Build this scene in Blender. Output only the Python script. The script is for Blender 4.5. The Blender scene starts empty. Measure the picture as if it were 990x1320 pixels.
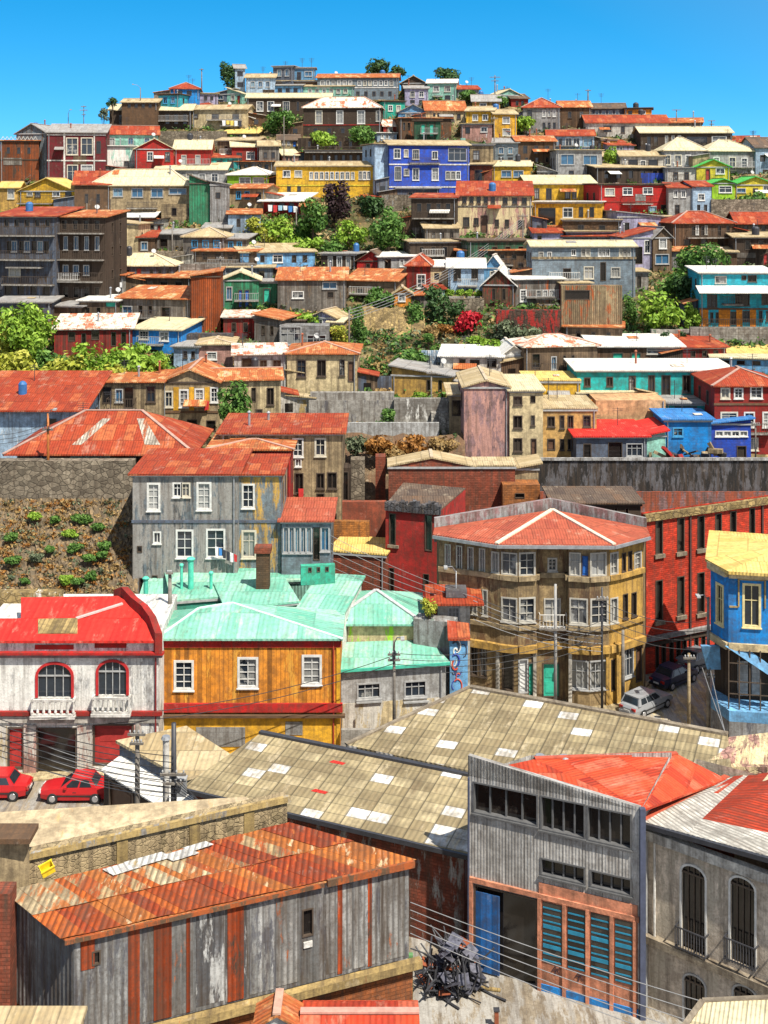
import bpy, bmesh, math, random
from mathutils import Vector, Matrix
random.seed(7)
SC = bpy.context.scene
COL = SC.collection
F, CX, CY, ZC = 1600.0, 495.0, 250.0, 36.0
R = math.radians

def P(x, y, D):
    return Vector(((x - CX) / F * D, D, ZC - (y - CY) / F * D))

def lerp_tab(tab, v):
    if v <= tab[0][0]: return tab[0][1]
    for (a, fa), (b, fb) in zip(tab, tab[1:]):
        if v <= b: return fa + (fb - fa) * (v - a) / (b - a)
    return tab[-1][1]

HILL = [(125, 12.7), (133, 15.2), (143, 18.1), (155, 21.5), (168, 25.5), (182, 30.3), (196, 36.0), (212, 42.6), (228, 50.2), (240, 56.2), (252, 61)]
TAB_R = [(0, 0), (103, 0), (109, 6), (113, 7.2), (115, 10.2)] + HILL
TAB_L = [(0, 0), (84, 0), (88, 4.5), (93, 6.8), (100, 10.4), (115, 11.4)] + HILL
CREST = [(-200, 200), (0, 212), (60, 212), (135, 217), (200, 225), (300, 237), (500, 240), (600, 239), (680, 232), (760, 228), (870, 222), (990, 215), (1300, 200)]

def terrain(X, Y):
    if Y < 40: return 0.0
    x = CX + F * X / Y
    dc = lerp_tab(CREST, x)
    d = min(Y, dc)
    t = min(1, max(0, (x - 418) / 36.0))
    if d > 112: t = min(1, max(0, (x - 430) / 130.0))
    z = lerp_tab(TAB_L, d) * (1 - t) + lerp_tab(TAB_R, d) * t
    if Y > dc: z = max(0, z - 0.12 * (Y - dc) - 0.004 * (Y - dc) ** 2)
    return z

def ground_D(x, y):
    k = (x - CX) / F; m = (y - CY) / F
    D = 70.0
    dc = lerp_tab(CREST, x)
    while D < dc:
        if ZC - m * D <= terrain(k * D, D): return D
        D += 0.25
    return dc

# ------------------------------------------------------------------ meshes
class MB:
    def __init__(s): s.v = []; s.f = []; s.m = []
    def face(s, pts, m=0):
        n = len(s.v); s.v += [tuple(p) for p in pts]; s.f.append(tuple(range(n, n + len(pts)))); s.m.append(m)
    def hexa(s, b, t, m=0):           # b, t: matching rings, b seen from above counter-clockwise
        n = len(s.v); k = len(b)
        s.v += [tuple(p) for p in b] + [tuple(p) for p in t]
        s.f.append(tuple(n + i for i in reversed(range(k)))); s.m.append(m)
        s.f.append(tuple(n + k + i for i in range(k))); s.m.append(m)
        for i in range(k):
            j = (i + 1) % k
            s.f.append((n + i, n + j, n + k + j, n + k + i)); s.m.append(m)
    def box(s, x0, y0, z0, x1, y1, z1, m=0):
        s.hexa([(x0, y0, z0), (x1, y0, z0), (x1, y1, z0), (x0, y1, z0)], [(x0, y0, z1), (x1, y0, z1), (x1, y1, z1), (x0, y1, z1)], m)
    def slab(s, pts, t, m=0):         # polygon pts (ccw from above) with thickness t downwards
        s.hexa([Vector(p) - Vector((0, 0, t)) for p in pts], pts, m)
    def beam(s, a, b, w, h, m=0):     # box along a-b
        a = Vector(a); b = Vector(b); d = (b - a).normalized()
        up = Vector((0, 0, 1)) if abs(d.z) < .95 else Vector((0, 1, 0))
        r = d.cross(up).normalized(); u = r.cross(d)
        q = [(-w / 2, -h / 2), (w / 2, -h / 2), (w / 2, h / 2), (-w / 2, h / 2)]
        ra = [a + r * i + u * j for i, j in q]; rb = [b + r * i + u * j for i, j in q]
        s.hexa(ra, rb, m)
    def tube(s, pts, rad, n=6, m=0, cap=True):
        pts = [Vector(p) for p in pts]; rads = rad if isinstance(rad, (list, tuple)) else [rad] * len(pts)
        base = len(s.v); pr = None
        for i, p in enumerate(pts):
            d = (pts[min(i + 1, len(pts) - 1)] - pts[max(i - 1, 0)]).normalized()
            if pr is None:
                up = Vector((0, 0, 1)) if abs(d.z) < .9 else Vector((1, 0, 0))
                r = d.cross(up).normalized()
            else:
                r = (pr - d * pr.dot(d)).normalized()
            pr = r; u = d.cross(r)
            for k in range(n):
                a = 2 * math.pi * k / n
                s.v.append(tuple(p + (r * math.cos(a) + u * math.sin(a)) * rads[i]))
        for i in range(len(pts) - 1):
            for k in range(n):
                a = base + i * n + k; b = base + i * n + (k + 1) % n
                s.f.append((a, b, b + n, a + n)); s.m.append(m)
        if cap:
            s.f.append(tuple(base + k for k in reversed(range(n)))); s.m.append(m)
            s.f.append(tuple(base + (len(pts) - 1) * n + k for k in range(n))); s.m.append(m)
    def build(s, name, mats, parent=None, off=None, uv=True, smooth=False, udir=None):
        me = bpy.data.meshes.new(name)
        o3 = Vector(off) if off is not None else Vector((0, 0, 0))
        vs = [(v[0] - o3.x, v[1] - o3.y, v[2] - o3.z) for v in s.v]
        me.from_pydata(vs, [], s.f)
        mats = mats if isinstance(mats, (list, tuple)) else [mats]
        for m in mats: me.materials.append(m)
        if len(mats) > 1: me.polygons.foreach_set('material_index', s.m)
        if uv: do_uv(me, udir)
        if smooth: me.polygons.foreach_set('use_smooth', [True] * len(me.polygons))
        me.update()
        o = bpy.data.objects.new(name, me); COL.objects.link(o)
        if parent is not None: o.parent = parent
        return o

def do_uv(me, udir=None):
    uvl = me.uv_layers.new(name='UVMap')
    dat = [0.0] * (2 * len(me.loops))
    vs = me.vertices; lv = me.loops
    for p in me.polygons:
        n = p.normal
        if udir is not None and abs(n.z) > .5:
            u = Vector(udir).normalized(); v = Vector((-u.y, u.x, 0))
        elif n.z > .9995 or n.z < -.9995:
            u = Vector((1, 0, 0)); v = Vector((0, 1, 0))
        else:
            u = Vector((-n.y, n.x, 0)).normalized(); v = n.cross(u)
        for li in p.loop_indices:
            c = vs[lv[li].vertex_index].co
            dat[2 * li] = c.dot(u); dat[2 * li + 1] = c.dot(v)
    uvl.data.foreach_set('uv', dat)

def tag(o, label=None, cat=None, group=None, kind=None):
    if label and len(label.split()) > 16: print('LONG LABEL', len(label.split()), label)
    if label: o['label'] = label
    if cat: o['category'] = cat
    if group: o['group'] = group
    if kind: o['kind'] = kind
    return o

def empty(name, loc, rz=0):
    o = bpy.data.objects.new(name, None); o.empty_display_size = .3
    o.location = loc; o.rotation_euler = (0, 0, rz); COL.objects.link(o); return o

def copy_tree(o, parent=None):
    c = o.copy(); COL.objects.link(c)
    if parent is not None: c.parent = parent
    for ch in list(o.children): copy_tree(ch, c)
    return c

# ------------------------------------------------------------------ materials
PAL = dict(
    blue=(.025, .085, .50), paleblue=(.40, .55, .70), skyblue=(.16, .40, .66), cyan=(.03, .42, .52), teal=(.02, .42, .40), mint=(.30, .62, .50),
    brightblue=(.012, .27, .72), yellow=(.72, .42, .03), ochre=(.55, .33, .08), lemon=(.72, .58, .05), orange=(.85, .31, .035), amber=(.75, .40, .03),
    cream=(.66, .53, .30), tan=(.42, .32, .18), peach=(.68, .40, .20), white=(.74, .72, .66), offwhite=(.58, .55, .48), grey=(.33, .33, .32), lgrey=(.45, .45, .43),
    dgrey=(.12, .12, .13), slate=(.11, .14, .19), brown=(.15, .085, .045), dbrown=(.06, .042, .03), maroon=(.15, .012, .02), red=(.48, .02, .018), dred=(.34, .022, .018),
    rust=(.36, .09, .025), pink=(.50, .27, .22), mauve=(.33, .20, .20), lilac=(.42, .40, .56), green=(.04, .28, .14), dgreen=(.025, .12, .065), lime=(.33, .60, .03),
    greyblue=(.22, .28, .32), stone=(.30, .25, .18), concrete=(.36, .34, .30), straw=(.42, .30, .12), earth=(.26, .18, .10), brick=(.34, .085, .045), redbrick=(.74, .06, .025),
    black=(.02, .02, .02), wood=(.22, .15, .09), greywood=(.24, .22, .19), purple=(.16, .08, .2), turq=(.02, .45, .33))
MATS = {}

class NT:
    def __init__(s, name):
        s.mat = bpy.data.materials.new(name); s.mat.use_nodes = True
        s.t = s.mat.node_tree; s.t.nodes.clear()
        s.out = s.n('ShaderNodeOutputMaterial'); s.b = s.n('ShaderNodeBsdfPrincipled')
        s.l(s.b.outputs[0], s.out.inputs[0])
    def n(s, typ, **kw):
        nd = s.t.nodes.new(typ)
        for k, v in kw.items(): setattr(nd, k, v)
        return nd
    def l(s, a, b): s.t.links.new(a, b)
    def val(s, inp, v):
        if isinstance(v, bpy.types.NodeSocket): s.l(v, inp)
        elif v is not None: inp.default_value = v
    def math(s, op, a, b=None, c=None):
        nd = s.n('ShaderNodeMath', operation=op); s.val(nd.inputs[0], a)
        if b is not None: s.val(nd.inputs[1], b)
        if c is not None: s.val(nd.inputs[2], c)
        return nd.outputs[0]
    def vmath(s, op, a, b=None):
        nd = s.n('ShaderNodeVectorMath', operation=op); s.val(nd.inputs[0], a)
        if b is not None: s.val(nd.inputs[1], b)
        return nd.outputs[0]
    def noise(s, vec, scale, detail=4, rough=.6):
        nd = s.n('ShaderNodeTexNoise'); s.l(vec, nd.inputs['Vector']); nd.inputs['Scale'].default_value = scale
        nd.inputs['Detail'].default_value = detail; nd.inputs['Roughness'].default_value = rough
        return nd.outputs['Fac']
    def ramp(s, fac, stops, const=False):
        nd = s.n('ShaderNodeValToRGB'); s.l(fac, nd.inputs[0]); cr = nd.color_ramp
        if const: cr.interpolation = 'CONSTANT'
        while len(cr.elements) < len(stops): cr.elements.new(.5)
        for e, (p, c) in zip(cr.elements, stops):
            e.position = p; e.color = (c, c, c, 1) if isinstance(c, (int, float)) else (*c[:3], 1)
        return nd.outputs[0]
    def mix(s, fac, a, b, mode='MIX'):
        nd = s.n('ShaderNodeMix', data_type='RGBA', blend_type=mode, clamp_factor=True)
        s.val(nd.inputs[0], fac)
        for inp, v in ((nd.inputs[6], a), (nd.inputs[7], b)):
            if isinstance(v, (tuple, list)): inp.default_value = (*v[:3], 1)
            else: s.l(v, inp)
        return nd.outputs[2]
    def uv(s, rnd=True):
        tc = s.n('ShaderNodeTexCoord')
        if not rnd: return tc.outputs['UV']
        oi = s.n('ShaderNodeObjectInfo'); c = s.n('ShaderNodeCombineXYZ')
        r = s.math('MULTIPLY', oi.outputs['Random'], 91.0)
        s.l(r, c.inputs[2])
        return s.vmath('ADD', tc.outputs['UV'], c.outputs[0])
    def scale(s, vec, xyz): return s.vmath('MULTIPLY', vec, xyz)
    def bump(s, h, strength=.5, dist=.05):
        nd = s.n('ShaderNodeBump'); s.l(h, nd.inputs['Height']); nd.inputs['Strength'].default_value = strength
        nd.inputs['Distance'].default_value = dist; s.l(nd.outputs[0], s.b.inputs['Normal'])
    def fin(s, col, rough=.8, spec=.3, metal=0):
        s.val(s.b.inputs['Base Color'], (*col, 1) if isinstance(col, (tuple, list)) else col)
        s.val(s.b.inputs['Roughness'], rough); s.b.inputs['Specular IOR Level'].default_value = spec
        s.b.inputs['Metallic'].default_value = metal
        return s.mat

def mul(c, k): return tuple(min(.95, x * k) for x in c)
def mixc(a, b, t): return tuple(x * (1 - t) + y * t for x, y in zip(a, b))
def col(c): return PAL[c] if isinstance(c, str) else c

def wall(c, kind='stucco', grime=.5, peel=None, peelamt=.40, gcol=(.07, .05, .035)):
    """painted wall: kind stucco | clap | board | corr | brick | stone | block"""
    key = ('wall', c, kind, grime, peel, peelamt)
    if key in MATS: return MATS[key]
    N = NT(f'{c if isinstance(c, str) else "paint"}_{kind}'); base = col(c)
    uv = N.uv()
    n1 = N.noise(uv, .45, 6, .7)
    n2 = N.noise(uv, 2.2, 5, .65); grime = min(1, grime * 1.12)
    colr = N.ramp(n1, [(.3, mul(base, .48)), (.5, mul(base, .92)), (.7, mul(base, 1.2))])
    colr = N.mix(N.ramp(n2, [(.42, 0), (.60, .55)]), colr, mixc(mul(base, .42), (.10, .07, .05), .35))
    bl = N.noise(N.scale(uv, (1, .7, 1)), 1.1, 7, .75); colr = N.mix(N.ramp(bl, [(.60, 0), (.66, min(.8, grime * .75))]), colr, mixc(mul(base, 1.15), (.42, .38, .32), .5))
    h = None
    sx = N.n('ShaderNodeSeparateXYZ'); N.l(uv, sx.inputs[0]); U, V = sx.outputs[0], sx.outputs[1]
    if kind == 'board' or kind == 'corrp':
        wn = N.n('ShaderNodeTexWhiteNoise', noise_dimensions='1D')
        N.l(N.math('FLOOR', N.math('DIVIDE', U, .28 if kind == 'board' else .8)), wn.inputs['W'])
        colr = N.mix(1, colr, N.ramp(wn.outputs[0], [(0, .45), (.5, .9), (1, 1.0)]), 'MULTIPLY')
    if kind == 'board':
        fr = N.math('FRACT', N.math('DIVIDE', U, .28)); h = N.math('GREATER_THAN', fr, .1)
        colr = N.mix(h, mul(base, .35), colr)
    if kind == 'clap':
        h = N.math('FRACT', N.math('DIVIDE', V, .3))
        colr = N.mix(N.math('LESS_THAN', h, .14), colr, mul(base, .6))
    if kind == 'sheet':
        wn = N.n('ShaderNodeTexWhiteNoise', noise_dimensions='1D'); N.l(N.math('FLOOR', N.math('DIVIDE', U, .9)), wn.inputs['W'])
        colr = N.mix(1, colr, N.ramp(wn.outputs[0], [(0, .72), (1, 1.08)]), 'MULTIPLY')
        fr = N.math('FRACT', N.math('DIVIDE', U, .9)); colr = N.mix(N.math('LESS_THAN', fr, .05), colr, mul(base, .35))
        h = N.math('MULTIPLY', N.math('SINE', N.math('MULTIPLY', U, 2 * math.pi / .15)), .35)
        fs = N.noise(N.scale(uv, (9, .35, 1)), 1.0, 4, .7); colr = N.mix(N.ramp(fs, [(.45, 0), (.7, .6)]), colr, mul(base, .4))
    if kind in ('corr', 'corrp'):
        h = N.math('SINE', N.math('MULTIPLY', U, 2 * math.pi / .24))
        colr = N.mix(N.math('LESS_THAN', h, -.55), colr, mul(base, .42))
    if kind in ('brick', 'block'):
        bt = N.n('ShaderNodeTexBrick'); N.l(uv, bt.inputs['Vector'])
        bt.inputs['Scale'].default_value = 1; bt.inputs['Brick Width'].default_value = .42 if kind == 'brick' else .6
        bt.inputs['Row Height'].default_value = .15 if kind == 'brick' else .3
        bt.inputs['Mortar Size'].default_value = .018; bt.inputs['Color1'].default_value = (1, 1, 1, 1)
        bt.inputs['Color2'].default_value = (.62, .62, .62, 1); bt.inputs['Mortar'].default_value = (.55, .52, .5, 1)
        colr = N.mix(1, colr, bt.outputs['Color'], 'MULTIPLY'); h = N.math('SUBTRACT', 1, bt.outputs['Fac'])
    if kind in ('stone', 'rubble'):
        ss = 1.9 if kind == 'stone' else 3.6
        dn = N.vmath('ADD', N.scale(uv, (1, 1.35, 1)), N.scale(N.vmath('ADD', N.scale(uv, (0, 0, 0)), n2), (.25, .25, 0))); vo = N.n('ShaderNodeTexVoronoi', feature='F1'); N.l(dn, vo.inputs['Vector']); vo.inputs['Scale'].default_value = ss
        ve = N.n('ShaderNodeTexVoronoi', feature='DISTANCE_TO_EDGE'); N.l(dn, ve.inputs['Vector']); ve.inputs['Scale'].default_value = ss
        sc = N.n('ShaderNodeSeparateColor'); N.l(vo.outputs['Color'], sc.inputs[0])
        colr = N.mix(1, colr, N.ramp(sc.outputs[0], [(0, .55), (1, 1.2)]), 'MULTIPLY')
        h = N.ramp(ve.outputs[0], [(0, 0), (.10, 1)]); colr = N.mix(h, mul(base, .3), colr)
    if peel is not None:
        pn = N.noise(N.scale(uv, (1.6, .35, 1)), .9, 7, .75)
        a = 1 - peelamt
        colr = N.mix(N.ramp(pn, [(a - .04, 0), (a + .02, 1)]), colr, N.mix(n2, mul(col(peel), .6), mul(col(peel), 1.3)))
    st = N.noise(N.scale(uv, (2.6, .16, 1)), 1.2, 6, .7)
    colr = N.mix(N.ramp(st, [(.45, 0), (.66, grime)]), colr, gcol)
    fine = N.noise(uv, 9, 4, .7)
    colr = N.mix(N.ramp(fine, [(.48, 0), (.70, .5 * grime + .05)]), colr, gcol)
    hh = N.math('ADD', N.math('MULTIPLY', fine, .5), h) if h is not None else fine
    N.bump(hh, .6, .04 if h is not None else .03)
    m = N.fin(colr, .85, .2)
    MATS[key] = m; return m

ROOFS = dict(
    red=[(0, (.14, .022, .012)), (.3, (.34, .050, .015)), (.6, (.27, .036, .013)), (.85, (.44, .12, .04)), (1, (.20, .028, .014))],
    brightred=[(0, (.26, .022, .012)), (.35, (.50, .05, .016)), (.7, (.55, .075, .025)), (.88, (.50, .13, .07)), (1, (.36, .04, .018))],
    crimson=[(0, (.50, .015, .012)), (.5, (.58, .03, .02)), (1, (.46, .02, .015))],
    rust=[(0, (.22, .05, .015)), (.25, (.42, .12, .03)), (.5, (.34, .07, .02)), (.75, (.55, .26, .09)), (.9, (.60, .45, .28)), (1, (.30, .07, .02))],
    rustwhite=[(0, (.34, .07, .02)), (.35, (.45, .12, .04)), (.5, (.65, .60, .5)), (.75, (.68, .63, .52)), (1, (.40, .10, .03))],
    sand=[(0, (.46, .34, .18)), (.4, (.58, .46, .27)), (.8, (.64, .53, .34)), (1, (.50, .33, .16))],
    tan=[(0, (.30, .22, .11)), (.4, (.42, .32, .17)), (.8, (.50, .40, .24)), (1, (.36, .26, .13))],
    cream=[(0, (.55, .47, .28)), (.5, (.62, .54, .34)), (1, (.5, .42, .25))],
    white=[(0, (.62, .60, .54)), (.5, (.72, .70, .64)), (1, (.58, .53, .45))],
    grey=[(0, (.22, .21, .20)), (.5, (.33, .32, .30)), (1, (.27, .24, .21))],
    dark=[(0, (.07, .05, .04)), (.5, (.12, .085, .06)), (1, (.16, .09, .05))],
    mint=[(0, (.10, .36, .25)), (.35, (.19, .46, .34)), (.7, (.27, .52, .40)), (.9, (.34, .48, .34)), (1, (.15, .42, .30))],
    pinkred=[(0, (.32, .065, .035)), (.5, (.42, .10, .05)), (1, (.26, .05, .03))],
    yellow=[(0, (.62, .42, .10)), (.5, (.70, .50, .16)), (1, (.55, .36, .08))],
    green=[(0, (.05, .38, .06)), (.5, (.08, .48, .1)), (1, (.05, .42, .05))],
    cement=[(0, (.25, .195, .105)), (.3, (.33, .265, .145)), (.55, (.38, .305, .17)), (.8, (.44, .36, .21)), (.86, (.74, .72, .68)), (1, (.74, .72, .68))],
    blue=[(0, (.03, .15, .42)), (1, (.05, .22, .5))])

def roofm(c, cw=.85, cl=2.2, streak=.5, spots=None):
    key = ('roof', c, cw, cl)
    if key in MATS: return MATS[key]
    N = NT(f'{c}_roofing'); uv = N.uv()
    s0 = N.n('ShaderNodeSeparateXYZ'); N.l(uv, s0.inputs[0]); rown = N.n('ShaderNodeTexWhiteNoise', noise_dimensions='1D')
    N.l(N.math('FLOOR', N.math('DIVIDE', s0.outputs[1], cl)), rown.inputs['W'])
    if c != 'cement':
        off = N.n('ShaderNodeCombineXYZ'); N.l(N.math('MULTIPLY', rown.outputs[0], cw), off.inputs[0]); uv = N.vmath('ADD', uv, off.outputs[0])
    snap = N.vmath('FLOOR', N.vmath('DIVIDE', uv, (cw, cl, 50.0)))
    wn = N.n('ShaderNodeTexWhiteNoise', noise_dimensions='3D')
    oi = N.n('ShaderNodeObjectInfo'); cc = N.n('ShaderNodeCombineXYZ'); N.l(oi.outputs['Random'], cc.inputs[2])
    N.l(N.vmath('ADD', snap, cc.outputs[0]), wn.inputs['Vector'])
    w = wn.outputs[0]
    n1 = N.noise(uv, .5, 6, .7); n2 = N.noise(uv, 3.1, 5, .65)
    mixy = c in ('rustwhite', 'rust', 'redwhite'); nm = N.noise(N.scale(uv, (1.2, .6, 1)), .9, 6, .7)
    fac = N.math('ADD', N.math('MULTIPLY', w, .34 if mixy else .72), N.math('MULTIPLY', N.math('SUBTRACT', nm if mixy else n1, .32 if mixy else .36), 2.0 if mixy else 1.0)) if c != 'cement' else w
    st = ROOFS[c]
    colr = N.ramp(fac, st, const=(c == 'cement'))
    if c == 'cement':
        colr = N.mix(N.ramp(n1, [(.38, .8), (.6, 0)]), colr, (.13, .10, .055))
    avg = st[len(st) // 2][1]
    n3 = N.noise(N.scale(uv, (1.3, .5, 1)), .8, 7, .75)
    colr = N.mix(N.ramp(n3, [(.56, 0), (.66, .7)]), colr, mixc(mul(avg, 1.25), (.50, .42, .30), .45))
    colr = N.mix(N.ramp(n3, [(.30, .75), (.40, 0)]), colr, mixc(mul(avg, .4), (.12, .05, .02), .5))
    colr = N.mix(N.ramp(n2, [(.45, 0), (.68, .55)]), colr, mul(avg, .5))
    sn = N.noise(N.scale(uv, (2.4, .22, 1)), 1.0, 6, .7)
    colr = N.mix(N.ramp(sn, [(.5, 0), (.75, streak)]), colr, (.10, .06, .035))
    colr = N.mix(N.ramp(sn, [(.22, .45), (.40, 0)]), colr, mul(avg, 1.6))
    sx = N.n('ShaderNodeSeparateXYZ'); N.l(uv, sx.inputs[0])
    fu = N.math('FRACT', N.math('DIVIDE', sx.outputs[0], cw)); fv = N.math('FRACT', N.math('DIVIDE', sx.outputs[1], cl))
    seam = N.math('MAXIMUM', N.math('LESS_THAN', fu, .06), N.math('LESS_THAN', fv, .045))
    colr = N.mix(N.math('MULTIPLY', seam, .75 if c == 'cement' else (.22 if c in ('mint', 'crimson', 'white', 'brightred') else .42)), colr, mul(avg, .18))
    cor = N.math('SINE', N.math('MULTIPLY', sx.outputs[0], 2 * math.pi / (cw / 4)))
    hh = N.math('ADD', N.math('MULTIPLY', cor, .5), N.math('ADD', n2, N.math('MULTIPLY', fv, .9)))
    N.bump(hh, .55, .05)
    m = N.fin(colr, .75, .25); MATS[key] = m; return m

def plain(name, c, rough=.6, spec=.4, metal=0, var=.25):
    key = ('plain', name, c if isinstance(c, str) else tuple(c))
    if key in MATS: return MATS[key]
    N = NT(name); base = col(c); tc = N.n('ShaderNodeTexCoord')
    n1 = N.noise(tc.outputs['Object'], 3.0, 5, .65)
    colr = N.ramp(n1, [(.3, mul(base, 1 - var)), (.7, mul(base, 1 + var))])
    m = N.fin(colr, rough, spec, metal); MATS[key] = m; return m

def glass(name='window_glass', tint=(.018, .024, .032), curtain=(.30, .30, .28), amt=.62):
    key = ('glass', name)
    if key in MATS: return MATS[key]
    N = NT(name); uv = N.uv(); oi = N.n('ShaderNodeObjectInfo')
    n1 = N.noise(uv, 1.3, 4, .6)
    f = N.ramp(N.math('ADD', oi.outputs['Random'], N.math('MULTIPLY', N.math('SUBTRACT', n1, .5), .9)), [(amt, 0), (amt + .06, 1)])
    wv = N.noise(N.scale(uv, (9, .3, 1)), 1.0, 3, .5)
    cu = N.mix(wv, mul(curtain, .45), curtain)
    colr = N.mix(f, N.mix(n1, mul(tint, .4), mul(tint, 2.0)), cu)
    m = N.fin(colr, .12, .6); MATS[key] = m; return m

G_DARK = glass(); G_BLUE = glass('bluish_glass', (.03, .09, .16), (.2, .35, .45), .75)
G_CURT = glass('curtained_glass', (.1, .1, .1), (.42, .42, .4), .2); G_HOLE = glass('dark_opening', (.012, .010, .009), (.06, .05, .04), .8)
M_FWHITE = plain('white_frame_paint', (.56, .55, .51)); M_FDARK = plain('dark_frame_wood', (.07, .05, .035)); M_FBLUE = plain('blue_frame_paint', (.05, .25, .45))
M_FCREAM = plain('cream_frame_paint', (.62, .52, .26)); M_FCREAM2 = plain('aged_cream_paint', (.50, .46, .36)); M_FGREY2 = plain('aged_grey_paint', (.38, .36, .31)); M_IRONF = plain('dark_grey_frame', (.10, .10, .10)); M_FRED = plain('red_frame_paint', (.42, .02, .02)); M_FGREY = plain('grey_frame_paint', (.32, .32, .31))
M_DOOR = plain('brown_door_wood', (.11, .055, .03)); M_GDOOR = plain('green_door_paint', (.03, .38, .26)); M_BDOOR = plain('blue_door_paint', (.02, .12, .42))
M_WDOOR = plain('white_door_paint', (.6, .6, .57)); M_RDOOR = plain('red_door_paint', (.34, .03, .025))
M_WOOD = wall('greywood', 'board', .5); M_METAL = plain('galvanised_metal', (.30, .31, .32), .5, .5, .4); M_IRON = plain('dark_iron', (.04, .04, .045), .5)
M_TRIMW = wall('white', 'stucco', .3); M_CONC = wall('concrete', 'stucco', .6)

# style: (frame material, pane material, vertical bars, horizontal bars, casing, part name)
WST = {
    'w': (M_FWHITE, G_DARK, 1, 1, .07, 'window'), 'w1': (M_FWHITE, G_DARK, 1, 0, .05, 'window'), 'w2': (M_FCREAM2, G_CURT, 1, 1, .06, 'window'), 'w3': (M_FGREY2, G_DARK, 2, 1, .07, 'window'), 'W': (M_FWHITE, G_DARK, 1, 2, .085, 'window'), 'i': (M_IRONF, G_HOLE, 3, 0, .02, 'window'), 'W1': (M_FCREAM2, G_DARK, 1, 1, .10, 'window'), 'W2': (M_FWHITE, G_CURT, 1, 3, .10, 'window'), 'q': (M_FGREY2, G_DARK, 1, 2, .07, 'window'), 'Q2': (M_FGREY2, G_CURT, 1, 1, .05, 'window'), 'd1': (M_FDARK, G_DARK, 1, 1, .05, 'window'), 'c1': (M_FGREY2, G_CURT, 0, 1, .05, 'window'), 'd': (M_FDARK, G_HOLE, 1, 0, .03, 'window'),
    'o': (M_FDARK, G_HOLE, 0, 0, .02, 'window'), 'c': (M_FWHITE, G_CURT, 1, 1, .07, 'window'), 't': (M_FGREY, G_BLUE, 1, 0, .06, 'window'),
    'b': (M_FBLUE, G_DARK, 1, 1, .07, 'window'), 'k': (M_FCREAM, G_DARK, 1, 1, .1, 'window'), 'r': (M_FRED, G_DARK, 1, 1, .12, 'window'),
    'y': (M_FGREY, G_DARK, 2, 1, .05, 'window'), '6': (M_FWHITE, G_DARK, 1, 3, .1, 'window'),
    'D': (M_FDARK, M_DOOR, 0, 0, .05, 'door'), 'E': (M_FWHITE, M_DOOR, 0, 0, .08, 'door'), 'g': (M_FDARK, M_GDOOR, 0, 0, .05, 'door'), 'B': (M_FDARK, M_BDOOR, 0, 0, .05, 'door'),
    'Q': (M_FGREY, M_WDOOR, 0, 0, .05, 'door'), 'R': (M_FDARK, M_RDOOR, 0, 0, .05, 'door'),
}
VAR = {'w': ('w', 'w', 'w1', 'w2', 'w3'), 'W': ('W', 'W', 'W1', 'W2'), 'd': ('d', 'd', 'd1'), 'c': ('c', 'c1')}
WCACHE = {}
def win_mesh(style, w, h, rec):
    key = (style, w, h, rec)
    if key in WCACHE: return WCACHE[key]
    fm, pm, nv, nh, cas, nm = WST[style]
    a = MB(); e = .05 if min(w, h) > .5 else .03
    X, Z = w / 2, h / 2
    for x0, x1, z0, z1 in ((-X - cas, -X + e, -Z - cas, Z + cas), (X - e, X + cas, -Z - cas, Z + cas), (-X + e, X - e, Z - e, Z + cas), (-X + e, X - e, -Z - cas, -Z + e)):
        a.box(x0, -.04, z0, x1, rec * .7, z1)
    if nm == 'window' and style != 'o':
        a.box(-X - cas - .05, -.12, -Z - cas - .07, X + cas + .05, .0, -Z - cas + .003)
    bw = .028 if w < 1.5 else .035
    for i in range(nv):
        x = -X + (i + 1) * w / (nv + 1); a.box(x - bw, rec * .35, -Z + e, x + bw, rec * .66, Z - e)
    for i in range(nh):
        z = -Z + (i + 1) * h / (nh + 1) + (.12 * h if nh == 1 else 0); a.box(-X + e, rec * .38, z - bw * .8, X - e, rec * .64, z + bw * .8)
    p = MB()
    if nm == 'door':
        p.box(-X + .01, rec * .72, -Z + .01, X - .01, rec * .98, Z - .01)
        for z in (-Z * .45, Z * .45):
            p.box(-X * .7, rec * .60, z - Z * .33, X * .7, rec * .73, z + Z * .33)
    else:
        p.box(-X, rec * .72, -Z, X, rec * .95, Z)
    fo = a.build(nm, fm); po = p.build('pane' if nm == 'window' else 'door_leaf', pm)
    r = (fo.data, po.data)
    bpy.data.objects.remove(fo); bpy.data.objects.remove(po)
    WCACHE[key] = r; return r

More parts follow.
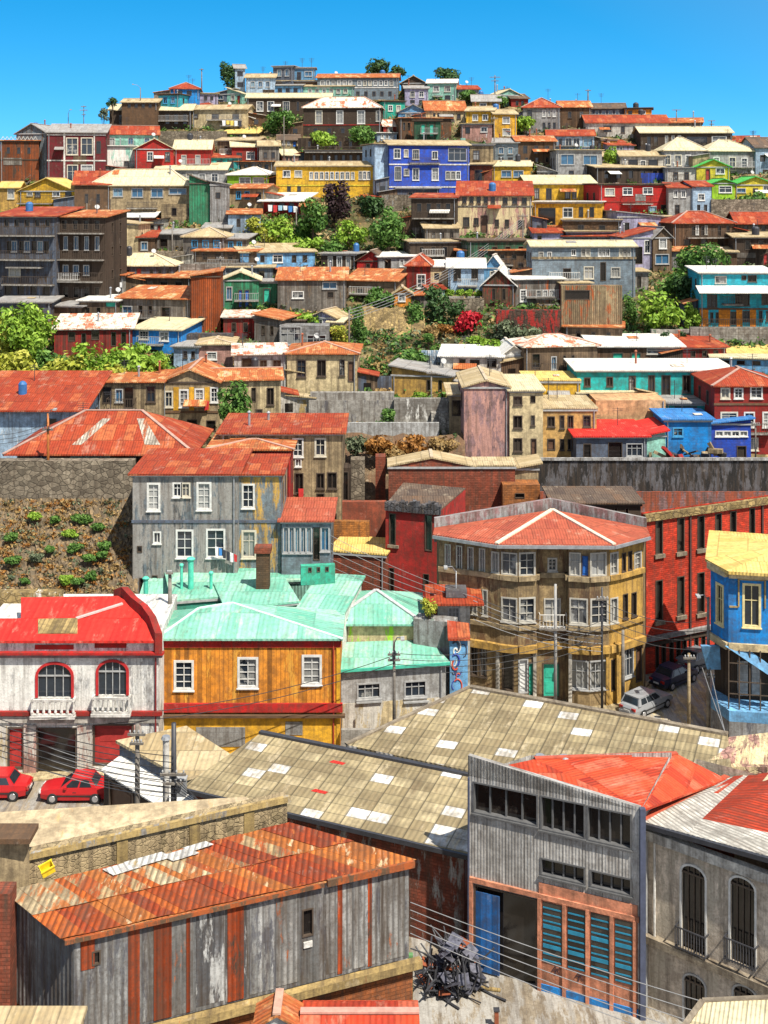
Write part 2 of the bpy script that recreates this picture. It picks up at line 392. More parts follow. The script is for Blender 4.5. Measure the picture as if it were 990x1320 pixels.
class Bld:
    """a building on a polygonal footprint (front edge first, counter-clockwise from above)"""
    def __init__(s, name, label, cat, pts, z0, z1, wm, group=None, fd=3.0, rec=.16):
        s.pts = [Vector((p[0], p[1])) for p in pts]; s.z0, s.z1, s.fd, s.rec, s.wm = z0, z1, fd, rec, wm
        c = sum(s.pts, Vector((0, 0))) / len(s.pts)
        s.loc = Vector((c.x, c.y, z0)); s.root = empty(name, s.loc)
        tag(s.root, label, cat, group); s.holes = {i: [] for i in range(len(pts))}; s.extra = MB(); s.edgemat = {}; s.top = True
    def edge(s, i):
        a, b = s.pts[i], s.pts[(i + 1) % len(s.pts)]; d = b - a; L = d.length; d = d / L
        return a, d, L
    def at(s, i, x, y):                     # pixel on the plane of wall i -> (u, z)
        a, d, L = s.edge(i); k = (x - CX) / F
        den = d.x - k * d.y
        u = (k * a.y - a.x) / den
        D = a.y + u * d.y
        return u, ZC - (y - CY) / F * D
    def win(s, i, style, n, xa, ya, xb, yb, fill=None):
        a, d, L = s.edge(i)
        if fill is None: fill = 1.0 if n == 1 else .5
        u0, _ = s.at(i, xa, ya); u1, _ = s.at(i, xb, yb)
        um = (xa + xb) / 2
        _, zt = s.at(i, um, ya); _, zb = s.at(i, um, yb)
        s.winuz(i, style, n, u0, zb, u1, zt, fill)
    def winf(s, i, style, n, fa, za, fb, zb, fill=None):    # as fractions of wall i and of the height
        a, d, L = s.edge(i); H = s.z1 - s.z0
        s.winuz(i, style, n, fa * L, s.z0 + za * H, fb * L, s.z0 + zb * H, (1.0 if n == 1 else .5) if fill is None else fill)
    def winuz(s, i, style, n, u0, zb, u1, zt, fill):
        a, d, L = s.edge(i); pitch = (u1 - u0) / n; w = pitch * fill
        zt = min(zt, s.z1 - .12); zb = max(zb, s.z0 - s.fd + .2)
        h = zt - zb
        if h < .2 or w < .15: return
        w = max(.2, round(w, 1 if w > 3 else 2)); h = round(h, 2)
        vs = VAR.get(style); s0 = style
        for k in range(n):
            style = random.choice(vs) if vs else s0
            uc = u0 + pitch * (k + .5)
            if uc - w / 2 < .03 or uc + w / 2 > L - .03: continue
            s.holes[i].append((uc - w / 2, zb, uc + w / 2, zb + h))
            fm, pm = win_mesh(style, w, h, s.rec)
            nm = WST[style][5]
            f = bpy.data.objects.new(nm, fm); COL.objects.link(f); f.parent = s.root
            p = a + d * uc
            f.location = Vector((p.x, p.y, zb + h / 2)) - s.loc; f.rotation_euler = (0, 0, math.atan2(d.y, d.x))
            q = bpy.data.objects.new('pane' if nm == 'window' else 'door_leaf', pm); COL.objects.link(q); q.parent = f
    def pt(s, i, u, z, out=0.0):
        a, d, L = s.edge(i); p = a + d * u + Vector((d.y, -d.x)) * out
        return Vector((p.x, p.y, z))
    def wall_done(s, mats=None):
        m = MB(); rec = s.rec
        for i in range(len(s.pts)):
            a, d, L = s.edge(i); mi = s.edgemat.get(i, 0)
            us = sorted({0.0, L} | {h[0] for h in s.holes[i]} | {h[2] for h in s.holes[i]})
            zs = sorted({s.z0 - s.fd, s.z1} | {h[1] for h in s.holes[i]} | {h[3] for h in s.holes[i]})
            for u0, u1 in zip(us, us[1:]):
                if u1 - u0 < 1e-5: continue
                for z0, z1 in zip(zs, zs[1:]):
                    if z1 - z0 < 1e-5: continue
                    cu, cz = (u0 + u1) / 2, (z0 + z1) / 2
                    if any(h[0] < cu < h[2] and h[1] < cz < h[3] for h in s.holes[i]): continue
                    m.face([s.pt(i, u0, z0), s.pt(i, u1, z0), s.pt(i, u1, z1), s.pt(i, u0, z1)], mi)
            for (u0, z0, u1, z1) in s.holes[i]:
                r = [(u0, z0), (u1, z0), (u1, z1), (u0, z1)]
                for (ua, za), (ub, zb) in zip(r, r[1:] + r[:1]):
                    m.face([s.pt(i, ua, za), s.pt(i, ub, zb), s.pt(i, ub, zb, -rec), s.pt(i, ua, za, -rec)], mi)
        if s.top: m.face([Vector((p.x, p.y, s.z1)) for p in s.pts], 0)
        n = len(m.v)
        m.v += s.extra.v; m.f += [tuple(i + n for i in f) for f in s.extra.f]; m.m += s.extra.m
        return m.build('wall', mats or s.wm, s.root, s.loc)
    def part(s, name, mb, mat, label=None, parent=None, **kw):
        if parent is None: o = mb.build(name, mat, s.root, s.loc, **kw)
        else: o = mb.build(name, mat, parent, s.loc + parent.location, **kw)
        if label: o['label'] = label
        return o
    def band(s, i, z, h, proud, mat, name='trim_band', u0=None, u1=None):
        L = s.edge(i)[2]; u0 = -proud if u0 is None else u0; u1 = L + proud if u1 is None else u1
        m = MB(); b = [s.pt(i, u0, z, proud), s.pt(i, u1, z, proud), s.pt(i, u1, z, -.05), s.pt(i, u0, z, -.05)]
        m.hexa(b, [p + Vector((0, 0, h)) for p in b]); return s.part(name, m, mat)
    def strip(s, i, u, w, z0, z1, proud, mat, name='trim_band'):
        m = MB(); b = [s.pt(i, u - w / 2, z0, proud), s.pt(i, u + w / 2, z0, proud), s.pt(i, u + w / 2, z0, -.05), s.pt(i, u - w / 2, z0, -.05)]
        m.hexa(b, [p + Vector((0, 0, z1 - z0)) for p in b]); return s.part(name, m, mat)
    def rail(s, i, u0, u1, z, h, out, mat, floor=True, step=.22, name='balcony_rail'):
        m = MB(); n = max(2, int((u1 - u0) / step))
        def rl(A, B, zz, t=.05): m.beam(A + Vector((0, 0, zz)), B + Vector((0, 0, zz)), t, t)
        A, B, A0, B0 = s.pt(i, u0, z, out), s.pt(i, u1, z, out), s.pt(i, u0, z), s.pt(i, u1, z)
        for q in ((A, B), (A0, A), (B, B0)):
            rl(*q, h); rl(*q, .08)
        for k in range(n + 1):
            p = A.lerp(B, k / n); m.beam(p, p + Vector((0, 0, h)), .035, .035)
        o = s.part(name, m, mat)
        if floor:
            g = MB(); b = [s.pt(i, u0 - .05, z - .15, out + .06), s.pt(i, u1 + .05, z - .15, out + .06), s.pt(i, u1 + .05, z - .15, .0), s.pt(i, u0 - .05, z - .15, .0)]
            g.hexa(b, [p + Vector((0, 0, .15)) for p in b]); s.part('balcony_floor', g, M_CONC)
        return o
    def downpipe(s, i, u, mat=None, z0=None):
        m = MB(); m.tube([s.pt(i, u, s.z1 - .05, .09), s.pt(i, u, s.z0 if z0 is None else z0, .09)], .055, 6); return s.part('downpipe', m, mat or M_METAL)

HOUSES = []; RECTS = []
def house(label, x0, x1, yt, ye, yb, wallm, roof, wins=(), D=None, yaw=0, dep=6.5, name='house', cat='house', oh=.35, group=None, rails=(), bands=(), fd=3.0, side=True, pipe=True, thick=.13, bandmat=None, ridge=True, swin='o'):
    """x0..x1 facade in the photograph, yt top of the roof, ye eaves, yb foot.  roof = (kind, colour)"""
    xm = (x0 + x1) / 2
    Dc = D or ground_D(xm, yb)
    if D and D > 117:
        gd = ground_D(xm, yb)
        if D > gd + 1.5 and gd > 110: Dc = gd
    RECTS.append((x0, min(yt, ye), x1, yb, label))
    if yaw == 0 and Dc > 122 and dep > 3.5 and roof and x1 - x0 < 105: yaw = random.Random(int(x0 * 13 + yb)).uniform(-15, 15)
    c, sn = math.cos(R(yaw)), math.sin(R(yaw))
    Xc = (xm - CX) / F * Dc
    ts = []
    for x in (x0, x1):
        k = (x - CX) / F; ts.append((k * Dc - Xc) / (c - k * sn))
    fl = Vector((Xc + ts[0] * c, Dc + ts[0] * sn)); w = ts[1] - ts[0]
    du = Vector((c, sn)); dv = Vector((-sn, c))
    z0 = ZC - (yb - CY) / F * Dc; z1 = ZC - (ye - CY) / F * Dc
    pts = [fl, fl + du * w, fl + du * w + dv * dep, fl + dv * dep]
    B = Bld(name, label, cat, pts, z0, z1, wallm, group, fd)
    def L(u, v, z): p = fl + du * u + dv * v; return Vector((p.x, p.y, z))
    kind, rc = roof if roof else (None, None)
    if kind:
        rm = roofm(rc) if isinstance(rc, str) else rc
        rd = {'gx': dep / 2, 'hip': min(dep / 2, w / 2), 'shed': dep, 'gy': 0}.get(kind, 0)
        rise = ZC - (yt - CY) / F * (Dc + rd * c) - z1
        rise = max(rise, .12 if kind in ('gx', 'hip', 'shed') else .0)
        if kind in ('gx', 'hip'): rise = min(rise, 1.0 * dep)
        r = MB(); o = oh; t = thick; zt = z1 + t + .01
        if kind == 'gx':
            s_ = rise / (dep / 2); ze = zt - o * s_
            r.slab([L(-o, -o, ze), L(w + o, -o, ze), L(w + o, dep / 2, zt + rise), L(-o, dep / 2, zt + rise)], t)
            r.slab([L(-o, dep / 2, zt + rise), L(w + o, dep / 2, zt + rise), L(w + o, dep + o, ze), L(-o, dep + o, ze)], t)
            for u in (0, w):
                q = [L(u, 0, z1), L(u, dep, z1), L(u, dep / 2, z1 + rise)]
                B.extra.face(q if u else q[::-1])
            rl = [(L(-o, dep / 2, zt + rise), L(w + o, dep / 2, zt + rise))]
        elif kind == 'gy':
            s_ = rise / (w / 2); ze = zt - o * s_
            r.slab([L(-o, -o, ze), L(w / 2, -o, zt + rise), L(w / 2, dep + o, zt + rise), L(-o, dep + o, ze)], t)
            r.slab([L(w / 2, -o, zt + rise), L(w + o, -o, ze), L(w + o, dep + o, ze), L(w / 2, dep + o, zt + rise)], t)
            B.extra.face([L(0, 0, z1), L(w, 0, z1), L(w / 2, 0, z1 + rise)]); B.extra.face([L(w, dep, z1), L(0, dep, z1), L(w / 2, dep, z1 + rise)])
            rl = [(L(w / 2, -o, zt + rise), L(w / 2, dep + o, zt + rise))]
        elif kind == 'hip':
            h_ = min(dep, w) / 2; s_ = rise / h_; ze = zt - o * s_
            a, b, c_, d = L(-o, -o, ze), L(w + o, -o, ze), L(w + o, dep + o, ze), L(-o, dep + o, ze)
            if w >= dep: p, q = L(h_, dep / 2, zt + rise), L(w - h_ + .01, dep / 2, zt + rise)
            else: p, q = L(w / 2, h_, zt + rise), L(w / 2, dep - h_ + .01, zt + rise)
            if w >= dep: fs = [[a, b, q, p], [b, c_, q], [c_, d, p, q], [d, a, p]]
            else: fs = [[a, b, p], [b, c_, q, p], [c_, d, q], [d, a, p, q]]
            for f in fs: r.slab(f, t)
            rl = [(p, q)] + ([(a, p), (b, q)] if w >= dep else [(a, p), (b, p)])
        elif kind == 'shed':       # rises to the back
            s_ = rise / dep; ze = zt - o * s_; zb = zt + rise + o * s_
            r.slab([L(-o, -o, ze), L(w + o, -o, ze), L(w + o, dep + o, zb), L(-o, dep + o, zb)], t)
            B.extra.face([L(w, 0, z1), L(w, dep, z1), L(w, dep, z1 + rise)]); B.extra.face([L(0, dep, z1), L(0, 0, z1), L(0, dep, z1 + rise)])
            B.extra.face([L(w, dep, z1), L(0, dep, z1), L(0, dep, z1 + rise), L(w, dep, z1 + rise)]); rl = []
        elif kind in ('sl', 'sr'):  # monopitch across: sl high on the left, sr high on the right
            ri = max(.1, rise); zl, zr = (zt + ri, zt) if kind == 'sl' else (zt, zt + ri)
            e = o * ri / w * (1 if kind == 'sl' else -1)
            r.slab([L(-o, -o, zl + e), L(w + o, -o, zr - e), L(w + o, dep + o, zr - e), L(-o, dep + o, zl + e)], t)
            hu = 0 if kind == 'sl' else w
            B.extra.face([L(0, 0, z1), L(w, 0, z1), L(hu, 0, z1 + ri)]); B.extra.face([L(w, dep, z1), L(0, dep, z1), L(hu, dep, z1 + ri)])
            q = [L(hu, 0, z1), L(hu, dep, z1), L(hu, dep, z1 + ri), L(hu, 0, z1 + ri)]; B.extra.face(q if hu else q[::-1]); rl = []
        else:                       # flat
            r.slab([L(-o, -o, zt + .06), L(w + o, -o, zt + .06), L(w + o, dep + o, zt + .1), L(-o, dep + o, zt + .1)], t); rl = []
        ro = r.build('roof', rm, B.root, B.loc)
        if rl and ridge:
            k = MB()
            for a, b in rl: k.beam(a + Vector((0, 0, .03)), b + Vector((0, 0, .03)), .28, .07)
            k.build('ridge_cap', plain('ridge_' + (rc if isinstance(rc, str) else 'metal'), mixc(ROOFS[rc][-1][1], (.6, .5, .4), .45) if isinstance(rc, str) else (.4, .4, .4)), ro, B.loc)
        g = MB(); g.beam(L(-.1, -.06, z1 - .06), L(w + .1, -.06, z1 - .06), .12, .16); B.part('fascia', g, M_FDARK if rc in ('dark', 'rust') else M_FGREY)
    for q in wins: B.win(0, *q)
    if side and dep > 3 and (z1 - z0) > 2:
        nf = max(1, int((z1 - z0) / 2.8))
        for e in (1, 3):
            for fl_ in range(nf):
                zz = (fl_ + .35) / nf; B.winf(e, swin, 2, .12, zz, .88, zz + .40 / nf, .26)
    for (ua, ub, y, h, out) in rails:
        a0, zz = B.at(0, ua, y); b0, _ = B.at(0, ub, y); B.rail(0, a0, b0, zz, h, out, M_FDARK)
    for y in bands:
        _, zz = B.at(0, xm, y); B.band(0, zz - .1, .2, .07, bandmat or M_TRIMW)
    if pipe and dep > 3 and w > 4: B.downpipe(0, w - .25 if random.random() < .5 else .25)
    ri = rise if kind else 0
    def ztop(u, v):
        t = z1 + thick
        if kind == 'gx': return t + ri * (1 - abs(v - dep / 2) / (dep / 2))
        if kind == 'gy': return t + ri * (1 - abs(u - w / 2) / (w / 2))
        if kind == 'hip': return t + ri * max(0, min(v, dep - v, u, w - u)) / (min(dep, w) / 2)
        if kind == 'shed': return t + ri * v / dep
        if kind == 'sl': return t + max(.1, ri) * (1 - u / w)
        if kind == 'sr': return t + max(.1, ri) * u / w
        return t + .1
    B.ztop = ztop
    B.wall_done(); B.L = L; B.w = w; B.dep = dep; B.Dc = Dc
    if kind and Dc > 100: HOUSES.append(B)
    return B

# ------------------------------------------------------------------ vegetation
def leafm(name, cols):
    key = ('leaf', name)
    if key in MATS: return MATS[key]
    N = NT(name); g = N.n('ShaderNodeNewGeometry'); tc = N.n('ShaderNodeTexCoord')
    n1 = N.noise(tc.outputs['Object'], .9, 4, .6)
    f = N.math('ADD', N.math('MULTIPLY', g.outputs['Random Per Island'], .6), N.math('MULTIPLY', N.math('SUBTRACT', n1, .3), 1.0))
    k = len(cols); colr = N.ramp(f, [(i / (k - 1), c) for i, c in enumerate(cols)])
    N.fin(colr, .6, .25)
    tr = N.n('ShaderNodeBsdfTranslucent'); N.l(colr, tr.inputs[0]); mx = N.n('ShaderNodeMixShader'); mx.inputs[0].default_value = .25
    N.l(N.b.outputs[0], mx.inputs[1]); N.l(tr.outputs[0], mx.inputs[2]); N.l(mx.outputs[0], N.out.inputs[0])
    MATS[key] = N.mat; return N.mat
LEAF = dict(
    dark=leafm('dark_leaves', [(.015, .035, .012), (.04, .09, .025), (.09, .17, .05)]),
    mid=leafm('mid_green_leaves', [(.02, .055, .012), (.08, .18, .03), (.22, .36, .08)]),
    bright=leafm('bright_green_leaves', [(.05, .11, .01), (.20, .34, .03), (.42, .56, .09)]),
    yellow=leafm('yellow_green_leaves', [(.10, .12, .015), (.36, .38, .04), (.58, .54, .12)]),
    purple=leafm('purple_brown_leaves', [(.02, .012, .014), (.05, .028, .03), (.09, .05, .045)]),
    red=leafm('red_blossom', [(.2, .01, .015), (.5, .015, .03), (.62, .05, .06)]),
    straw=leafm('dry_straw', [(.12, .07, .025), (.34, .22, .08), (.5, .36, .16)]),
    rusty=leafm('rusty_dry_leaves', [(.10, .04, .012), (.32, .14, .03), (.48, .26, .08)]),
    grey=leafm('grey_green_leaves', [(.04, .055, .03), (.12, .15, .08), (.24, .27, .16)]))
M_BARK = plain('bark', (.10, .07, .045), .9, .2)

def leaves(mb, c, rx, ry, rz, n, size, rnd, shell=.45):
    for _ in range(n):
        while True:
            d = Vector((rnd.uniform(-1, 1), rnd.uniform(-1, 1), rnd.uniform(-1, 1)))
            if .05 < d.length < 1: break
        d = d.normalized() * (shell + (1 - shell) * rnd.random() ** .6)
        p = Vector(c) + Vector((d.x * rx, d.y * ry, d.z * rz))
        nrm = (d + Vector((rnd.uniform(-.8, .8), rnd.uniform(-.8, .8), rnd.uniform(-.3, .9)))).normalized()
        t = nrm.cross(Vector((rnd.uniform(-1, 1), rnd.uniform(-1, 1), rnd.uniform(-1, 1)))).normalized(); b = nrm.cross(t)
        s = size * rnd.uniform(.6, 1.4)
        mb.face([p - t * s, p - b * s * .55, p + t * s, p + b * s * .55 + nrm * s * .25])

def tree(label, x, yc, wpx, hpx, kind, D=None, yb=None, name='tree', cat='tree', dens=1.0, group=None, lobes=9, trunk=True, lean=0):
    D = D or ground_D(x, yb or (yc + hpx / 2))
    s = D / F; c = P(x, yc, D); rx, rz = wpx * s / 2, hpx * s / 2; ry = rx * .85
    gz = min(terrain(c.x, D), c.z - rz * .8)
    rnd = random.Random(int(x * 31 + yc * 7)); root = empty(name, (c.x, D, gz)); tag(root, label, cat, group)
    mb = MB(); size = max(.12, min(.30, rx * .13)) * (1.0 if D > 100 else .8)
    cs = []
    for k in range(lobes):
        a = 2 * math.pi * (k / lobes) + rnd.uniform(-.5, .5); e = rnd.uniform(.25, .62); hz = rnd.uniform(-.58, .60)
        wz = math.sqrt(max(.15, 1 - hz * hz))
        q = c + Vector((math.cos(a) * rx * e * wz * 1.1, math.sin(a) * ry * e * wz, hz * rz)); f = rnd.uniform(.30, .50)
        cs.append(q); area = rx * f * rz * f
        n = int(max(60, min(520, 7.0 * area / (size * size))) * dens)
        leaves(mb, q, rx * f, ry * f, rz * f * rnd.uniform(.8, 1.1), n, size, rnd)
    leaves(mb, c, rx * .8, ry * .8, rz * .85, int(180 * dens), size, rnd, .2)
    mb.build('crown', LEAF[kind], root, root.location, uv=False)
    if trunk:
        tb = MB(); base = Vector((c.x + lean, D, gz - .5)); top = c - Vector((0, 0, rz * .25)); r0 = max(.10, rx * .09)
        tb.tube([base, base.lerp(top, .5) + Vector((rx * .04, 0, 0)), top], [r0, r0 * .75, r0 * .5], 7)
        for q in cs[:6]:
            st = base.lerp(top, rnd.uniform(.55, .95)); tb.tube([st, st.lerp(q, .5) + Vector((0, 0, .1 * rz)), q], [r0 * .45, r0 * .3, r0 * .12], 5)
        tb.build('trunk', M_BARK, root, root.location, uv=False)
    return root

def shrub(label, x, yc, wpx, hpx, kind, **kw):
    return tree(label, x, yc, wpx, hpx, kind, name=kw.pop('name', 'shrub'), cat=kw.pop('cat', 'shrub'), lobes=kw.pop('lobes', 6), trunk=True, **kw)

# ------------------------------------------------------------------ poles and cables
M_POLE = wall('greywood', 'stucco', .5); M_CPOLE = plain('concrete_pole', (.30, .29, .27), .85, .2)
def pole(label, x, yt, yb, D=None, arms=((.92, 1.6),), rad=.11, mat=None, lamp=0, name='utility_pole', cat='pole', ins=True, foot=0.0):
    D = D or ground_D(x, yb); p = P(x, yb, D); t = P(x, yt, D); H = t.z - p.z
    root = empty(name, p); tag(root, label, cat); m = MB()
    m.tube([(0, 0, -.6 - foot), (0, 0, H * .5), (0, 0, H)], [rad, rad * .9, rad * .7], 8); m.build('pole_shaft', mat or M_POLE, root, smooth=True)
    for f, w in arms:
        a = MB(); a.box(-w / 2, -rad - .1, H * f - .06, w / 2, -rad + .02, H * f + .06); ao = a.build('crossarm', M_POLE, root)
        if ins:
            for k in range(4):
                i = MB(); xx = -w / 2 + .12 + k * (w - .24) / 3; i.tube([(xx, -rad - .04, H * f + .06), (xx, -rad - .04, H * f + .16), (xx, -rad - .04, H * f + .22)], [.035, .055, .03], 6); i.build('insulator', M_FGREY, ao)
    if lamp:
        a = MB(); a.tube([(0, 0, H * .97), (lamp * .5, -.3, H * .97 + .5), (lamp * 1.3, -.8, H * .97 + .62)], .035, 6); ao = a.build('lamp_arm', M_METAL, root)
        h = MB(); h.box(lamp * 1.3 - .12, -1.15, H * .97 + .56, lamp * 1.3 + .12, -.6, H * .97 + .68); h.build('lamp_head', M_FGREY, ao)
    return root

M_CABLE = plain('black_cable', (.03, .03, .032), .6, .3); M_CABLEG = plain('weathered_grey_cable', (.20, .20, .20), .6, .3)
def cable(label, a, b, sag, group, rad=.022, mat=None):
    a, b = Vector(a), Vector(b); root = (a + b) / 2; m = MB(); n = 14
    pts = [a.lerp(b, i / n) - Vector((0, 0, sag * 4 * (i / n) * (1 - i / n))) for i in range(n + 1)]
    m.tube(pts, rad, 5); o = m.build('overhead_cable', mat or M_CABLE, None, root, uv=False); o.location = root
    return tag(o, label, 'cable', group)
W = wall
H = house
# =================================================================== the hilltop
H('narrow pale blue tower house beside the palm-like tree on the crest', 303, 316, 84, 88, 124, W('paleblue', 'clap'), ('gx', 'grey'), [('o', 1, 306, 92, 313, 98), ('o', 1, 306, 106, 313, 112)], dep=4, D=236, pipe=False)
H('slate blue box house with flat roof, highest house on the crest', 352, 378, 83, 86, 106, W('slate', 'clap'), ('flat', 'grey'), [('t', 2, 355, 90, 375, 98)], D=240, dep=5)
H('light blue corrugated box house on the crest, right of the slate blue box', 379, 406, 85, 88, 106, W('skyblue', 'corr'), ('flat', 'grey'), [('o', 1, 383, 93, 388, 104), ('t', 1, 393, 92, 402, 98)], D=240, dep=5)
H('brown terrace house with flat roof under the two blue boxes', 322, 410, 100, 105, 118, W('brown', 'clap'), ('flat', 'tan'), [('o', 6, 330, 108, 404, 113, .4)], D=238)
H('long pale blue crest house with a rusty roof edge and many windows', 409, 513, 96, 100, 128, W('greyblue', 'clap', .4), ('gx', 'rust'), [('c', 6, 412, 104, 455, 110, .6), ('w', 7, 460, 104, 508, 110, .6), ('o', 9, 415, 118, 508, 124, .4)], D=238, bands=(113,))
H('lower light blue house with windows on the left of the hilltop', 317, 354, 96, 100, 122, W('paleblue', 'stucco'), ('gx', 'tan'), [('t', 3, 321, 105, 350, 112)], D=235)
H('low blue house with a pale flat roof in front of the hilltop terrace', 341, 390, 107, 110, 126, W('skyblue', 'clap'), ('shed', 'grey'), [('o', 4, 346, 114, 386, 120)])
H('low mint green house with a row of small windows below the crest', 391, 456, 108, 111, 127, W('mint', 'clap'), ('gx', 'tan'), [('w', 6, 395, 115, 450, 120)])
H('dark little gabled house on the crest right of the tall trees', 517, 549, 98, 107, 116, W('dbrown', 'clap'), ('gy', 'tan'), [('o', 2, 522, 108, 544, 113)], D=240)
H('lilac house with white windows under the dark gabled house', 522, 552, 111, 114, 135, W('lilac', 'clap'), ('gx', 'grey'), [('w', 2, 526, 118, 549, 125), ('o', 2, 526, 129, 549, 133)])
H('pale mint house with two white windows, crest, left of the dense trees', 551, 588, 103, 107, 132, W('mint', 'clap', .3), ('gx', 'white'), [('w', 2, 555, 111, 584, 118), ('o', 2, 556, 123, 584, 129)], D=235)
H('low house with a small bright red roof near the right crest', 590, 618, 111, 115, 127, W('grey'), ('gx', 'red'), [('o', 3, 593, 118, 615, 123)], D=236)
H('dark wooden house with a long tan roof and four white windows', 318, 426, 121, 126, 152, W('dbrown', 'clap'), ('gx', 'cream'), [('w', 1, 331, 131, 339, 143), ('w', 1, 345, 131, 353, 143), ('w', 1, 365, 131, 373, 143), ('w', 1, 408, 131, 416, 143), ('o', 2, 378, 131, 402, 143, .3)])
BROWN = H('brown wooden house with a striped red and cream hip roof and tall white windows', 391, 491, 126, 138, 178, W('dbrown', 'clap'), ('hip', 'rustwhite'), [('W', 1, 407, 143, 415, 159), ('W', 1, 434, 143, 442, 159), ('W', 1, 461, 143, 470, 159), ('w', 1, 485, 143, 490, 156), ('o', 5, 398, 165, 486, 172, .3)], bands=(161,), bandmat=W('dred', 'clap'), yaw=-4)
H('small teal house with a flat roof right of the brown hip-roofed house', 494, 522, 128, 131, 152, W('turq', 'clap'), ('flat', 'dark'), [('w', 2, 498, 136, 519, 143)])
H('light blue gabled house with white trim above the dark green shed', 513, 552, 135, 145, 158, W('skyblue', 'clap'), ('gy', 'grey'), [('w', 2, 520, 147, 546, 153)])
H('long brown shed with a flat rusty roof above the blue house', 515, 582, 149, 153, 184, W('brown', 'corr', .6, 'rust'), ('flat', 'rust'), [('o', 2, 518, 158, 530, 168)])
H('dark green panelled shed leaning on the long brown shed', 534, 568, 154, 156, 180, W('dgreen', 'board'), ('flat', 'dark'), [('g', 2, 540, 160, 562, 176)], D=212, dep=3)
H('cream house with an orange rusty roof on the upper right slope', 549, 600, 131, 142, 163, W('cream', 'stucco'), ('gx', 'rust'), [('o', 2, 557, 146, 568, 150), ('d', 2, 578, 147, 596, 153)])
H('yellow house with paired white windows left of the amber house', 601, 636, 138, 143, 176, W('yellow', 'stucco'), ('gx', 'tan'), [('w', 2, 606, 148, 632, 155), ('o', 2, 607, 162, 632, 168)])
H('pink washed low house below the yellow house', 594, 634, 157, 160, 182, W('pink', 'stucco', .6, 'white'), ('flat', 'tan'), [('o', 1, 600, 164, 606, 172), ('w', 1, 620, 164, 628, 170)])
H('amber house with two windows, one above the other, near the right slope shrubs', 637, 666, 142, 147, 182, W('amber', 'stucco'), ('gx', 'tan'), [('w', 1, 648, 151, 657, 159), ('w', 1, 648, 166, 658, 175)])
H('grey house with green window frames between the blue house and the orange one', 636, 668, 179, 184, 214, W('greyblue', 'clap'), ('gx', 'grey'), [('t', 2, 640, 190, 664, 198), ('o', 2, 640, 203, 664, 210)])
# --- left shoulder
H('blue box house with red roof on the left crest', 220, 257, 107, 114, 128, W('brightblue', 'clap'), ('hip', 'red'), [('o', 2, 226, 117, 250, 123)], D=228)
H('bright sky blue house with twin dark windows under the red-roofed box', 204, 231, 119, 122, 138, W('cyan', 'clap'), ('flat', 'dark'), [('b', 2, 208, 125, 228, 133)], D=224)
H('lilac shed on the left crest beside the blue box house', 257, 281, 118, 121, 132, W('lilac', 'board'), ('flat', 'tan'), [('o', 2, 261, 124, 277, 129)], D=230)
H('house with a low hipped bright red roof on the left crest', 231, 273, 127, 135, 146, W('wood', 'board'), ('hip', 'red'), [('o', 3, 236, 138, 268, 143)])
H('low dark house with a tan roof left of the bright sky blue house', 157, 203, 128, 132, 142, W('brown', 'clap'), ('gx', 'tan'), [('o', 4, 162, 134, 198, 139)], D=221)
H('long dark timber house under a wide tan roof on the left slope', 141, 247, 135, 142, 167, W('dbrown', 'clap'), ('gx', 'cream'), [('o', 2, 150, 148, 174, 160), ('c', 1, 180, 147, 187, 162), ('c', 1, 196, 147, 203, 162), ('o', 3, 210, 147, 244, 160)])
H('cream house with three small windows and washing on its balcony', 248, 318, 136, 141, 166, W('cream', 'stucco'), ('gx', 'tan'), [('d', 1, 250, 147, 255, 152), ('d', 1, 273, 147, 282, 153), ('d', 1, 300, 147, 308, 156)], rails=((285, 312, 162, 1.0, .8),))
MAR = H('maroon two storey house with four large white windows and white bands', 61, 136, 161, 171, 242, W('maroon', 'stucco', .35), ('shed', 'grey'), [('W', 1, 86, 178, 100, 199), ('W', 1, 105, 178, 119, 199), ('W', 1, 87, 213, 100, 234), ('W', 1, 105, 213, 119, 234), ('o', 1, 124, 182, 130, 198)], bands=(207, 174), D=205, dep=8)
MAR.strip(0, MAR.at(0, 83, 200)[0], .28, MAR.z0, MAR.z1, .08, M_TRIMW); MAR.strip(0, MAR.at(0, 121.5, 200)[0], .22, MAR.z0, MAR.z1, .08, M_TRIMW)
H('grey metal gabled house left of the maroon house', 21, 61, 160, 172, 232, W('greyblue', 'corr', .7, 'brown'), ('gy', 'grey'), [('o', 2, 30, 182, 54, 190, .3)], D=207, dep=9)
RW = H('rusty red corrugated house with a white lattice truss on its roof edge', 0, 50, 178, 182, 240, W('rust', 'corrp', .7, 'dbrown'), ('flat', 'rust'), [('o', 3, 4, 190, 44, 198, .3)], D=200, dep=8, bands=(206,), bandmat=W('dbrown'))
m = MB(); n = 9
for k in range(n):
    a = RW.pt(0, .2 + k * (RW.w - .4) / n, RW.z1 + .2, .3); b = RW.pt(0, .2 + (k + 1) * (RW.w - .4) / n, RW.z1 + .2, .3); mid = (a + b) / 2 + Vector((0, 0, .55))
    m.beam(a, mid, .07, .07); m.beam(mid, b, .07, .07)
RW.part('lattice_truss', m, M_TRIMW)
H('mint green house with a red roof right of the maroon house', 136, 204, 163, 173, 198, W('mint', 'clap', .3), ('gx', 'red'), [('w', 1, 141, 178, 148, 188), ('t', 2, 158, 178, 200, 186, .3)], D=208)
H('pale mint peeling lower block in front of the mint house', 134, 176, 186, 189, 232, W('mint', 'stucco', .3, 'white', .55), ('flat', 'white'), [('o', 1, 160, 208, 166, 216)], D=203, dep=5)
m = H('red house with a gable front and cream roof edge', 174, 224, 179, 192, 228, W('red', 'clap'), ('gy', 'cream'), [('w', 1, 190, 196, 197, 207), ('d', 1, 213, 196, 219, 208)], D=201)
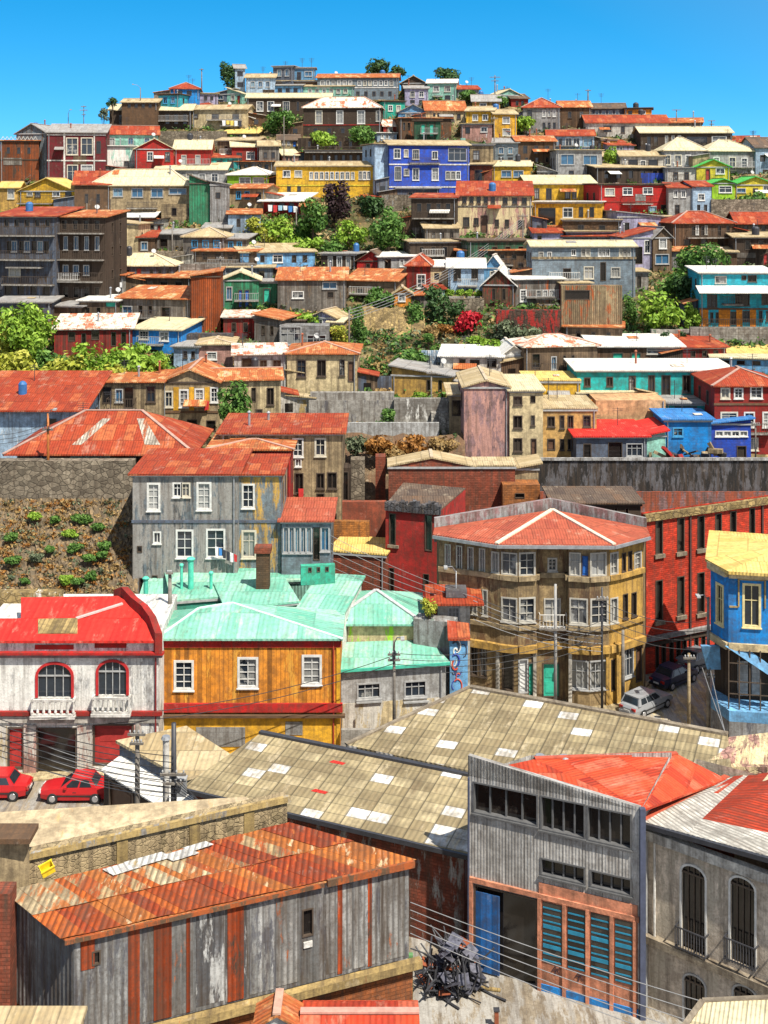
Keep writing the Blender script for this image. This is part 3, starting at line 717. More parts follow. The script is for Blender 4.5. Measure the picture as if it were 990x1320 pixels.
H('red wing with a cream roof and two pale windows beside the red gable', 225, 271, 181, 192, 222, W('red', 'clap'), ('gx', 'cream'), [('c', 1, 234, 200, 240, 212), ('c', 1, 252, 200, 258, 211)], D=202)
H('rough stone retaining wall under the cream house', 206, 292, 168, 169, 190, W('stone', 'stone'), None, dep=.7, name='retaining_wall', cat='wall')
H('low shed with a wavy yellow orange roof on the left slope', 287, 332, 163, 172, 180, W('wood', 'board'), ('shed', 'yellow'), [('o', 3, 292, 174, 328, 178)])
H('weathered timber house under the yellow orange roof', 280, 332, 178, 181, 208, W('wood', 'board', .6), ('gx', 'tan'), [('o', 3, 284, 188, 328, 198, .3)])
H('long white roofed grey house under the red gable house', 200, 291, 210, 219, 243, W('lgrey', 'clap'), ('shed', 'cream'), [('t', 2, 206, 224, 232, 233), ('w', 3, 236, 224, 285, 234)])
H('small maroon house with a cream roof on the left slope', 299, 334, 181, 189, 214, W('dred', 'clap'), ('gx', 'cream'), [('d', 1, 305, 197, 312, 206), ('w', 1, 318, 196, 328, 205)])
H('row of small orange roofed sheds beside the red wing', 272, 309, 198, 203, 222, W('teal', 'board'), ('shed', 'red'), [('o', 2, 276, 207, 304, 216)])
H('lime green house with a white roof and wide window', 293, 346, 216, 225, 248, W('lime', 'clap', .3), ('hip', 'white'), [('w', 2, 307, 229, 342, 237, .8)])
TAN = H('wide tan house with a big cream hip roof and teal windows', 116, 244, 219, 238, 282, W('tan', 'stucco', .5), ('hip', 'cream'), [('t', 1, 146, 243, 158, 253), ('t', 1, 170, 243, 184, 254), ('t', 1, 195, 243, 210, 254), ('t', 1, 218, 243, 240, 250), ('o', 1, 124, 246, 132, 262)])
H('tall windowless gable with a green sheet metal front', 244, 270, 226, 236, 292, W('green', 'corr', .5), ('sl', 'dark'), [], dep=7)
H('grey sheet metal lean-to beside the green gable', 271, 296, 234, 238, 292, W('grey', 'corr', .6), ('sl', 'grey'), [('o', 1, 278, 248, 284, 256)], dep=6)
H('buff house with paired dark windows right of the green gable', 296, 342, 238, 243, 274, W('tan', 'stucco'), ('gx', 'rust'), [('b', 2, 302, 247, 324, 256), ('o', 1, 330, 248, 337, 262)])
H('ochre house at the left edge with an attic window', 0, 24, 235, 242, 275, W('ochre', 'stucco'), ('gx', 'yellow'), [('w', 1, 10, 243, 18, 256)])
YB = H('yellow gabled house with an orange eave and a timber balcony', 25, 96, 230, 246, 276, W('yellow', 'stucco'), ('gy', 'yellow'), [('w', 1, 35, 243, 42, 252), ('d', 1, 45, 243, 52, 254), ('w', 1, 68, 243, 77, 253), ('o', 1, 84, 244, 92, 254)], rails=((26, 94, 262, 1.2, 1.0),))
H('low light blue wall house with a slanting roof on the left slope', 153, 228, 248, 256, 278, W('skyblue', 'stucco', .3), ('sr', 'tan'), [('o', 1, 200, 262, 206, 268)])
H('white roofed shack with a dark plank front', 141, 198, 267, 280, 292, W('rust', 'board', .7), ('shed', 'white'), [('o', 2, 150, 283, 190, 289)])
H('roofless beige ruin with empty window holes', 208, 262, 262, 263, 290, W('tan', 'block', .7), None, [('o', 2, 214, 268, 256, 278, .3)], dep=4, name='ruin', cat='ruin')
# --- centre of the upper slope
H('brown timber terrace with a balustrade above the yellow house', 392, 481, 190, 194, 214, W('brown', 'board', .6), ('flat', 'tan'), [('o', 8, 400, 200, 476, 207, .4)], rails=((394, 479, 196, .9, .6),))
H('grey wooden house with a balcony left of the yellow house', 334, 360, 182, 188, 222, W('greywood', 'board'), ('gx', 'tan'), [('o', 2, 337, 196, 357, 204)])
YEL = H('bright yellow house with a long strip of small white windows', 356, 486, 209, 214, 254, W('yellow', 'stucco', .3), ('gx', 'tan'), [('w', 2, 362, 220, 392, 228, .6), ('w', 9, 398, 222, 458, 231, .62), ('w', 3, 462, 221, 478, 231, .7), ('o', 2, 366, 238, 392, 247, .35)], bands=(239,), bandmat=wall('lemon'))
BLU = H('vivid blue three storey house with white bands and rounded white windows', 502, 605, 182, 187, 256, W('blue', 'stucco', .3), ('gx', 'tan'), [('w', 1, 508, 192, 516, 204), ('w', 1, 521, 193, 526, 202), ('w', 1, 532, 193, 540, 205), ('w', 1, 557, 195, 564, 205), ('y', 1, 578, 191, 601, 207), ('w', 1, 509, 215, 517, 232), ('w', 1, 521, 218, 527, 226), ('w', 1, 532, 217, 540, 232), ('w', 1, 557, 217, 565, 232), ('w', 3, 574, 221, 594, 231, .8)], bands=(212, 241), D=202, yaw=9, dep=9, rails=((528, 566, 210, .8, .5),))
H('pale grey-blue side wall with a flat roof attached beside the vivid blue house', 483, 501, 180, 186, 256, W('paleblue', 'stucco', .4), ('flat', 'tan'), [], D=202.3, dep=8)  # side wall of the blue house, its lit paleness put into the colour
H('tan house with a dark opening right of the vivid blue house', 606, 636, 183, 187, 236, W('tan', 'board', .6), ('flat', 'grey'), [('d', 1, 610, 194, 618, 206), ('o', 1, 612, 214, 622, 230)], D=203)
H('brown brick house with an arched doorway under the tan house', 606, 634, 208, 212, 244, W('brick', 'brick'), ('gx', 'tan'), [('o', 1, 612, 219, 622, 238)], D=199)
H('cream yellow house with a wide window right of the brown brick house', 635, 684, 208, 214, 244, W('yellow', 'stucco', .3), ('gx', 'cream'), [('t', 2, 645, 220, 676, 228, .8)], D=199)
RR = H('large pinkish house on stilts with a big bright red roof', 590, 686, 235, 252, 306, W('pink', 'stucco', .5, 'cream', .5), ('shed', 'red'), [('d', 5, 594, 254, 640, 262, .55), ('d', 3, 645, 255, 682, 263, .5), ('d', 1, 597, 280, 605, 292), ('D', 1, 620, 278, 628, 300), ('d', 1, 611, 281, 617, 290), ('d', 2, 634, 283, 660, 292, .4), ('d', 1, 668, 284, 676, 293)], bands=(266,), bandmat=M_WOOD, dep=7, D=186)
m = MB()
for k in range(8):
    a = RR.pt(0, .4 + k * (RR.w - .8) / 7, RR.z0, .9); m.beam(a, a - Vector((0, 0, 4.6)), .22, .22)
RR.part('stilts', m, M_WOOD)
H('dark timber stilt house left of the big red roof', 530, 588, 250, 255, 312, W('dbrown', 'board', .7), ('shed', 'red'), [('o', 4, 534, 262, 584, 274, .5), ('o', 3, 538, 285, 580, 300, .4)], rails=((533, 586, 281, 1.0, 1.1),), D=187)
H('low house with a narrow bright red roof above the shrubs', 466, 526, 249, 254, 268, W('dbrown', 'stucco'), ('shed', 'red'), [('o', 4, 470, 257, 520, 263)], D=192)
H('blue green sheet metal shed under the vivid blue house', 512, 566, 238, 243, 262, W('slate', 'corr', .6), ('shed', 'grey'), [('o', 2, 520, 247, 556, 256, .3)], D=196)
H('red market shed with a white awning and hanging washing', 340, 387, 250, 259, 280, W('red', 'board', .5), ('shed', 'white'), [('o', 3, 345, 262, 382, 272, .5)], oh=.8)
# --- right shoulder
H('dark red house at the highest point of the right crest', 659, 681, 122, 127, 142, W('dred', 'clap'), ('gx', 'dark'), [('o', 2, 663, 130, 677, 136)], D=232)
H('grey house with pale posts and a hipped red roof on the right crest', 674, 722, 127, 138, 172, W('grey', 'clap'), ('hip', 'red'), [('o', 1, 680, 142, 686, 156), ('c', 3, 698, 142, 718, 150, .5), ('o', 3, 698, 158, 718, 166, .5)])
H('brown house with plank walls right of the hipped red roof', 722, 762, 131, 138, 166, W('brown', 'board'), ('gx', 'rust'), [('d', 2, 727, 144, 757, 152, .3)])
H('long blue-grey house with a rusty roof along the right crest', 761, 806, 134, 140, 152, W('slate', 'clap'), ('gx', 'dark'), [('t', 4, 765, 143, 800, 148)], D=227)
H('small orange house with a flat roof standing on the right crest', 805, 840, 136, 140, 153, W('orange', 'stucco'), ('flat', 'dark'), [('o', 1, 810, 143, 815, 150), ('w', 1, 824, 143, 832, 147)], D=225)
H('long whitewashed house beneath a red-brown roof on the right crest', 756, 862, 149, 158, 178, W('offwhite', 'stucco', .5), ('gx', 'red'), [('o', 1, 778, 162, 788, 170), ('d', 4, 795, 163, 858, 171, .3)])
H('low house with a thin red roof at the end of the right crest', 862, 905, 153, 158, 170, W('greywood', 'board'), ('gx', 'rust'), [('o', 4, 866, 161, 900, 166)], D=221)
H('long dark house with a wide tan roof and white posts on the right slope', 826, 944, 164, 171, 198, W('dbrown', 'clap'), ('gx', 'cream'), [('o', 2, 832, 176, 850, 188, .6), ('c', 3, 855, 175, 880, 188, .4), ('o', 1, 885, 176, 912, 188), ('c', 1, 918, 176, 936, 190)])
CHR = H('grey house with a large cream hip roof and white-framed tall windows', 856, 912, 178, 193, 228, W('lgrey', 'stucco', .5), ('hip', 'cream'), [('W', 1, 858, 200, 864, 212), ('W', 1, 870, 200, 878, 213), ('W', 1, 884, 200, 890, 213), ('c', 1, 900, 198, 908, 212)], D=206)
H('grey stucco wing with cream hip roof and three white windows at the right edge', 913, 974, 181, 194, 228, W('grey', 'stucco', .5), ('hip', 'cream'), [('W', 1, 920, 203, 927, 210), ('W', 1, 940, 203, 948, 219), ('W', 1, 956, 204, 963, 216), ('w', 2, 938, 222, 968, 227, .4)], D=207)
H('white sheet metal house cut by the right picture edge', 974, 1010, 178, 190, 226, W('paleblue', 'corr', .4), ('gx', 'dark'), [('o', 1, 980, 200, 986, 208)], D=208)
H('low red roofed house between the cream hip roof and the right edge', 942, 978, 176, 183, 196, W('brown', 'clap'), ('gx', 'red'), [('o', 2, 948, 186, 970, 192)], D=215)
H('small house with a red roof and white window bay above the wide-windowed grey house', 706, 766, 168, 175, 196, W('paleblue', 'clap'), ('gx', 'red'), [('o', 2, 712, 179, 726, 188), ('w', 2, 728, 178, 748, 188, .8), ('t', 1, 752, 178, 764, 189)])
GWW = H('grey house with two wide blue windows under a thin tan roof', 717, 776, 190, 194, 232, W('grey', 'stucco', .4), ('flat', 'tan'), [('t', 1, 723, 199, 740, 212), ('t', 1, 752, 200, 770, 212), ('o', 2, 726, 220, 768, 228, .3)], D=207)
H('dark timber house with a low rusty roof right of the amber house', 666, 716, 176, 182, 214, W('brown', 'board', .6), ('gx', 'rust'), [('o', 3, 670, 188, 712, 198, .4), ('o', 3, 672, 203, 712, 209, .3)])
H('small white-pillared house below the long dark house', 800, 856, 195, 201, 228, W('offwhite', 'stucco', .5), ('gx', 'tan'), [('o', 1, 810, 206, 822, 222), ('o', 1, 836, 206, 848, 222), ('w', 1, 826, 207, 832, 216)], D=207)
H('teal board fence on the right slope', 768, 806, 222, 223, 237, W('green', 'board'), None, dep=.2, name='fence', cat='fence', D=203)
H('bright blue board fence right of the teal fence', 814, 856, 222, 223, 236, W('blue', 'board'), None, dep=.2, name='fence', cat='fence', D=203)
YO = H('yellow-orange house with a white roof edge above the red house', 680, 768, 227, 237, 264, W('yellow', 'stucco', .4), ('shed', 'cream'), [('d', 1, 689, 243, 695, 256), ('d', 1, 704, 243, 711, 257), ('d', 2, 727, 244, 745, 256, .6)], D=194)
H('orange arcaded house with a white ledge below the yellow-orange house', 688, 776, 256, 261, 296, W('amber', 'stucco', .5), ('flat', 'white'), [('o', 1, 694, 268, 716, 290), ('w', 1, 726, 268, 738, 280), ('o', 2, 742, 267, 770, 280, .4), ('o', 1, 742, 283, 750, 293)], D=189)
H('yellow house with dark green awning at the foot of the dark timber house', 660, 682, 210, 215, 238, W('yellow', 'stucco'), ('gx', 'cream'), [('t', 1, 662, 220, 669, 230)], D=201)
REDH = H('bright red house with three white windows and a flat roof', 773, 861, 234, 238, 280, W('red', 'clap', .2), ('flat', 'dark'), [('w', 1, 780, 243, 792, 252), ('w', 1, 803, 242, 815, 251), ('w', 1, 829, 242, 841, 250), ('o', 1, 852, 264, 860, 274), ('t', 1, 836, 266, 846, 273)], bands=(260,), bandmat=wall('dred'), D=192)
H('grey house with a rusty orange roof right of the bright red house', 862, 893, 236, 242, 282, W('lgrey', 'clap'), ('gx', 'red'), [('w', 2, 866, 246, 886, 254), ('o', 1, 870, 264, 876, 276)], D=192)
H('pale blue tower with a small window between the grey house and the lime houses', 893, 917, 234, 240, 282, W('paleblue', 'clap', .3), ('gx', 'red'), [('w', 1, 900, 250, 908, 258), ('o', 2, 896, 264, 914, 272, .4)], D=192.5, dep=5)
H('lime house with a green gable roof, the upper of the lime houses', 898, 941, 206, 215, 242, W('lemon', 'clap', .3), ('gy', 'green'), [('R', 1, 910, 218, 915, 234), ('w', 1, 923, 217, 934, 224)], D=198)
H('green-roofed olive house with a white window below the upper lime house', 918, 947, 231, 236, 264, W('lime', 'stucco', .3), ('gy', 'green'), [('w', 1, 927, 240, 943, 248)], D=193)
H('yellow house with a green gable roof at the right edge', 947, 1000, 228, 238, 262, W('lemon', 'stucco', .3), ('gy', 'green'), [('t', 1, 950, 243, 961, 248), ('d', 1, 971, 243, 977, 256), ('w', 1, 984, 240, 996, 246)], D=193.5)
H('rough stone wall under the olive house', 917, 992, 256, 257, 282, W('stone', 'stone'), None, dep=.7, D=190, name='retaining_wall', cat='wall')
# =================================================================== middle of the slope, left
TEN = H('tall dark wooden tenement with a red roof and stacked balconies at the left edge', -8, 72, 268, 279, 402, W('slate', 'board', .7, 'dbrown'), ('shed', 'red'), [('o', 5, 2, 283, 68, 292, .45), ('t', 3, 10, 311, 60, 324, .4), ('o', 4, 4, 311, 68, 326, .35), ('w', 1, 12, 345, 26, 356), ('o', 4, 2, 368, 68, 380, .5)], rails=((-4, 70, 303, 1.1, .9), (-4, 70, 334, 1.1, .9), (6, 70, 366, 1.0, .8)), D=163, dep=8, pipe=False)
H('dark plank tenement wing with blue shutters and stilts', 73, 136, 272, 280, 402, W('dbrown', 'board', .6), ('shed', 'rust'), [('o', 4, 76, 284, 132, 296, .5), ('t', 4, 78, 305, 132, 322, .35), ('t', 3, 78, 342, 118, 354, .5), ('o', 4, 78, 370, 132, 384, .5)], rails=((74, 134, 300, 1.1, .8), (74, 134, 334, 1.1, .8), (74, 132, 362, 1.1, .8)), D=165, dep=7)
H('cream stained wall house without windows beside the dark tenement', 137, 178, 285, 289, 334, W('cream', 'stucco', .6, 'rust', .3), ('sl', 'tan'), [('o', 1, 142, 308, 147, 314)], D=172)
H('narrow house with a red roof right of the cream stained wall', 178, 200, 298, 306, 336, W('brown', 'board'), ('shed', 'red'), [('t', 1, 182, 312, 190, 322)], D=172)
H('timber house with blue windows and a tan gable roof above rubble', 236, 290, 294, 305, 338, W('greywood', 'board', .7), ('hip', 'tan'), [('b', 3, 244, 310, 286, 319, .5)], rails=((245, 288, 330, 1.4, .8),), D=171)
H('low timber wing with blue windows right of the tan gable roof', 290, 318, 302, 308, 336, W('greywood', 'board', .7), ('shed', 'grey'), [('b', 2, 292, 312, 314, 320, .5)], D=171)
H('grey block wall under the blue-windowed timber house', 232, 330, 339, 340, 362, W('concrete', 'block', .7), None, dep=.5, D=165, name='retaining_wall', cat='wall')
H('house under a wide shallow cream pyramid roof', 112, 224, 327, 342, 372, W('slate', 'board', .7), ('hip', 'cream'), [('o', 5, 120, 348, 170, 362, .4), ('R', 1, 176, 346, 182, 366), ('o', 3, 190, 347, 222, 358, .4)], D=164)
H('white shed with a rusty roof and washing beside the dark tenement', 99, 160, 349, 355, 386, W('offwhite', 'board', .6), ('shed', 'rust'), [('o', 1, 114, 362, 124, 376), ('o', 2, 130, 362, 156, 374)], D=159)
RL = H('grey timber house below a long rusty orange roof', 152, 245, 370, 385, 424, W('greywood', 'board', .7, 'wood'), ('shed', 'rust'), [('t', 1, 158, 395, 170, 408), ('o', 2, 175, 394, 200, 404, .4), ('o', 1, 208, 396, 220, 412)], D=153)
H('timber shack hung with a green cloth left of the long rusty roof', 102, 152, 382, 388, 424, W('wood', 'board', .7), ('shed', 'white'), [('o', 2, 106, 396, 134, 406, .4), ('g', 1, 136, 386, 150, 396)], D=153)
H('upper house with a wavy rust roof behind the long rusty roof', 158, 246, 350, 358, 376, W('brown', 'board', .6), ('shed', 'rust'), [('o', 4, 164, 362, 240, 370)], D=159)
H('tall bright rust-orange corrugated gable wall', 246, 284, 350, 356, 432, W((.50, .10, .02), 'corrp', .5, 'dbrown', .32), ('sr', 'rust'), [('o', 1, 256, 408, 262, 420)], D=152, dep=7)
H('shed with a white and rust striped roof and a maroon plank wall', 70, 170, 406, 424, 462, W('dred', 'board', .7), ('shed', 'rustwhite'), [('o', 1, 88, 428, 97, 440), ('o', 1, 105, 430, 111, 456), ('o', 1, 118, 426, 128, 438), ('o', 2, 140, 428, 166, 446, .5)], D=146)
H('bright blue walled house sharing the striped roof edge', 171, 233, 411, 425, 458, W('brightblue', 'stucco', .5), ('shed', 'cream'), [('w', 1, 180, 427, 191, 437), ('w', 1, 206, 428, 217, 439)], D=146)
H('small greyish-blue house with two dark windows below the striped roof', 224, 256, 443, 448, 478, W('paleblue', 'stucco', .5), ('flat', 'grey'), [('d', 2, 234, 453, 254, 461, .4)], D=141)
H('small pink house with a window beside the greyish-blue house', 255, 300, 438, 444, 478, W('pink', 'stucco', .5), ('hip', 'tan'), [('w', 1, 267, 454, 279, 463)], D=140.5)
GRN = H('green plank house with blue doors and a pale roof', 286, 334, 351, 361, 400, W('green', 'board', .5), ('gy', 'cream'), [('t', 1, 292, 370, 299, 386), ('B', 1, 308, 374, 312, 396), ('B', 1, 316, 374, 321, 396)], D=158)
H('green board fence house right of the green plank house', 331, 359, 360, 364, 396, W('green', 'board', .5), ('flat', 'grey'), [('g', 1, 340, 372, 348, 390)], D=156, dep=4)
H('pale blue cottage with a long thin roof on the centre slope', 310, 406, 315, 325, 350, W('skyblue', 'stucco', .5), ('shed', 'tan'), [('o', 2, 318, 329, 345, 338, .4), ('w', 1, 352, 329, 364, 338), ('o', 2, 372, 329, 400, 338, .4)], D=171)
H('grey shack with a pale sheet awning under the pale blue cottage', 288, 352, 340, 345, 368, W('greyblue', 'board', .6), ('shed', 'tan'), [('o', 3, 294, 349, 346, 358, .4)], D=164)
LONG = H('long plank house under a rust and tan roof in the centre of the slope', 358, 446, 346, 361, 404, W('greywood', 'board', .6, 'wood'), ('shed', 'rust'), [('w', 1, 377, 376, 391, 384), ('t', 1, 416, 364, 434, 372), ('o', 1, 422, 376, 430, 384)], D=157)
H('brown rendered wing with a rust roof right of the long plank house', 446, 512, 348, 362, 394, W('wood', 'stucco', .6), ('shed', 'rust'), [('o', 1, 460, 372, 469, 380), ('o', 1, 486, 370, 492, 380)], D=157.5)
H('small dark red gabled shed above the rust and tan roof', 460, 497, 324, 336, 352, W('red', 'board', .4), ('gy', 'dark'), [('o', 1, 472, 340, 477, 350)], D=167)
H('open shed of white timber frames left of the dark red gabled shed', 414, 459, 324, 328, 350, W('dbrown', 'board', .6), ('flat', 'grey'), [('c', 3, 420, 331, 455, 345, .5)], D=168)
H('low grey house with a thin white roof in the centre of the slope', 488, 542, 325, 331, 354, W('grey', 'stucco', .6), ('shed', 'white'), [('o', 1, 496, 334, 504, 348), ('w', 2, 512, 335, 536, 343, .4)], D=170)
H('dark red cottage with an orange hip roof and one white window', 524, 554, 329, 341, 378, W('dred', 'board', .6), ('hip', 'red'), [('W', 1, 538, 354, 548, 371)], D=163)
H('cream wall shed right of the dark red cottage', 554, 577, 336, 344, 374, W('cream', 'stucco', .5), ('shed', 'white'), [('o', 1, 560, 352, 566, 360)], D=163.5)
LB = H('light blue cottage with a white roof and two dark windows', 578, 624, 334, 345, 380, W('paleblue', 'clap', .3), ('gx', 'white'), [('d', 1, 585, 345, 594, 361), ('d', 1, 608, 345, 616, 360)], D=163)
H('pale blue gable end wing on the right of the light blue cottage', 624, 648, 330, 345, 372, W('skyblue', 'clap', .3), ('gy', 'white'), [('w', 1, 632, 350, 639, 358)], D=163.5)
H('low teal roofed hut behind the light blue cottage', 545, 600, 321, 327, 340, W('turq', 'board'), ('shed', 'blue'), [('o', 3, 550, 330, 594, 336)], D=172)
DRG = H('dark weathered gabled shed with a white roof above a black slope', 622, 664, 348, 367, 402, W('brown', 'board', .6, 'dred'), ('gy', 'white'), [('o', 2, 630, 372, 656, 386, .3)], D=156, dep=9)
H('grey house with a white roof and white windows joined to the dark gabled shed', 664, 726, 349, 360, 400, W('greywood', 'board', .6, 'rust'), ('shed', 'white'), [('W', 1, 671, 374, 678, 388), ('c', 4, 690, 374, 724, 385, .7)], rails=((690, 724, 392, .9, .7),), D=156.5, dep=8)
H('small rust and white chapel-like hut in the shrubs', 508, 530, 371, 378, 394, W('orange', 'stucco', .5), ('gy', 'tan'), [('w', 1, 514, 380, 522, 388)], D=155, dep=3)
# --- middle of the slope, right
H('lilac house with a lean-to roof under the bright red house', 796, 852, 273, 279, 312, W('lilac', 'stucco', .5), ('sl', 'grey'), [('o', 1, 803, 287, 811, 297), ('o', 1, 836, 286, 844, 294)], D=182)
H('timber house with a rusty orange hip roof and balcony on the right slope', 868, 946, 273, 287, 326, W('brown', 'board', .6), ('hip', 'red'), [('o', 2, 888, 292, 912, 304, .4), ('c', 2, 893, 291, 916, 302, .25), ('o', 2, 922, 291, 944, 304, .4), ('o', 3, 875, 308, 940, 318, .4)], D=178, rails=((885, 944, 306, 1.0, .8),))
H('low house with a rusty red roof at the right edge below the lime houses', 950, 1005, 274, 288, 306, W('wood', 'board'), ('gx', 'red'), [('o', 3, 956, 291, 990, 298)], D=181)
H('brown shanty with a stair at the right picture edge', 946, 1000, 300, 306, 345, W('dbrown', 'board', .6), ('shed', 'tan'), [('o', 2, 955, 310, 990, 322, .4), ('R', 1, 984, 326, 990, 342)], D=172)
H('brown rubble-walled house with a flat roof between the orange arcade and lilac house', 725, 800, 281, 284, 312, W('brown', 'stone', .6), ('flat', 'tan'), [('o', 2, 735, 290, 790, 302, .3)], D=184)
H('small whitish lilac house on the upper left corner of the long pale house', 688, 726, 293, 300, 322, W('lilac', 'stucco', .3), ('gx', 'red'), [('o', 1, 693, 304, 698, 314)], D=177)
H('thin red roofed shed right of the whitish lilac house', 726, 790, 299, 305, 322, W('grey', 'board'), ('shed', 'red'), [('o', 3, 732, 309, 784, 316)], D=178)
PL = H('long pale blue upper storey house with small white windows over a concrete floor', 686, 819, 311, 318, 385, W('greyblue', 'clap', .3), ('gx', 'cream'), [('w', 1, 695, 325, 700, 333), ('w', 1, 706, 325, 711, 333), ('w', 1, 737, 322, 742, 329), ('w', 2, 749, 321, 761, 330, .8), ('w', 3, 771, 321, 786, 330, .85), ('w', 3, 798, 321, 813, 330, .85), ('w', 1, 753, 344, 765, 359), ('o', 1, 726, 346, 736, 362), ('o', 1, 774, 338, 781, 362), ('w', 1, 788, 345, 799, 357)], D=164)
PL.band(0, PL.at(0, 750, 334)[1], .3, .12, wall('tan', 'board'), 'ledge')
H('lilac cottage with a gable front and white patches right of the long pale house', 804, 842, 296, 306, 352, W('lilac', 'stucco', .4), ('sr', 'red'), [('o', 1, 818, 318, 828, 340), ('w', 1, 831, 310, 838, 326)], D=171)
H('narrow timber gable with one pale oval window', 842, 866, 294, 306, 352, W('wood', 'board', .5), ('gy', 'grey'), [('c', 1, 850, 304, 859, 320), ('t', 1, 845, 328, 862, 340)], D=171.5)
CY1 = H('cyan and orange house with a white awning and balcony', 902, 1000, 344, 352, 422, W('cyan', 'clap', .2), ('shed', 'white'), [('c', 1, 922, 356, 936, 365), ('o', 1, 956, 355, 962, 361), ('d', 1, 964, 355, 975, 363), ('d', 1, 912, 380, 924, 396), ('d', 1, 948, 379, 966, 394), ('d', 1, 982, 377, 996, 392), ('d', 2, 914, 403, 928, 415, .5), ('d', 1, 942, 402, 949, 418), ('d', 1, 958, 401, 966, 414), ('d', 2, 976, 401, 994, 414, .4)], D=148, rails=((904, 998, 421, 1.0, .9),))
_, zz = CY1.at(0, 940, 398); _, zb = CY1.at(0, 940, 423)
m = MB()
xs = [(0, .11), (.25, .40), (.48, .56), (.66, .74), (.95, 1.0)]
for a, b in xs: m = MB(); m.hexa([CY1.pt(0, a * CY1.w, zb, .06), CY1.pt(0, b * CY1.w, zb, .06), CY1.pt(0, b * CY1.w, zb, 0.005), CY1.pt(0, a * CY1.w, zb, 0.005)], [CY1.pt(0, a * CY1.w, zz, .06), CY1.pt(0, b * CY1.w, zz, .06), CY1.pt(0, b * CY1.w, zz, 0.005), CY1.pt(0, a * CY1.w, zz, 0.005)]); CY1.part('orange_panel', m, wall((.80, .26, .02), 'clap', .2))
CY1.band(0, zz - .1, .2, .12, wall('brown'), 'ledge')
_, za = CY1.at(0, 940, 368); m = MB()
m.slab([CY1.pt(0, -.5, za - .7, 2.0), CY1.pt(0, CY1.w, za - .7, 2.0), CY1.pt(0, CY1.w, za, .02), CY1.pt(0, -.5, za, .02)], .1)
CY1.part('awning', m, roofm('white'))
H('pale concrete retaining wall below the cyan and orange house', 890, 1000, 421, 422, 448, W('concrete', 'block', .7), None, dep=.6, D=144, name='retaining_wall', cat='wall')
H('tall rusty corrugated retaining wall of sheets in the centre right', 724, 802, 366, 368, 440, W('tan', 'corrp', .7, 'rust', .42), None, [('o', 1, 728, 374, 760, 386)], dep=1.2, D=152, name='retaining_wall', cat='wall')
H('black stained slope wall with a red brick patch under the white-roofed gables', 640, 724, 398, 400, 442, W('dbrown', 'stone', .7, 'dred', .45), None, dep=1.2, D=150, name='retaining_wall', cat='wall')
H('dark red timber house with a railing at the top of the corrugated wall', 724, 762, 362, 366, 396, W('dred', 'board', .6), ('flat', 'tan'), [('o', 2, 728, 372, 758, 382, .4)], D=156)
# --- lower slope
H('timber house with a rust and cream striped hip roof above the yellow terrace', 676, 770, 432, 446, 492, W('wood', 'board', .6, 'yellow', .35), ('hip', 'rustwhite'), [('o', 1, 686, 456, 696, 474), ('t', 1, 711, 460, 717, 476), ('d', 2, 722, 458, 744, 474, .3)], D=140)
H('long house with a white roof and green arched windows', 764, 880, 432, 447, 474, W('brown', 'board', .6), ('shed', 'white'), [('g', 1, 790, 455, 803, 466), ('g', 1, 814, 455, 826, 466), ('c', 1, 834, 449, 876, 456), ('o', 1, 838, 459, 874, 466)], D=140.5)
H('dark red walled house with a rust red roof right of the long white roof', 880, 936, 432, 448, 472, W('dred', 'board', .6), ('shed', 'red'), [('o', 3, 886, 452, 930, 460, .4)], D=141)
H('house with a pale yellow roof at the right edge under the retaining wall', 938, 1010, 443, 456, 470, W('tan', 'stucco'), ('shed', 'yellow'), [('o', 3, 944, 459, 990, 465)], D=139)
H('low house with a cream roof and blue gable at the end of the teal house', 918, 1000, 456, 462, 474, W('skyblue', 'stucco'), ('shed', 'cream'), [('o', 3, 925, 465, 985, 470)], D=136)
WG = H('white gable end with a blue edge and small window', 646, 678, 446, 458, 488, W('white', 'clap', .15), ('gy', 'white'), [('d', 1, 656, 462, 663, 472)], D=139)
H('white-roofed grey veranda house left of the white gable end', 568, 647, 446, 460, 492, W('offwhite', 'stucco', .5), ('shed', 'white'), [('o', 1, 592, 463, 600, 478), ('o', 1, 628, 463, 640, 474), ('d', 1, 606, 464, 618, 478)], D=139.5)
TWO = H('two storey cream house with dark windows and a rust red hip roof', 370, 460, 442, 456, 514, W('cream', 'stucco', .6), ('hip', 'rust'), [('d', 1, 383, 464, 394, 486), ('d', 1, 409, 464, 420, 485), ('d', 1, 438, 464, 444, 484), ('D', 1, 449, 466, 456, 492)], D=133, dep=8)
H('grey shaded porch wing with a rust and white roof beside the two storey house', 302, 369, 444, 457, 514, W('lgrey', 'stucco', .6), ('shed', 'rustwhite'), [('d', 1, 335, 464, 344, 482), ('d', 1, 352, 464, 362, 486), ('o', 1, 312, 462, 326, 476)], D=133.5, dep=6)
H('house with a grid of blue lattice panels and a grey wall', 360, 424, 418, 420, 448, W('grey', 'block', .5), None, [('y', 1, 362, 421, 388, 444), ('y', 1, 396, 432, 420, 445)], dep=3, D=142, name='lattice_screen', cat='screen')
LT = H('tan lean-to house with a long sloping pale roof beside the concrete walls', 505, 582, 473, 484, 512, W('ochre', 'stucco', .5), ('sl', 'grey'), [('o', 2, 545, 490, 575, 504, .3)], D=131, dep=5)
H('dark blue plank fence with crates in front of the cream two storey house', 462, 505, 484, 485, 506, W('slate', 'board', .5), None, dep=.2, D=131.5, name='fence', cat='fence')
H('grey rendered retaining wall with a black stain under the two storey house', 400, 508, 504, 506, 550, W('concrete', 'stucco', .7, 'dgrey', .4), None, dep=.8, D=128, name='retaining_wall', cat='wall')
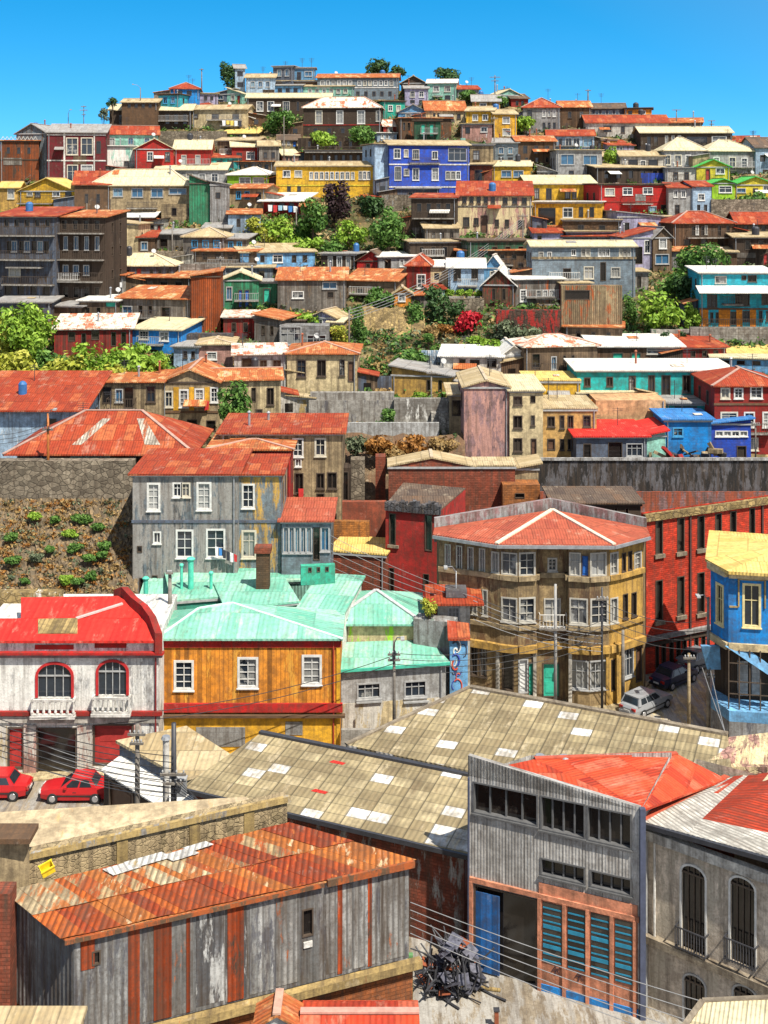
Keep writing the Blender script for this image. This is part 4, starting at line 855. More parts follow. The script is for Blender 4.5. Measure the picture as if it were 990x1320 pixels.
H('pale stepped retaining wall below the lean-to house', 508, 592, 512, 514, 556, W('concrete', 'block', .5, 'white'), None, dep=.8, D=127, name='retaining_wall', cat='wall')
H('long low concrete garden wall with posts above the straw bank', 440, 566, 544, 545, 566, W('lgrey', 'stucco', .6), None, dep=.4, D=120, name='garden_wall', cat='wall')
# --- brown and yellow houses, lower left
H('weathered brown house with a dark balcony and tan roof on the lower left', 125, 209, 480, 493, 566, W('tan', 'board', .6), ('shed', 'rust'), [('o', 1, 132, 499, 144, 520), ('t', 1, 149, 502, 158, 518), ('o', 1, 160, 499, 172, 526), ('d', 1, 189, 498, 200, 518), ('o', 2, 170, 532, 202, 548, .4)], rails=((140, 176, 527, 1.1, .9),), D=124, dep=7)
BY = H('brown gabled house with yellow panels, white windows and a red cloth', 209, 281, 477, 492, 568, W('tan', 'stucco', .6), ('gy', 'rust'), [('W', 1, 213, 505, 222, 524), ('W', 1, 232, 503, 242, 524), ('W', 1, 252, 502, 262, 523), ('W', 1, 272, 500, 280, 518), ('y', 1, 217, 543, 232, 559), ('o', 1, 241, 541, 254, 560), ('o', 1, 266, 542, 278, 556)], D=122, dep=8, bands=(531,), bandmat=wall('brown'))
_, zt = BY.at(0, 245, 499); _, zb = BY.at(0, 245, 529); m = MB()
for a, b in ((222.8, 231.2), (243, 251), (263, 271)):
    u0, u1 = BY.at(0, a, 510)[0] + .06, BY.at(0, b, 510)[0] - .06
    m = MB(); m.hexa([BY.pt(0, u0, zb, .05), BY.pt(0, u1, zb, .05), BY.pt(0, u1, zb, .005), BY.pt(0, u0, zb, .005)], [BY.pt(0, u0, zt, .05), BY.pt(0, u1, zt, .05), BY.pt(0, u1, zt, .005), BY.pt(0, u0, zt, .005)])
    BY.part('yellow_panel', m, wall('amber', 'stucco', .4))
H('long rust roofed house with cream walls behind the round dark green tree', 262, 362, 476, 490, 545, W('cream', 'board', .6, 'tan'), ('gx', 'rust'), [('d', 1, 344, 500, 353, 522), ('o', 2, 300, 500, 336, 518, .3), ('d', 1, 330, 528, 338, 544)], D=123.5, dep=7)
LP = H('pale blue house beneath a huge rust red roof at the left edge', -30, 104, 483, 527, 580, W('paleblue', 'stucco', .5, 'white'), ('shed', 'red'), [('o', 1, 60, 540, 72, 552)], D=114, dep=9, oh=.8)
HIP = H('low teal walled house under a wide rust red hip roof with white strips', 22, 240, 531, 578, 614, W('greywood', 'stucco', .5), ('hip', 'red'), [('D', 1, 70, 583, 90, 612), ('o', 1, 143, 584, 166, 608), ('t', 1, 44, 586, 62, 606), ('D', 1, 176, 584, 190, 612), ('o', 1, 206, 586, 222, 602)], D=101, dep=9, oh=.9)
u0, u1 = HIP.at(0, 91, 590)[0], HIP.at(0, 142, 590)[0]; m = MB()
m.hexa([HIP.pt(0, u0, HIP.z0 - 1, .06), HIP.pt(0, u1, HIP.z0 - 1, .06), HIP.pt(0, u1, HIP.z0 - 1, .005), HIP.pt(0, u0, HIP.z0 - 1, .005)], [HIP.pt(0, u0, HIP.z1 - .1, .06), HIP.pt(0, u1, HIP.z1 - .1, .06), HIP.pt(0, u1, HIP.z1 - .1, .005), HIP.pt(0, u0, HIP.z1 - .1, .005)])
HIP.part('teal_panel', m, wall('mint', 'stucco', .4, 'cyan', .3))
for xa, xb, xc, xd in ((92, 104, 131, 120), (186, 206, 176, 166)):
    q = [P(xa, 576, 100.4), P(xb, 576, 100.4), P(xc, 545, 103.2), P(xd, 545, 103.2)]; zs = [HIP.z1 - .0, HIP.z1 - .0, HIP.z1 + 2.2, HIP.z1 + 2.2]; m = MB()
    a_, b_ = HIP.at(0, xa, 560)[0], HIP.at(0, xb, 560)[0]; c__, d__ = HIP.at(0, xc, 560)[0], HIP.at(0, xd, 560)[0]
    m.slab([HIP.L(a_, .2, HIP.ztop(a_, .2) + .05), HIP.L(b_, .2, HIP.ztop(b_, .2) + .05), HIP.L(c__, 3.4, HIP.ztop(c__, 3.4) + .05), HIP.L(d__, 3.4, HIP.ztop(d__, 3.4) + .05)], .03); HIP.part('pale_roof_sheet', m, wall((.58, .52, .42), 'corr', .6, (.36, .10, .04), .42))
# --- stone wall below
SW = H('rough stone retaining wall beneath the wide hip roof house', -10, 172, 594, 594, 668, W('stone', 'stone', .5), None, dep=1.0, D=98.5, fd=2, name='retaining_wall', cat='wall')
# --- grey weathered hero house
GW = H('grey weathered three storey house with white windows and a rust red roof', 171, 306, 584, 612, 765, W((.19, .235, .26), 'board', .6, (.29, .275, .25), .52), ('shed', 'red'), [('W', 1, 191, 624, 205, 657), ('w', 2, 223, 623, 245, 640, .9), ('W', 1, 255, 623, 271, 656), ('w', 1, 198, 686, 207, 700), ('o', 1, 177, 704, 183, 712), ('W', 1, 228, 684, 248, 718), ('W', 1, 267, 683, 289, 718), ('o', 1, 180, 745, 186, 765), ('o', 1, 196, 742, 203, 760)], D=91.5, dep=8, oh=.3, bands=(672,), bandmat=wall('slate'))
GW2 = H('set-back grey wing with yellow peeling patches right of the grey weathered house', 307, 362, 600, 612, 745, W((.19, .235, .26), 'stucco', .6, 'ochre', .46), ('shed', 'red'), [('W', 1, 313, 625, 327, 654), ('W', 1, 313, 685, 329, 718)], D=92.6, dep=6, oh=.3, bands=(672,), bandmat=wall('slate'))
GAL = H('low glazed gallery with a red roof right of the grey weathered house', 363, 426, 659, 672, 750, W('greyblue', 'clap', .4), ('shed', 'pinkred'), [('t', 5, 365, 680, 402, 712, .8), ('o', 1, 404, 680, 412, 722), ('t', 1, 414, 680, 424, 710)], D=92.2, dep=6, oh=.3)
RC = H('crimson sheet metal house behind the grey weathered house', 270, 374, 568, 580, 655, W('red', 'corr', .6, 'dred'), ('hip', 'rust'), [('o', 1, 362, 600, 369, 612)], D=100.5, dep=6)
TG = H('tall tan house with narrow white windows and rust stains', 284, 441, 546, 559, 674, W('tan', 'board', .6, 'rust', .3), ('shed', 'red'), [('W', 1, 378, 566, 390, 588), ('W', 1, 407, 566, 419, 587), ('w', 1, 345, 566, 358, 580), ('w', 1, 381, 592, 388, 601), ('d', 1, 380, 610, 391, 636), ('d', 1, 408, 610, 418, 630), ('d', 1, 422, 609, 434, 630), ('o', 1, 408, 636, 418, 655), ('o', 1, 424, 662, 434, 672)], D=104, dep=8)
# --- lower right of the hill
PU = H('windowless mauve gable wall of a tall house with a tan eave', 598, 656, 491, 499, 602, W('mauve', 'stucco', .5, 'pink', .5), ('gy', 'tan'), [], D=119.5, dep=9, oh=.25)
H('small tan lean-to at the left of the mauve gable wall', 580, 597, 500, 509, 560, W('tan', 'stucco'), ('shed', 'tan'), [('o', 1, 583, 516, 595, 536)], D=121, dep=6)
CR = H('cream four storey house front with small square windows joined to the mauve gable', 657, 700, 498, 504, 604, W('cream', 'stucco', .3), ('shed', 'cream'), [('d', 1, 662, 511, 673, 522), ('o', 1, 684, 510, 690, 519), ('d', 1, 662, 536, 673, 552), ('d', 1, 685, 536, 689, 548), ('d', 1, 662, 565, 673, 582), ('D', 1, 685, 566, 691, 590)], D=119.5, dep=9, oh=.25)
YT = H('amber house with a roof terrace beside the cream four storey house', 697, 769, 525, 528, 598, W((.6, .36, .12), 'stucco', .3), ('flat', 'tan'), [('d', 1, 706, 537, 715, 550), ('d', 1, 722, 536, 727, 552), ('d', 1, 732, 536, 739, 552), ('d', 1, 752, 536, 761, 550), ('D', 1, 706, 566, 715, 580), ('d', 1, 722, 566, 727, 580), ('d', 1, 732, 566, 739, 580)], D=120.5, dep=7, oh=.15)
H('yellow attic house with a small square window above the roof terrace', 678, 748, 488, 492, 528, W('yellow', 'stucco', .3), ('flat', 'yellow'), [('d', 1, 696, 512, 710, 520), ('w', 1, 728, 512, 735, 520)], D=126, dep=6, oh=.1)
H('peach rendered party wall behind the red-roofed shed', 768, 858, 512, 516, 562, W('peach', 'stucco', .3), None, [], D=122, dep=5, name='party_wall', cat='wall')
H('orange parapet wall of the roof terrace', 735, 812, 515, 516, 530, W('orange', 'stucco', .3), None, [], D=123.5, dep=.4, name='parapet_wall', cat='wall')
H('low shed with a white and grey roof in front of the teal house', 746, 820, 498, 506, 522, W('lgrey', 'stucco', .4), ('shed', 'cream'), [('o', 3, 752, 510, 815, 516, .3)], D=126.5)
TE = H('long turquoise house with a white roof and tall dark windows', 744, 946, 464, 478, 536, W('teal', 'stucco', .3), ('shed', 'white'), [('d', 1, 753, 487, 761, 498), ('d', 1, 782, 486, 790, 498), ('d', 1, 811, 485, 819, 504), ('d', 1, 836, 484, 844, 514), ('d', 1, 853, 484, 864, 514), ('d', 1, 880, 484, 890, 506), ('d', 1, 906, 484, 917, 504), ('w', 1, 930, 484, 938, 500)], D=131, dep=7)
H('turquoise lower storey with a dark garage opening under the turquoise house', 858, 928, 518, 521, 562, W('teal', 'stucco', .4), ('flat', 'grey'), [('o', 1, 870, 524, 898, 540)], D=128, dep=5)
SH = H('slate grey shed with a crimson roof and a dark doorway', 743, 834, 543, 563, 600, W('slate', 'stucco', .4), ('shed', 'crimson'), [('o', 1, 784, 570, 802, 596), ('o', 1, 752, 572, 762, 590), ('y', 1, 808, 572, 828, 588)], D=113.8, dep=7, yaw=.5)
H('mint green end wall beside the crimson-roofed shed', 834, 858, 556, 561, 600, W('mint', 'stucco', .3), ('sr', 'crimson'), [], D=114.4, dep=6, yaw=.5)
H('cobalt blue cabin with a flat roof behind the junk yard', 857, 917, 539, 542, 600, W('brightblue', 'clap', .3), ('flat', 'blue'), [('b', 1, 868, 552, 880, 562)], D=121, dep=5)
H('cobalt blue cabin with a strip window and white base', 917, 968, 540, 546, 598, W('blue', 'clap', .3), ('sr', 'blue'), [('w', 4, 922, 556, 964, 562, .85), ('o', 1, 950, 575, 962, 590)], D=118, dep=5)
RB = H('red-brown house with white mullioned windows at the right edge', 921, 1012, 476, 497, 590, W('dred', 'clap', .4), ('hip', 'red'), [('W', 1, 930, 501, 940, 513), ('W', 1, 947, 501, 957, 513), ('W', 1, 968, 499, 982, 513), ('W', 1, 930, 532, 950, 542), ('W', 1, 960, 532, 972, 550), ('W', 1, 984, 532, 996, 550), ('w', 2, 930, 565, 985, 580, .4)], D=119, dep=8, bands=(521,), bandmat=wall('brown'))
# =================================================================== smaller buildings that fill the slope
H('dark timber wall under the pair of leafy trees', 384, 480, 176, 178, 196, W('dbrown', 'board', .6), None, [('o', 6, 392, 182, 472, 190, .3)], dep=1, name='retaining_wall', cat='wall')
H('low dark shed row with a tan roof behind the coloured fences', 768, 858, 211, 216, 238, W('dbrown', 'board', .6), ('shed', 'tan'), [('o', 5, 774, 220, 852, 230, .4)], D=206)
H('small white house with a flat roof between the coloured fences and the lime house', 858, 898, 212, 217, 242, W('offwhite', 'stucco', .5), ('flat', 'grey'), [('d', 2, 864, 222, 892, 232, .4)])
H('low brown house with a dark red lean-to roof below the maroon house', 96, 142, 222, 238, 284, W('brown', 'stucco', .6), ('shed', 'red'), [('o', 2, 104, 250, 134, 262, .3)])
H('rubble basement wall under the vivid blue house', 492, 606, 250, 251, 272, W('stone', 'stone', .7, 'grey', .4), None, D=198, dep=1, name='retaining_wall', cat='wall')
H('low whitish shed under the bright red house', 776, 862, 275, 280, 300, W('offwhite', 'stucco', .6), ('flat', 'tan'), [('o', 3, 784, 284, 850, 292, .3)])
H('dark basement storey under the orange arcaded house', 690, 776, 291, 293, 308, W('dbrown', 'stone', .6), ('flat', 'rust'), [('o', 4, 696, 296, 770, 304, .4)])
H('shack with a faded blue front above the pale blue cottage', 294, 336, 270, 276, 304, W('paleblue', 'board', .6), ('shed', 'rust'), [('o', 2, 300, 282, 330, 292, .3)])
H('dark plank basement beneath the timber stilt house', 528, 604, 308, 312, 344, W('dbrown', 'board', .7), ('flat', 'tan'), [('o', 4, 536, 318, 596, 332, .4)], D=180)
H('dark green shed under the stilts of the pinkish house', 604, 688, 306, 311, 350, W('dgreen', 'board', .7), ('flat', 'dark'), [('o', 4, 612, 318, 680, 334, .4)], D=180.5)
H('rubble terrace wall left of the blue-windowed timber house', 198, 236, 322, 324, 348, W('stone', 'stone', .7), None, dep=1, name='retaining_wall', cat='wall')
H('tiny grey shack on the rubble below the beige ruin', 198, 234, 296, 302, 324, W('greywood', 'board', .7), ('shed', 'grey'), [('o', 1, 206, 308, 216, 318)])
H('grey tin shanty among the trees at the foot of the rusty hip roof', 866, 902, 318, 324, 350, W('grey', 'corr', .7, 'rust'), ('shed', 'rust'), [('o', 1, 874, 330, 884, 342)])
H('brown plank house with a white door beside the big loose green tree', 902, 950, 318, 325, 348, W('brown', 'board', .6), ('shed', 'tan'), [('Q', 1, 912, 330, 920, 346), ('o', 1, 930, 330, 942, 338)])
H('dark stilted lower storey of planks in front of the tall tenement', -8, 66, 384, 390, 432, W('slate', 'board', .7, 'dbrown', .45), ('shed', 'grey'), [('o', 4, 2, 396, 60, 410, .4)], D=150, rails=((0, 62, 412, 1.0, .6),))
H('shack of dark planks with a pale tarp roof below the plank wing of the tenement', 66, 106, 388, 395, 424, W('wood', 'board', .7), ('shed', 'grey'), [('o', 2, 72, 402, 100, 412, .3)], D=151)
H('dark red plank shack with a tan roof below the green plank house', 288, 330, 402, 409, 440, W('dred', 'board', .7), ('shed', 'rustwhite'), [('o', 2, 294, 416, 324, 428, .4)], D=148)
H('grey shack with a crooked rust roof left of the lattice screen', 328, 362, 406, 412, 446, W('greywood', 'board', .7), ('sl', 'rust'), [('o', 2, 334, 420, 356, 432, .4)], D=147)
H('black stained rubble wall below the rust-orange gable', 236, 300, 428, 430, 452, W('dgrey', 'stone', .7, 'brown', .4), None, D=147, dep=1, name='retaining_wall', cat='wall')
H('striped blue and white sheet fence by the straw bank', 540, 568, 451, 452, 474, W('paleblue', 'corr', .5, 'white', .45), None, D=138, dep=.3, name='fence', cat='fence')
H('brown shed with a flat tan roof between the sheet fence and the white-roofed veranda', 545, 600, 486, 491, 516, W('brown', 'stucco', .6), ('gy', 'tan'), [('o', 1, 556, 498, 566, 510)], D=132)
H('orange earth wall under the white-roofed veranda', 586, 680, 487, 488, 502, W('orange', 'stucco', .6, 'straw', .4), None, D=135.5, dep=.6, name='retaining_wall', cat='wall')
H('low rust-roofed shed under the rusty corrugated retaining wall', 728, 802, 416, 422, 446, W('wood', 'board', .7, 'rust', .35), ('shed', 'rust'), [('o', 3, 736, 428, 794, 438, .3)], D=147)
H('mossy concrete wall with hanging plants left of the cyan and orange house', 840, 892, 424, 425, 446, W('concrete', 'stucco', .7, 'dgreen', .4), None, D=145, dep=.8, name='retaining_wall', cat='wall')
H('pale rendered garden wall stepping down from the cream two storey house', 372, 404, 510, 513, 548, W('straw', 'stucco', .5, 'concrete', .5), ('sl', 'tan'), [], D=125, dep=1.2, pipe=False, side=False, name='garden_wall', cat='wall')
H('grey rendered wall with a dark stain along the middle terrace', 398, 512, 514, 516, 552, W('concrete', 'stucco', .7, 'dgrey', .42), None, D=124.6, dep=.8, name='retaining_wall', cat='wall')
H('white and sand coloured stepped wall right of the stained terrace wall', 512, 556, 520, 522, 560, W('offwhite', 'block', .6, 'straw', .4), None, D=124, dep=.8, name='retaining_wall', cat='wall')
H('pale block wall with a gap in front of the mauve gable', 556, 596, 530, 532, 562, W('offwhite', 'stone', .6, 'concrete', .4), None, D=123, dep=.8, name='retaining_wall', cat='wall')
H('low dark boathouse-like shed beneath the dry creepers', 436, 452, 598, 603, 652, W('dbrown', 'board', .6), None, [('o', 1, 439, 608, 449, 645)], D=108, dep=2, name='shed', cat='shed')
H('mint washed rear wall showing through behind the pink washed low house', 594, 600, 176, 178, 190, W('mint', 'stucco'), None, D=207, dep=2, pipe=False, name='wall_stub', cat='wall')
H('row of rabbit hutches and boxes under the weathered timber house', 300, 352, 206, 209, 222, W('wood', 'board', .7), ('flat', 'rust'), [('o', 5, 304, 212, 348, 219, .6)], name='hutch_row', cat='hutches')
H('pale garage with a dark door under the long grey white-roofed house', 244, 292, 238, 240, 250, W('lgrey', 'stucco', .6), ('flat', 'grey'), [('D', 1, 262, 242, 276, 249)])
H('low brown wall with a lean-to beside the red market shed', 388, 400, 262, 266, 290, W('brown', 'board'), ('shed', 'rust'), [], dep=2, pipe=False, name='shed', cat='shed')
H('ochre shack left of the striped roof shed', 38, 70, 412, 419, 446, W('ochre', 'board', .7), ('shed', 'rust'), [('o', 1, 46, 426, 56, 438)], D=145)
H('grey shed with a tin roof tucked between the tan house and the pale blue cottage', 262, 296, 288, 294, 316, W('greywood', 'board', .7), ('shed', 'grey'), [('o', 2, 268, 300, 290, 308, .4)])
H('rubble wall carrying the row of clipped hedge bushes', 572, 624, 384, 385, 402, W('stone', 'stone', .6), None, D=157, dep=.8, name='retaining_wall', cat='wall')
H('white picket rail wall under the light blue cottage', 576, 626, 381, 382, 387, W('offwhite', 'board', .4), None, D=157.5, dep=.15, name='fence', cat='fence')
H('leaning grey shack under the dark red cottage', 524, 556, 376, 381, 398, W('greywood', 'board', .7), ('shed', 'rust'), [('o', 1, 534, 386, 542, 394)], D=158)
H('dark doorway wall under the long pale blue upper storey house', 800, 836, 348, 351, 376, W('concrete', 'stucco', .7, 'brown', .4), ('flat', 'tan'), [('o', 2, 806, 356, 830, 370, .4)], D=165)
# more greenery where the photograph shows it
for i, (l, x, y, w, h, k, D) in enumerate((
    ('tall bushy tree filling the left side of the lower slope', 30, 432, 80, 84, 'bright', 132), ('golden green bush mass at the lower left edge', 18, 474, 74, 50, 'yellow', 128),
    ('bright bush left of the bright green tree below the striped roof', 120, 464, 76, 54, 'bright', 129), ('dense yellow-green bush above the weathered brown house', 138, 484, 84, 36, 'yellow', 127),
    ('bright bush at the right end of the lower left greenery', 192, 474, 60, 38, 'bright', 128), ('dark bush under the yellowish tree at the left edge', 56, 486, 76, 34, 'yellow', 127))):
    tree(l, x, y, w, h, k, D=D, group='greenery of the lower left slope')
for l, x, y, w, h, k, D in (('dark tree standing behind the central clump', 478, 268, 44, 36, 'dark', 188), ('low dark bush at the right foot of the central clump', 526, 312, 40, 34, 'dark', 180), ('mid green bush at the left foot of the central clump', 388, 300, 36, 34, 'mid', 180),
    ('bright bush on the bank below the market shed, nearest the pole', 372, 312, 40, 28, 'bright', 177), ('light bush on the bank above the shack with the pale awning', 322, 318, 34, 20, 'bright', 174), ('bush hanging over the bank left of the market shed', 330, 292, 34, 30, 'yellow', 180)):
    shrub(l, x, y, w, h, k, D=D)
for l, x, y, w, h, k, D in (('large dark tree behind the broad light green tree', 872, 372, 62, 54, 'mid', 156), ('dark shrub below the big loose tree at its right', 905, 392, 34, 40, 'dark', 151), ('leafy shrub at the left of the cyan house', 892, 410, 26, 40, 'bright', 148)):
    tree(l, x, y, w, h, k, D=D, group='trees left of the cyan house')
for l, x, y, w, h, k, D in (('dark green shrub between the straw bank and the dark green bush', 534, 402, 30, 40, 'mid', 149), ('spreading grey-green shrub under the dark weathered gabled shed', 680, 432, 60, 30, 'grey', 143), ('dark shrub in the hollow left of the bougainvillea', 586, 398, 30, 22, 'dark', 150), ('lime coloured low shrub at the foot of the red brick patch', 634, 446, 40, 22, 'bright', 141), ('dark shrub left of the striped sheet fence', 520, 478, 40, 30, 'dark', 136), ('rust coloured weeds under the straw bank', 490, 508, 40, 18, 'straw', 131), ('green weeds below the lattice screen', 410, 452, 50, 18, 'bright', 139), ('green bush beside the pale stepped walls', 500, 536, 26, 24, 'mid', 122.6), ('weedy bush on the terrace over the mauve gable', 540, 512, 26, 16, 'bright', 126), ('ivy on the mossy concrete wall by the cyan house', 856, 436, 16, 22, 'dark', 143.8), ('ivy patch right of it on the mossy concrete wall', 880, 436, 14, 22, 'dark', 143.8), ('climbing plant growing in front of the turquoise lower storey', 884, 534, 30, 14, 'mid', 126), ('dark bush behind the small grey tin shanty', 858, 330, 34, 36, 'mid', 172), ('pale bush under the lilac cottage', 826, 356, 30, 16, 'grey', 165), ('weeds at the foot of the rubble basement wall', 540, 270, 60, 14, 'mid', 193)):
    shrub(l, x, y, w, h, k, D=D)
H('long dark plank tenement with two rows of small windows below the stilt houses', 588, 692, 318, 323, 352, W('brown', 'board', .7, 'dbrown', .4), ('shed', 'rust'), [('o', 6, 594, 328, 686, 334, .4), ('o', 5, 594, 339, 680, 346, .4)], pipe=False, yaw=-3)
H('grey timber house on dark posts right of the central clump', 548, 592, 288, 294, 322, W('greywood', 'board', .7), ('gx', 'tan'), [('d', 3, 553, 299, 588, 307, .4), ('o', 2, 556, 312, 586, 318, .4)])
H('dark slate timber house with a pale ledge left of the lilac lean-to house', 730, 796, 294, 299, 318, W('slate', 'board', .7), ('flat', 'tan'), [('o', 4, 736, 303, 790, 311, .4)])
H('weathered two level plank house below the low timber wing', 250, 330, 318, 324, 352, W('wood', 'board', .7, 'greywood', .4), ('shed', 'rust'), [('o', 4, 256, 328, 322, 335, .4), ('d', 3, 258, 340, 318, 348, .4)], rails=((252, 328, 338, .9, .6),))
# =================================================================== shanties squeezed into the remaining gaps
def short(label):
    out = []
    for w in label.replace(',', ' ,').split():
        if w in ('with', 'under', 'left', 'right', 'above', 'below', 'beside', 'at', 'on', 'in', 'of', 'behind', 'beneath', 'between', 'and', 'joined', 'over', 'sharing', 'hung', 'near', 'among', 'tucked', 'the', 'attached', 'standing', 'leaning', ',', 'along', 'without', 'cut', 'from') and len(out) > 1: break
        out.append(w)
    return ' '.join(out[:7])
def shanties():
    rnd = random.Random(12); seen = set(); n = 0
    cols = [('brown', 'brown'), ('greywood', 'grey'), ('wood', 'wooden'), ('slate', 'slate grey'), ('offwhite', 'whitish'), ('dred', 'dark red'), ('paleblue', 'pale blue'), ('tan', 'tan'), ('ochre', 'ochre'), ('mint', 'mint'), ('dgreen', 'dark green'), ('pink', 'pink'), ('lilac', 'lilac'), ('dbrown', 'dark brown'), ('cream', 'cream')]
    rfs = ['rust', 'tan', 'grey', 'red', 'white', 'rustwhite', 'dark', 'cream']
    rn = {'rustwhite': 'patchy rust'}
    ban = [(380, 232, 530, 335), (0, 392, 222, 492), (445, 388, 545, 500), (540, 385, 660, 450), (805, 305, 945, 440), (275, 275, 385, 330), (340, 130, 390, 172)]
    for _ in range(5000):
        if n >= 75: break
        y = rnd.uniform(128, 535); x = rnd.uniform(-2, 985); w = rnd.uniform(17, 36); h = rnd.uniform(13, 22) * (.75 + y / 1100)
        x0, x1, y0, y1 = x, x + w, y - h, y
        if ground_D(x + w / 2, y) >= lerp_tab(CREST, x + w / 2) - 1: continue
        if any(x0 < b[2] and x1 > b[0] and y0 < b[3] and y1 > b[1] for b in ban): continue
        ov = 0
        for r in RECTS: ov += max(0, min(x1, r[2]) - max(x0, r[0])) * max(0, min(y1, r[3]) - max(y0, r[1]))
        if ov > .6 * w * h: continue
        c, cn = rnd.choice(cols); rf = rnd.choice(rfs); kd = rnd.choice(['board', 'board', 'stucco', 'corr', 'clap']); kn = {'board': 'plank', 'stucco': 'plastered', 'corr': 'sheet metal', 'clap': 'weatherboard'}[kd]
        near = min((r for r in RECTS if 'shanty' not in r[4] and len(r[4]) > 12), key=lambda r: abs((r[0] + r[2]) / 2 - x - w / 2) + 1.6 * abs((r[1] + r[3]) / 2 - y + h / 2))
        dx, dy = x + w / 2 - (near[0] + near[2]) / 2, y - h / 2 - (near[1] + near[3]) / 2
        rel = ('right of' if dx > 0 else 'left of') if abs(dx) > (near[2] - near[0]) / 2 else ('below' if dy > 0 else 'above')
        lab = f"small {cn} {kn} shanty with a {rn.get(rf, rf)} roof {rel} the {short(near[4])}"
        if lab in seen or len(lab.split()) > 16: continue
        seen.add(lab); n += 1; k = rnd.choice(['shed', 'shed', 'gx', 'gy', 'sl', 'sr', 'flat'])
        ww = [(rnd.choice(['o', 'd', 'w', 't', 'c']), rnd.choice((1, 2)), x0 + w * .15, y0 + h * .42, x0 + w * .62, y0 + h * .72, .5)]
        if rnd.random() < .5: ww.append((rnd.choice(['D', 'R', 'Q', 'B', 'o']), 1, x0 + w * .70, y0 + h * .42, x0 + w * .85, y1 - 1))
        house(lab, x0, x1, y0 - 2, y0 + h * .28, y1, wall(c, kd, .7), (k, rf), ww, dep=rnd.uniform(3, 5), name='shanty', cat='shanty', yaw=rnd.uniform(-22, 22), oh=.3, group=None)
shanties()
# =================================================================== lean-to additions, part of each house
def annexes():
    rnd = random.Random(41)
    for B in HOUSES:
        if B.Dc < 118 or B.w < 5 or B.root.name.startswith('shanty') or rnd.random() < .45: continue
        sd_ = rnd.choice((-1, 1)); w = rnd.uniform(1.6, 3.2); d = rnd.uniform(2.2, 3.8); h = min(rnd.uniform(2.2, 3.3), (B.z1 - B.z0) * rnd.uniform(.5, .85)); v0 = rnd.uniform(-.6, 1.5)
        ua, ub = (-w, -.01) if sd_ < 0 else (B.w + .01, B.w + w); zt = B.z0 + h; m = MB(); q = [B.L(ua, v0, B.z0 - 2.5), B.L(ub, v0, B.z0 - 2.5), B.L(ub, v0 + d, B.z0 - 2.5), B.L(ua, v0 + d, B.z0 - 2.5)]
        m.hexa(q, [Vector((p.x, p.y, zt + (.5 if (i in (1, 2)) == (sd_ < 0) else 0))) for i, p in enumerate(q)])
        a = B.part('lean_to', m, wall(rnd.choice(('greywood', 'brown', 'wood', 'slate', 'offwhite', 'tan', 'dbrown')), rnd.choice(('board', 'corr', 'stucco')), .7))
        m = MB(); q = [B.L(ua - .2, v0 - .3, 0), B.L(ub + .2 * (sd_ > 0), v0 - .3, 0), B.L(ub + .2 * (sd_ > 0), v0 + d + .2, 0), B.L(ua - .2, v0 + d + .2, 0)]
        for i, p in enumerate(q): p.z = zt + .12 + (.5 if (i in (1, 2)) == (sd_ < 0) else 0)
        m.slab(q, .09); m.build('lean_to_roof', roofm(rnd.choice(('rust', 'tan', 'grey', 'rustwhite', 'red'))), a, B.loc)
        m = MB(); uc = (ua + ub) / 2; q = [B.L(uc - .4, v0 - .03, B.z0 + h * .35), B.L(uc + .4, v0 - .03, B.z0 + h * .35), B.L(uc + .4, v0 + .02, B.z0 + h * .35), B.L(uc - .4, v0 + .02, B.z0 + h * .35)]; m.hexa(q, [p + Vector((0, 0, h * .35)) for p in q]); m.build('window', G_HOLE, a, B.loc)
annexes()
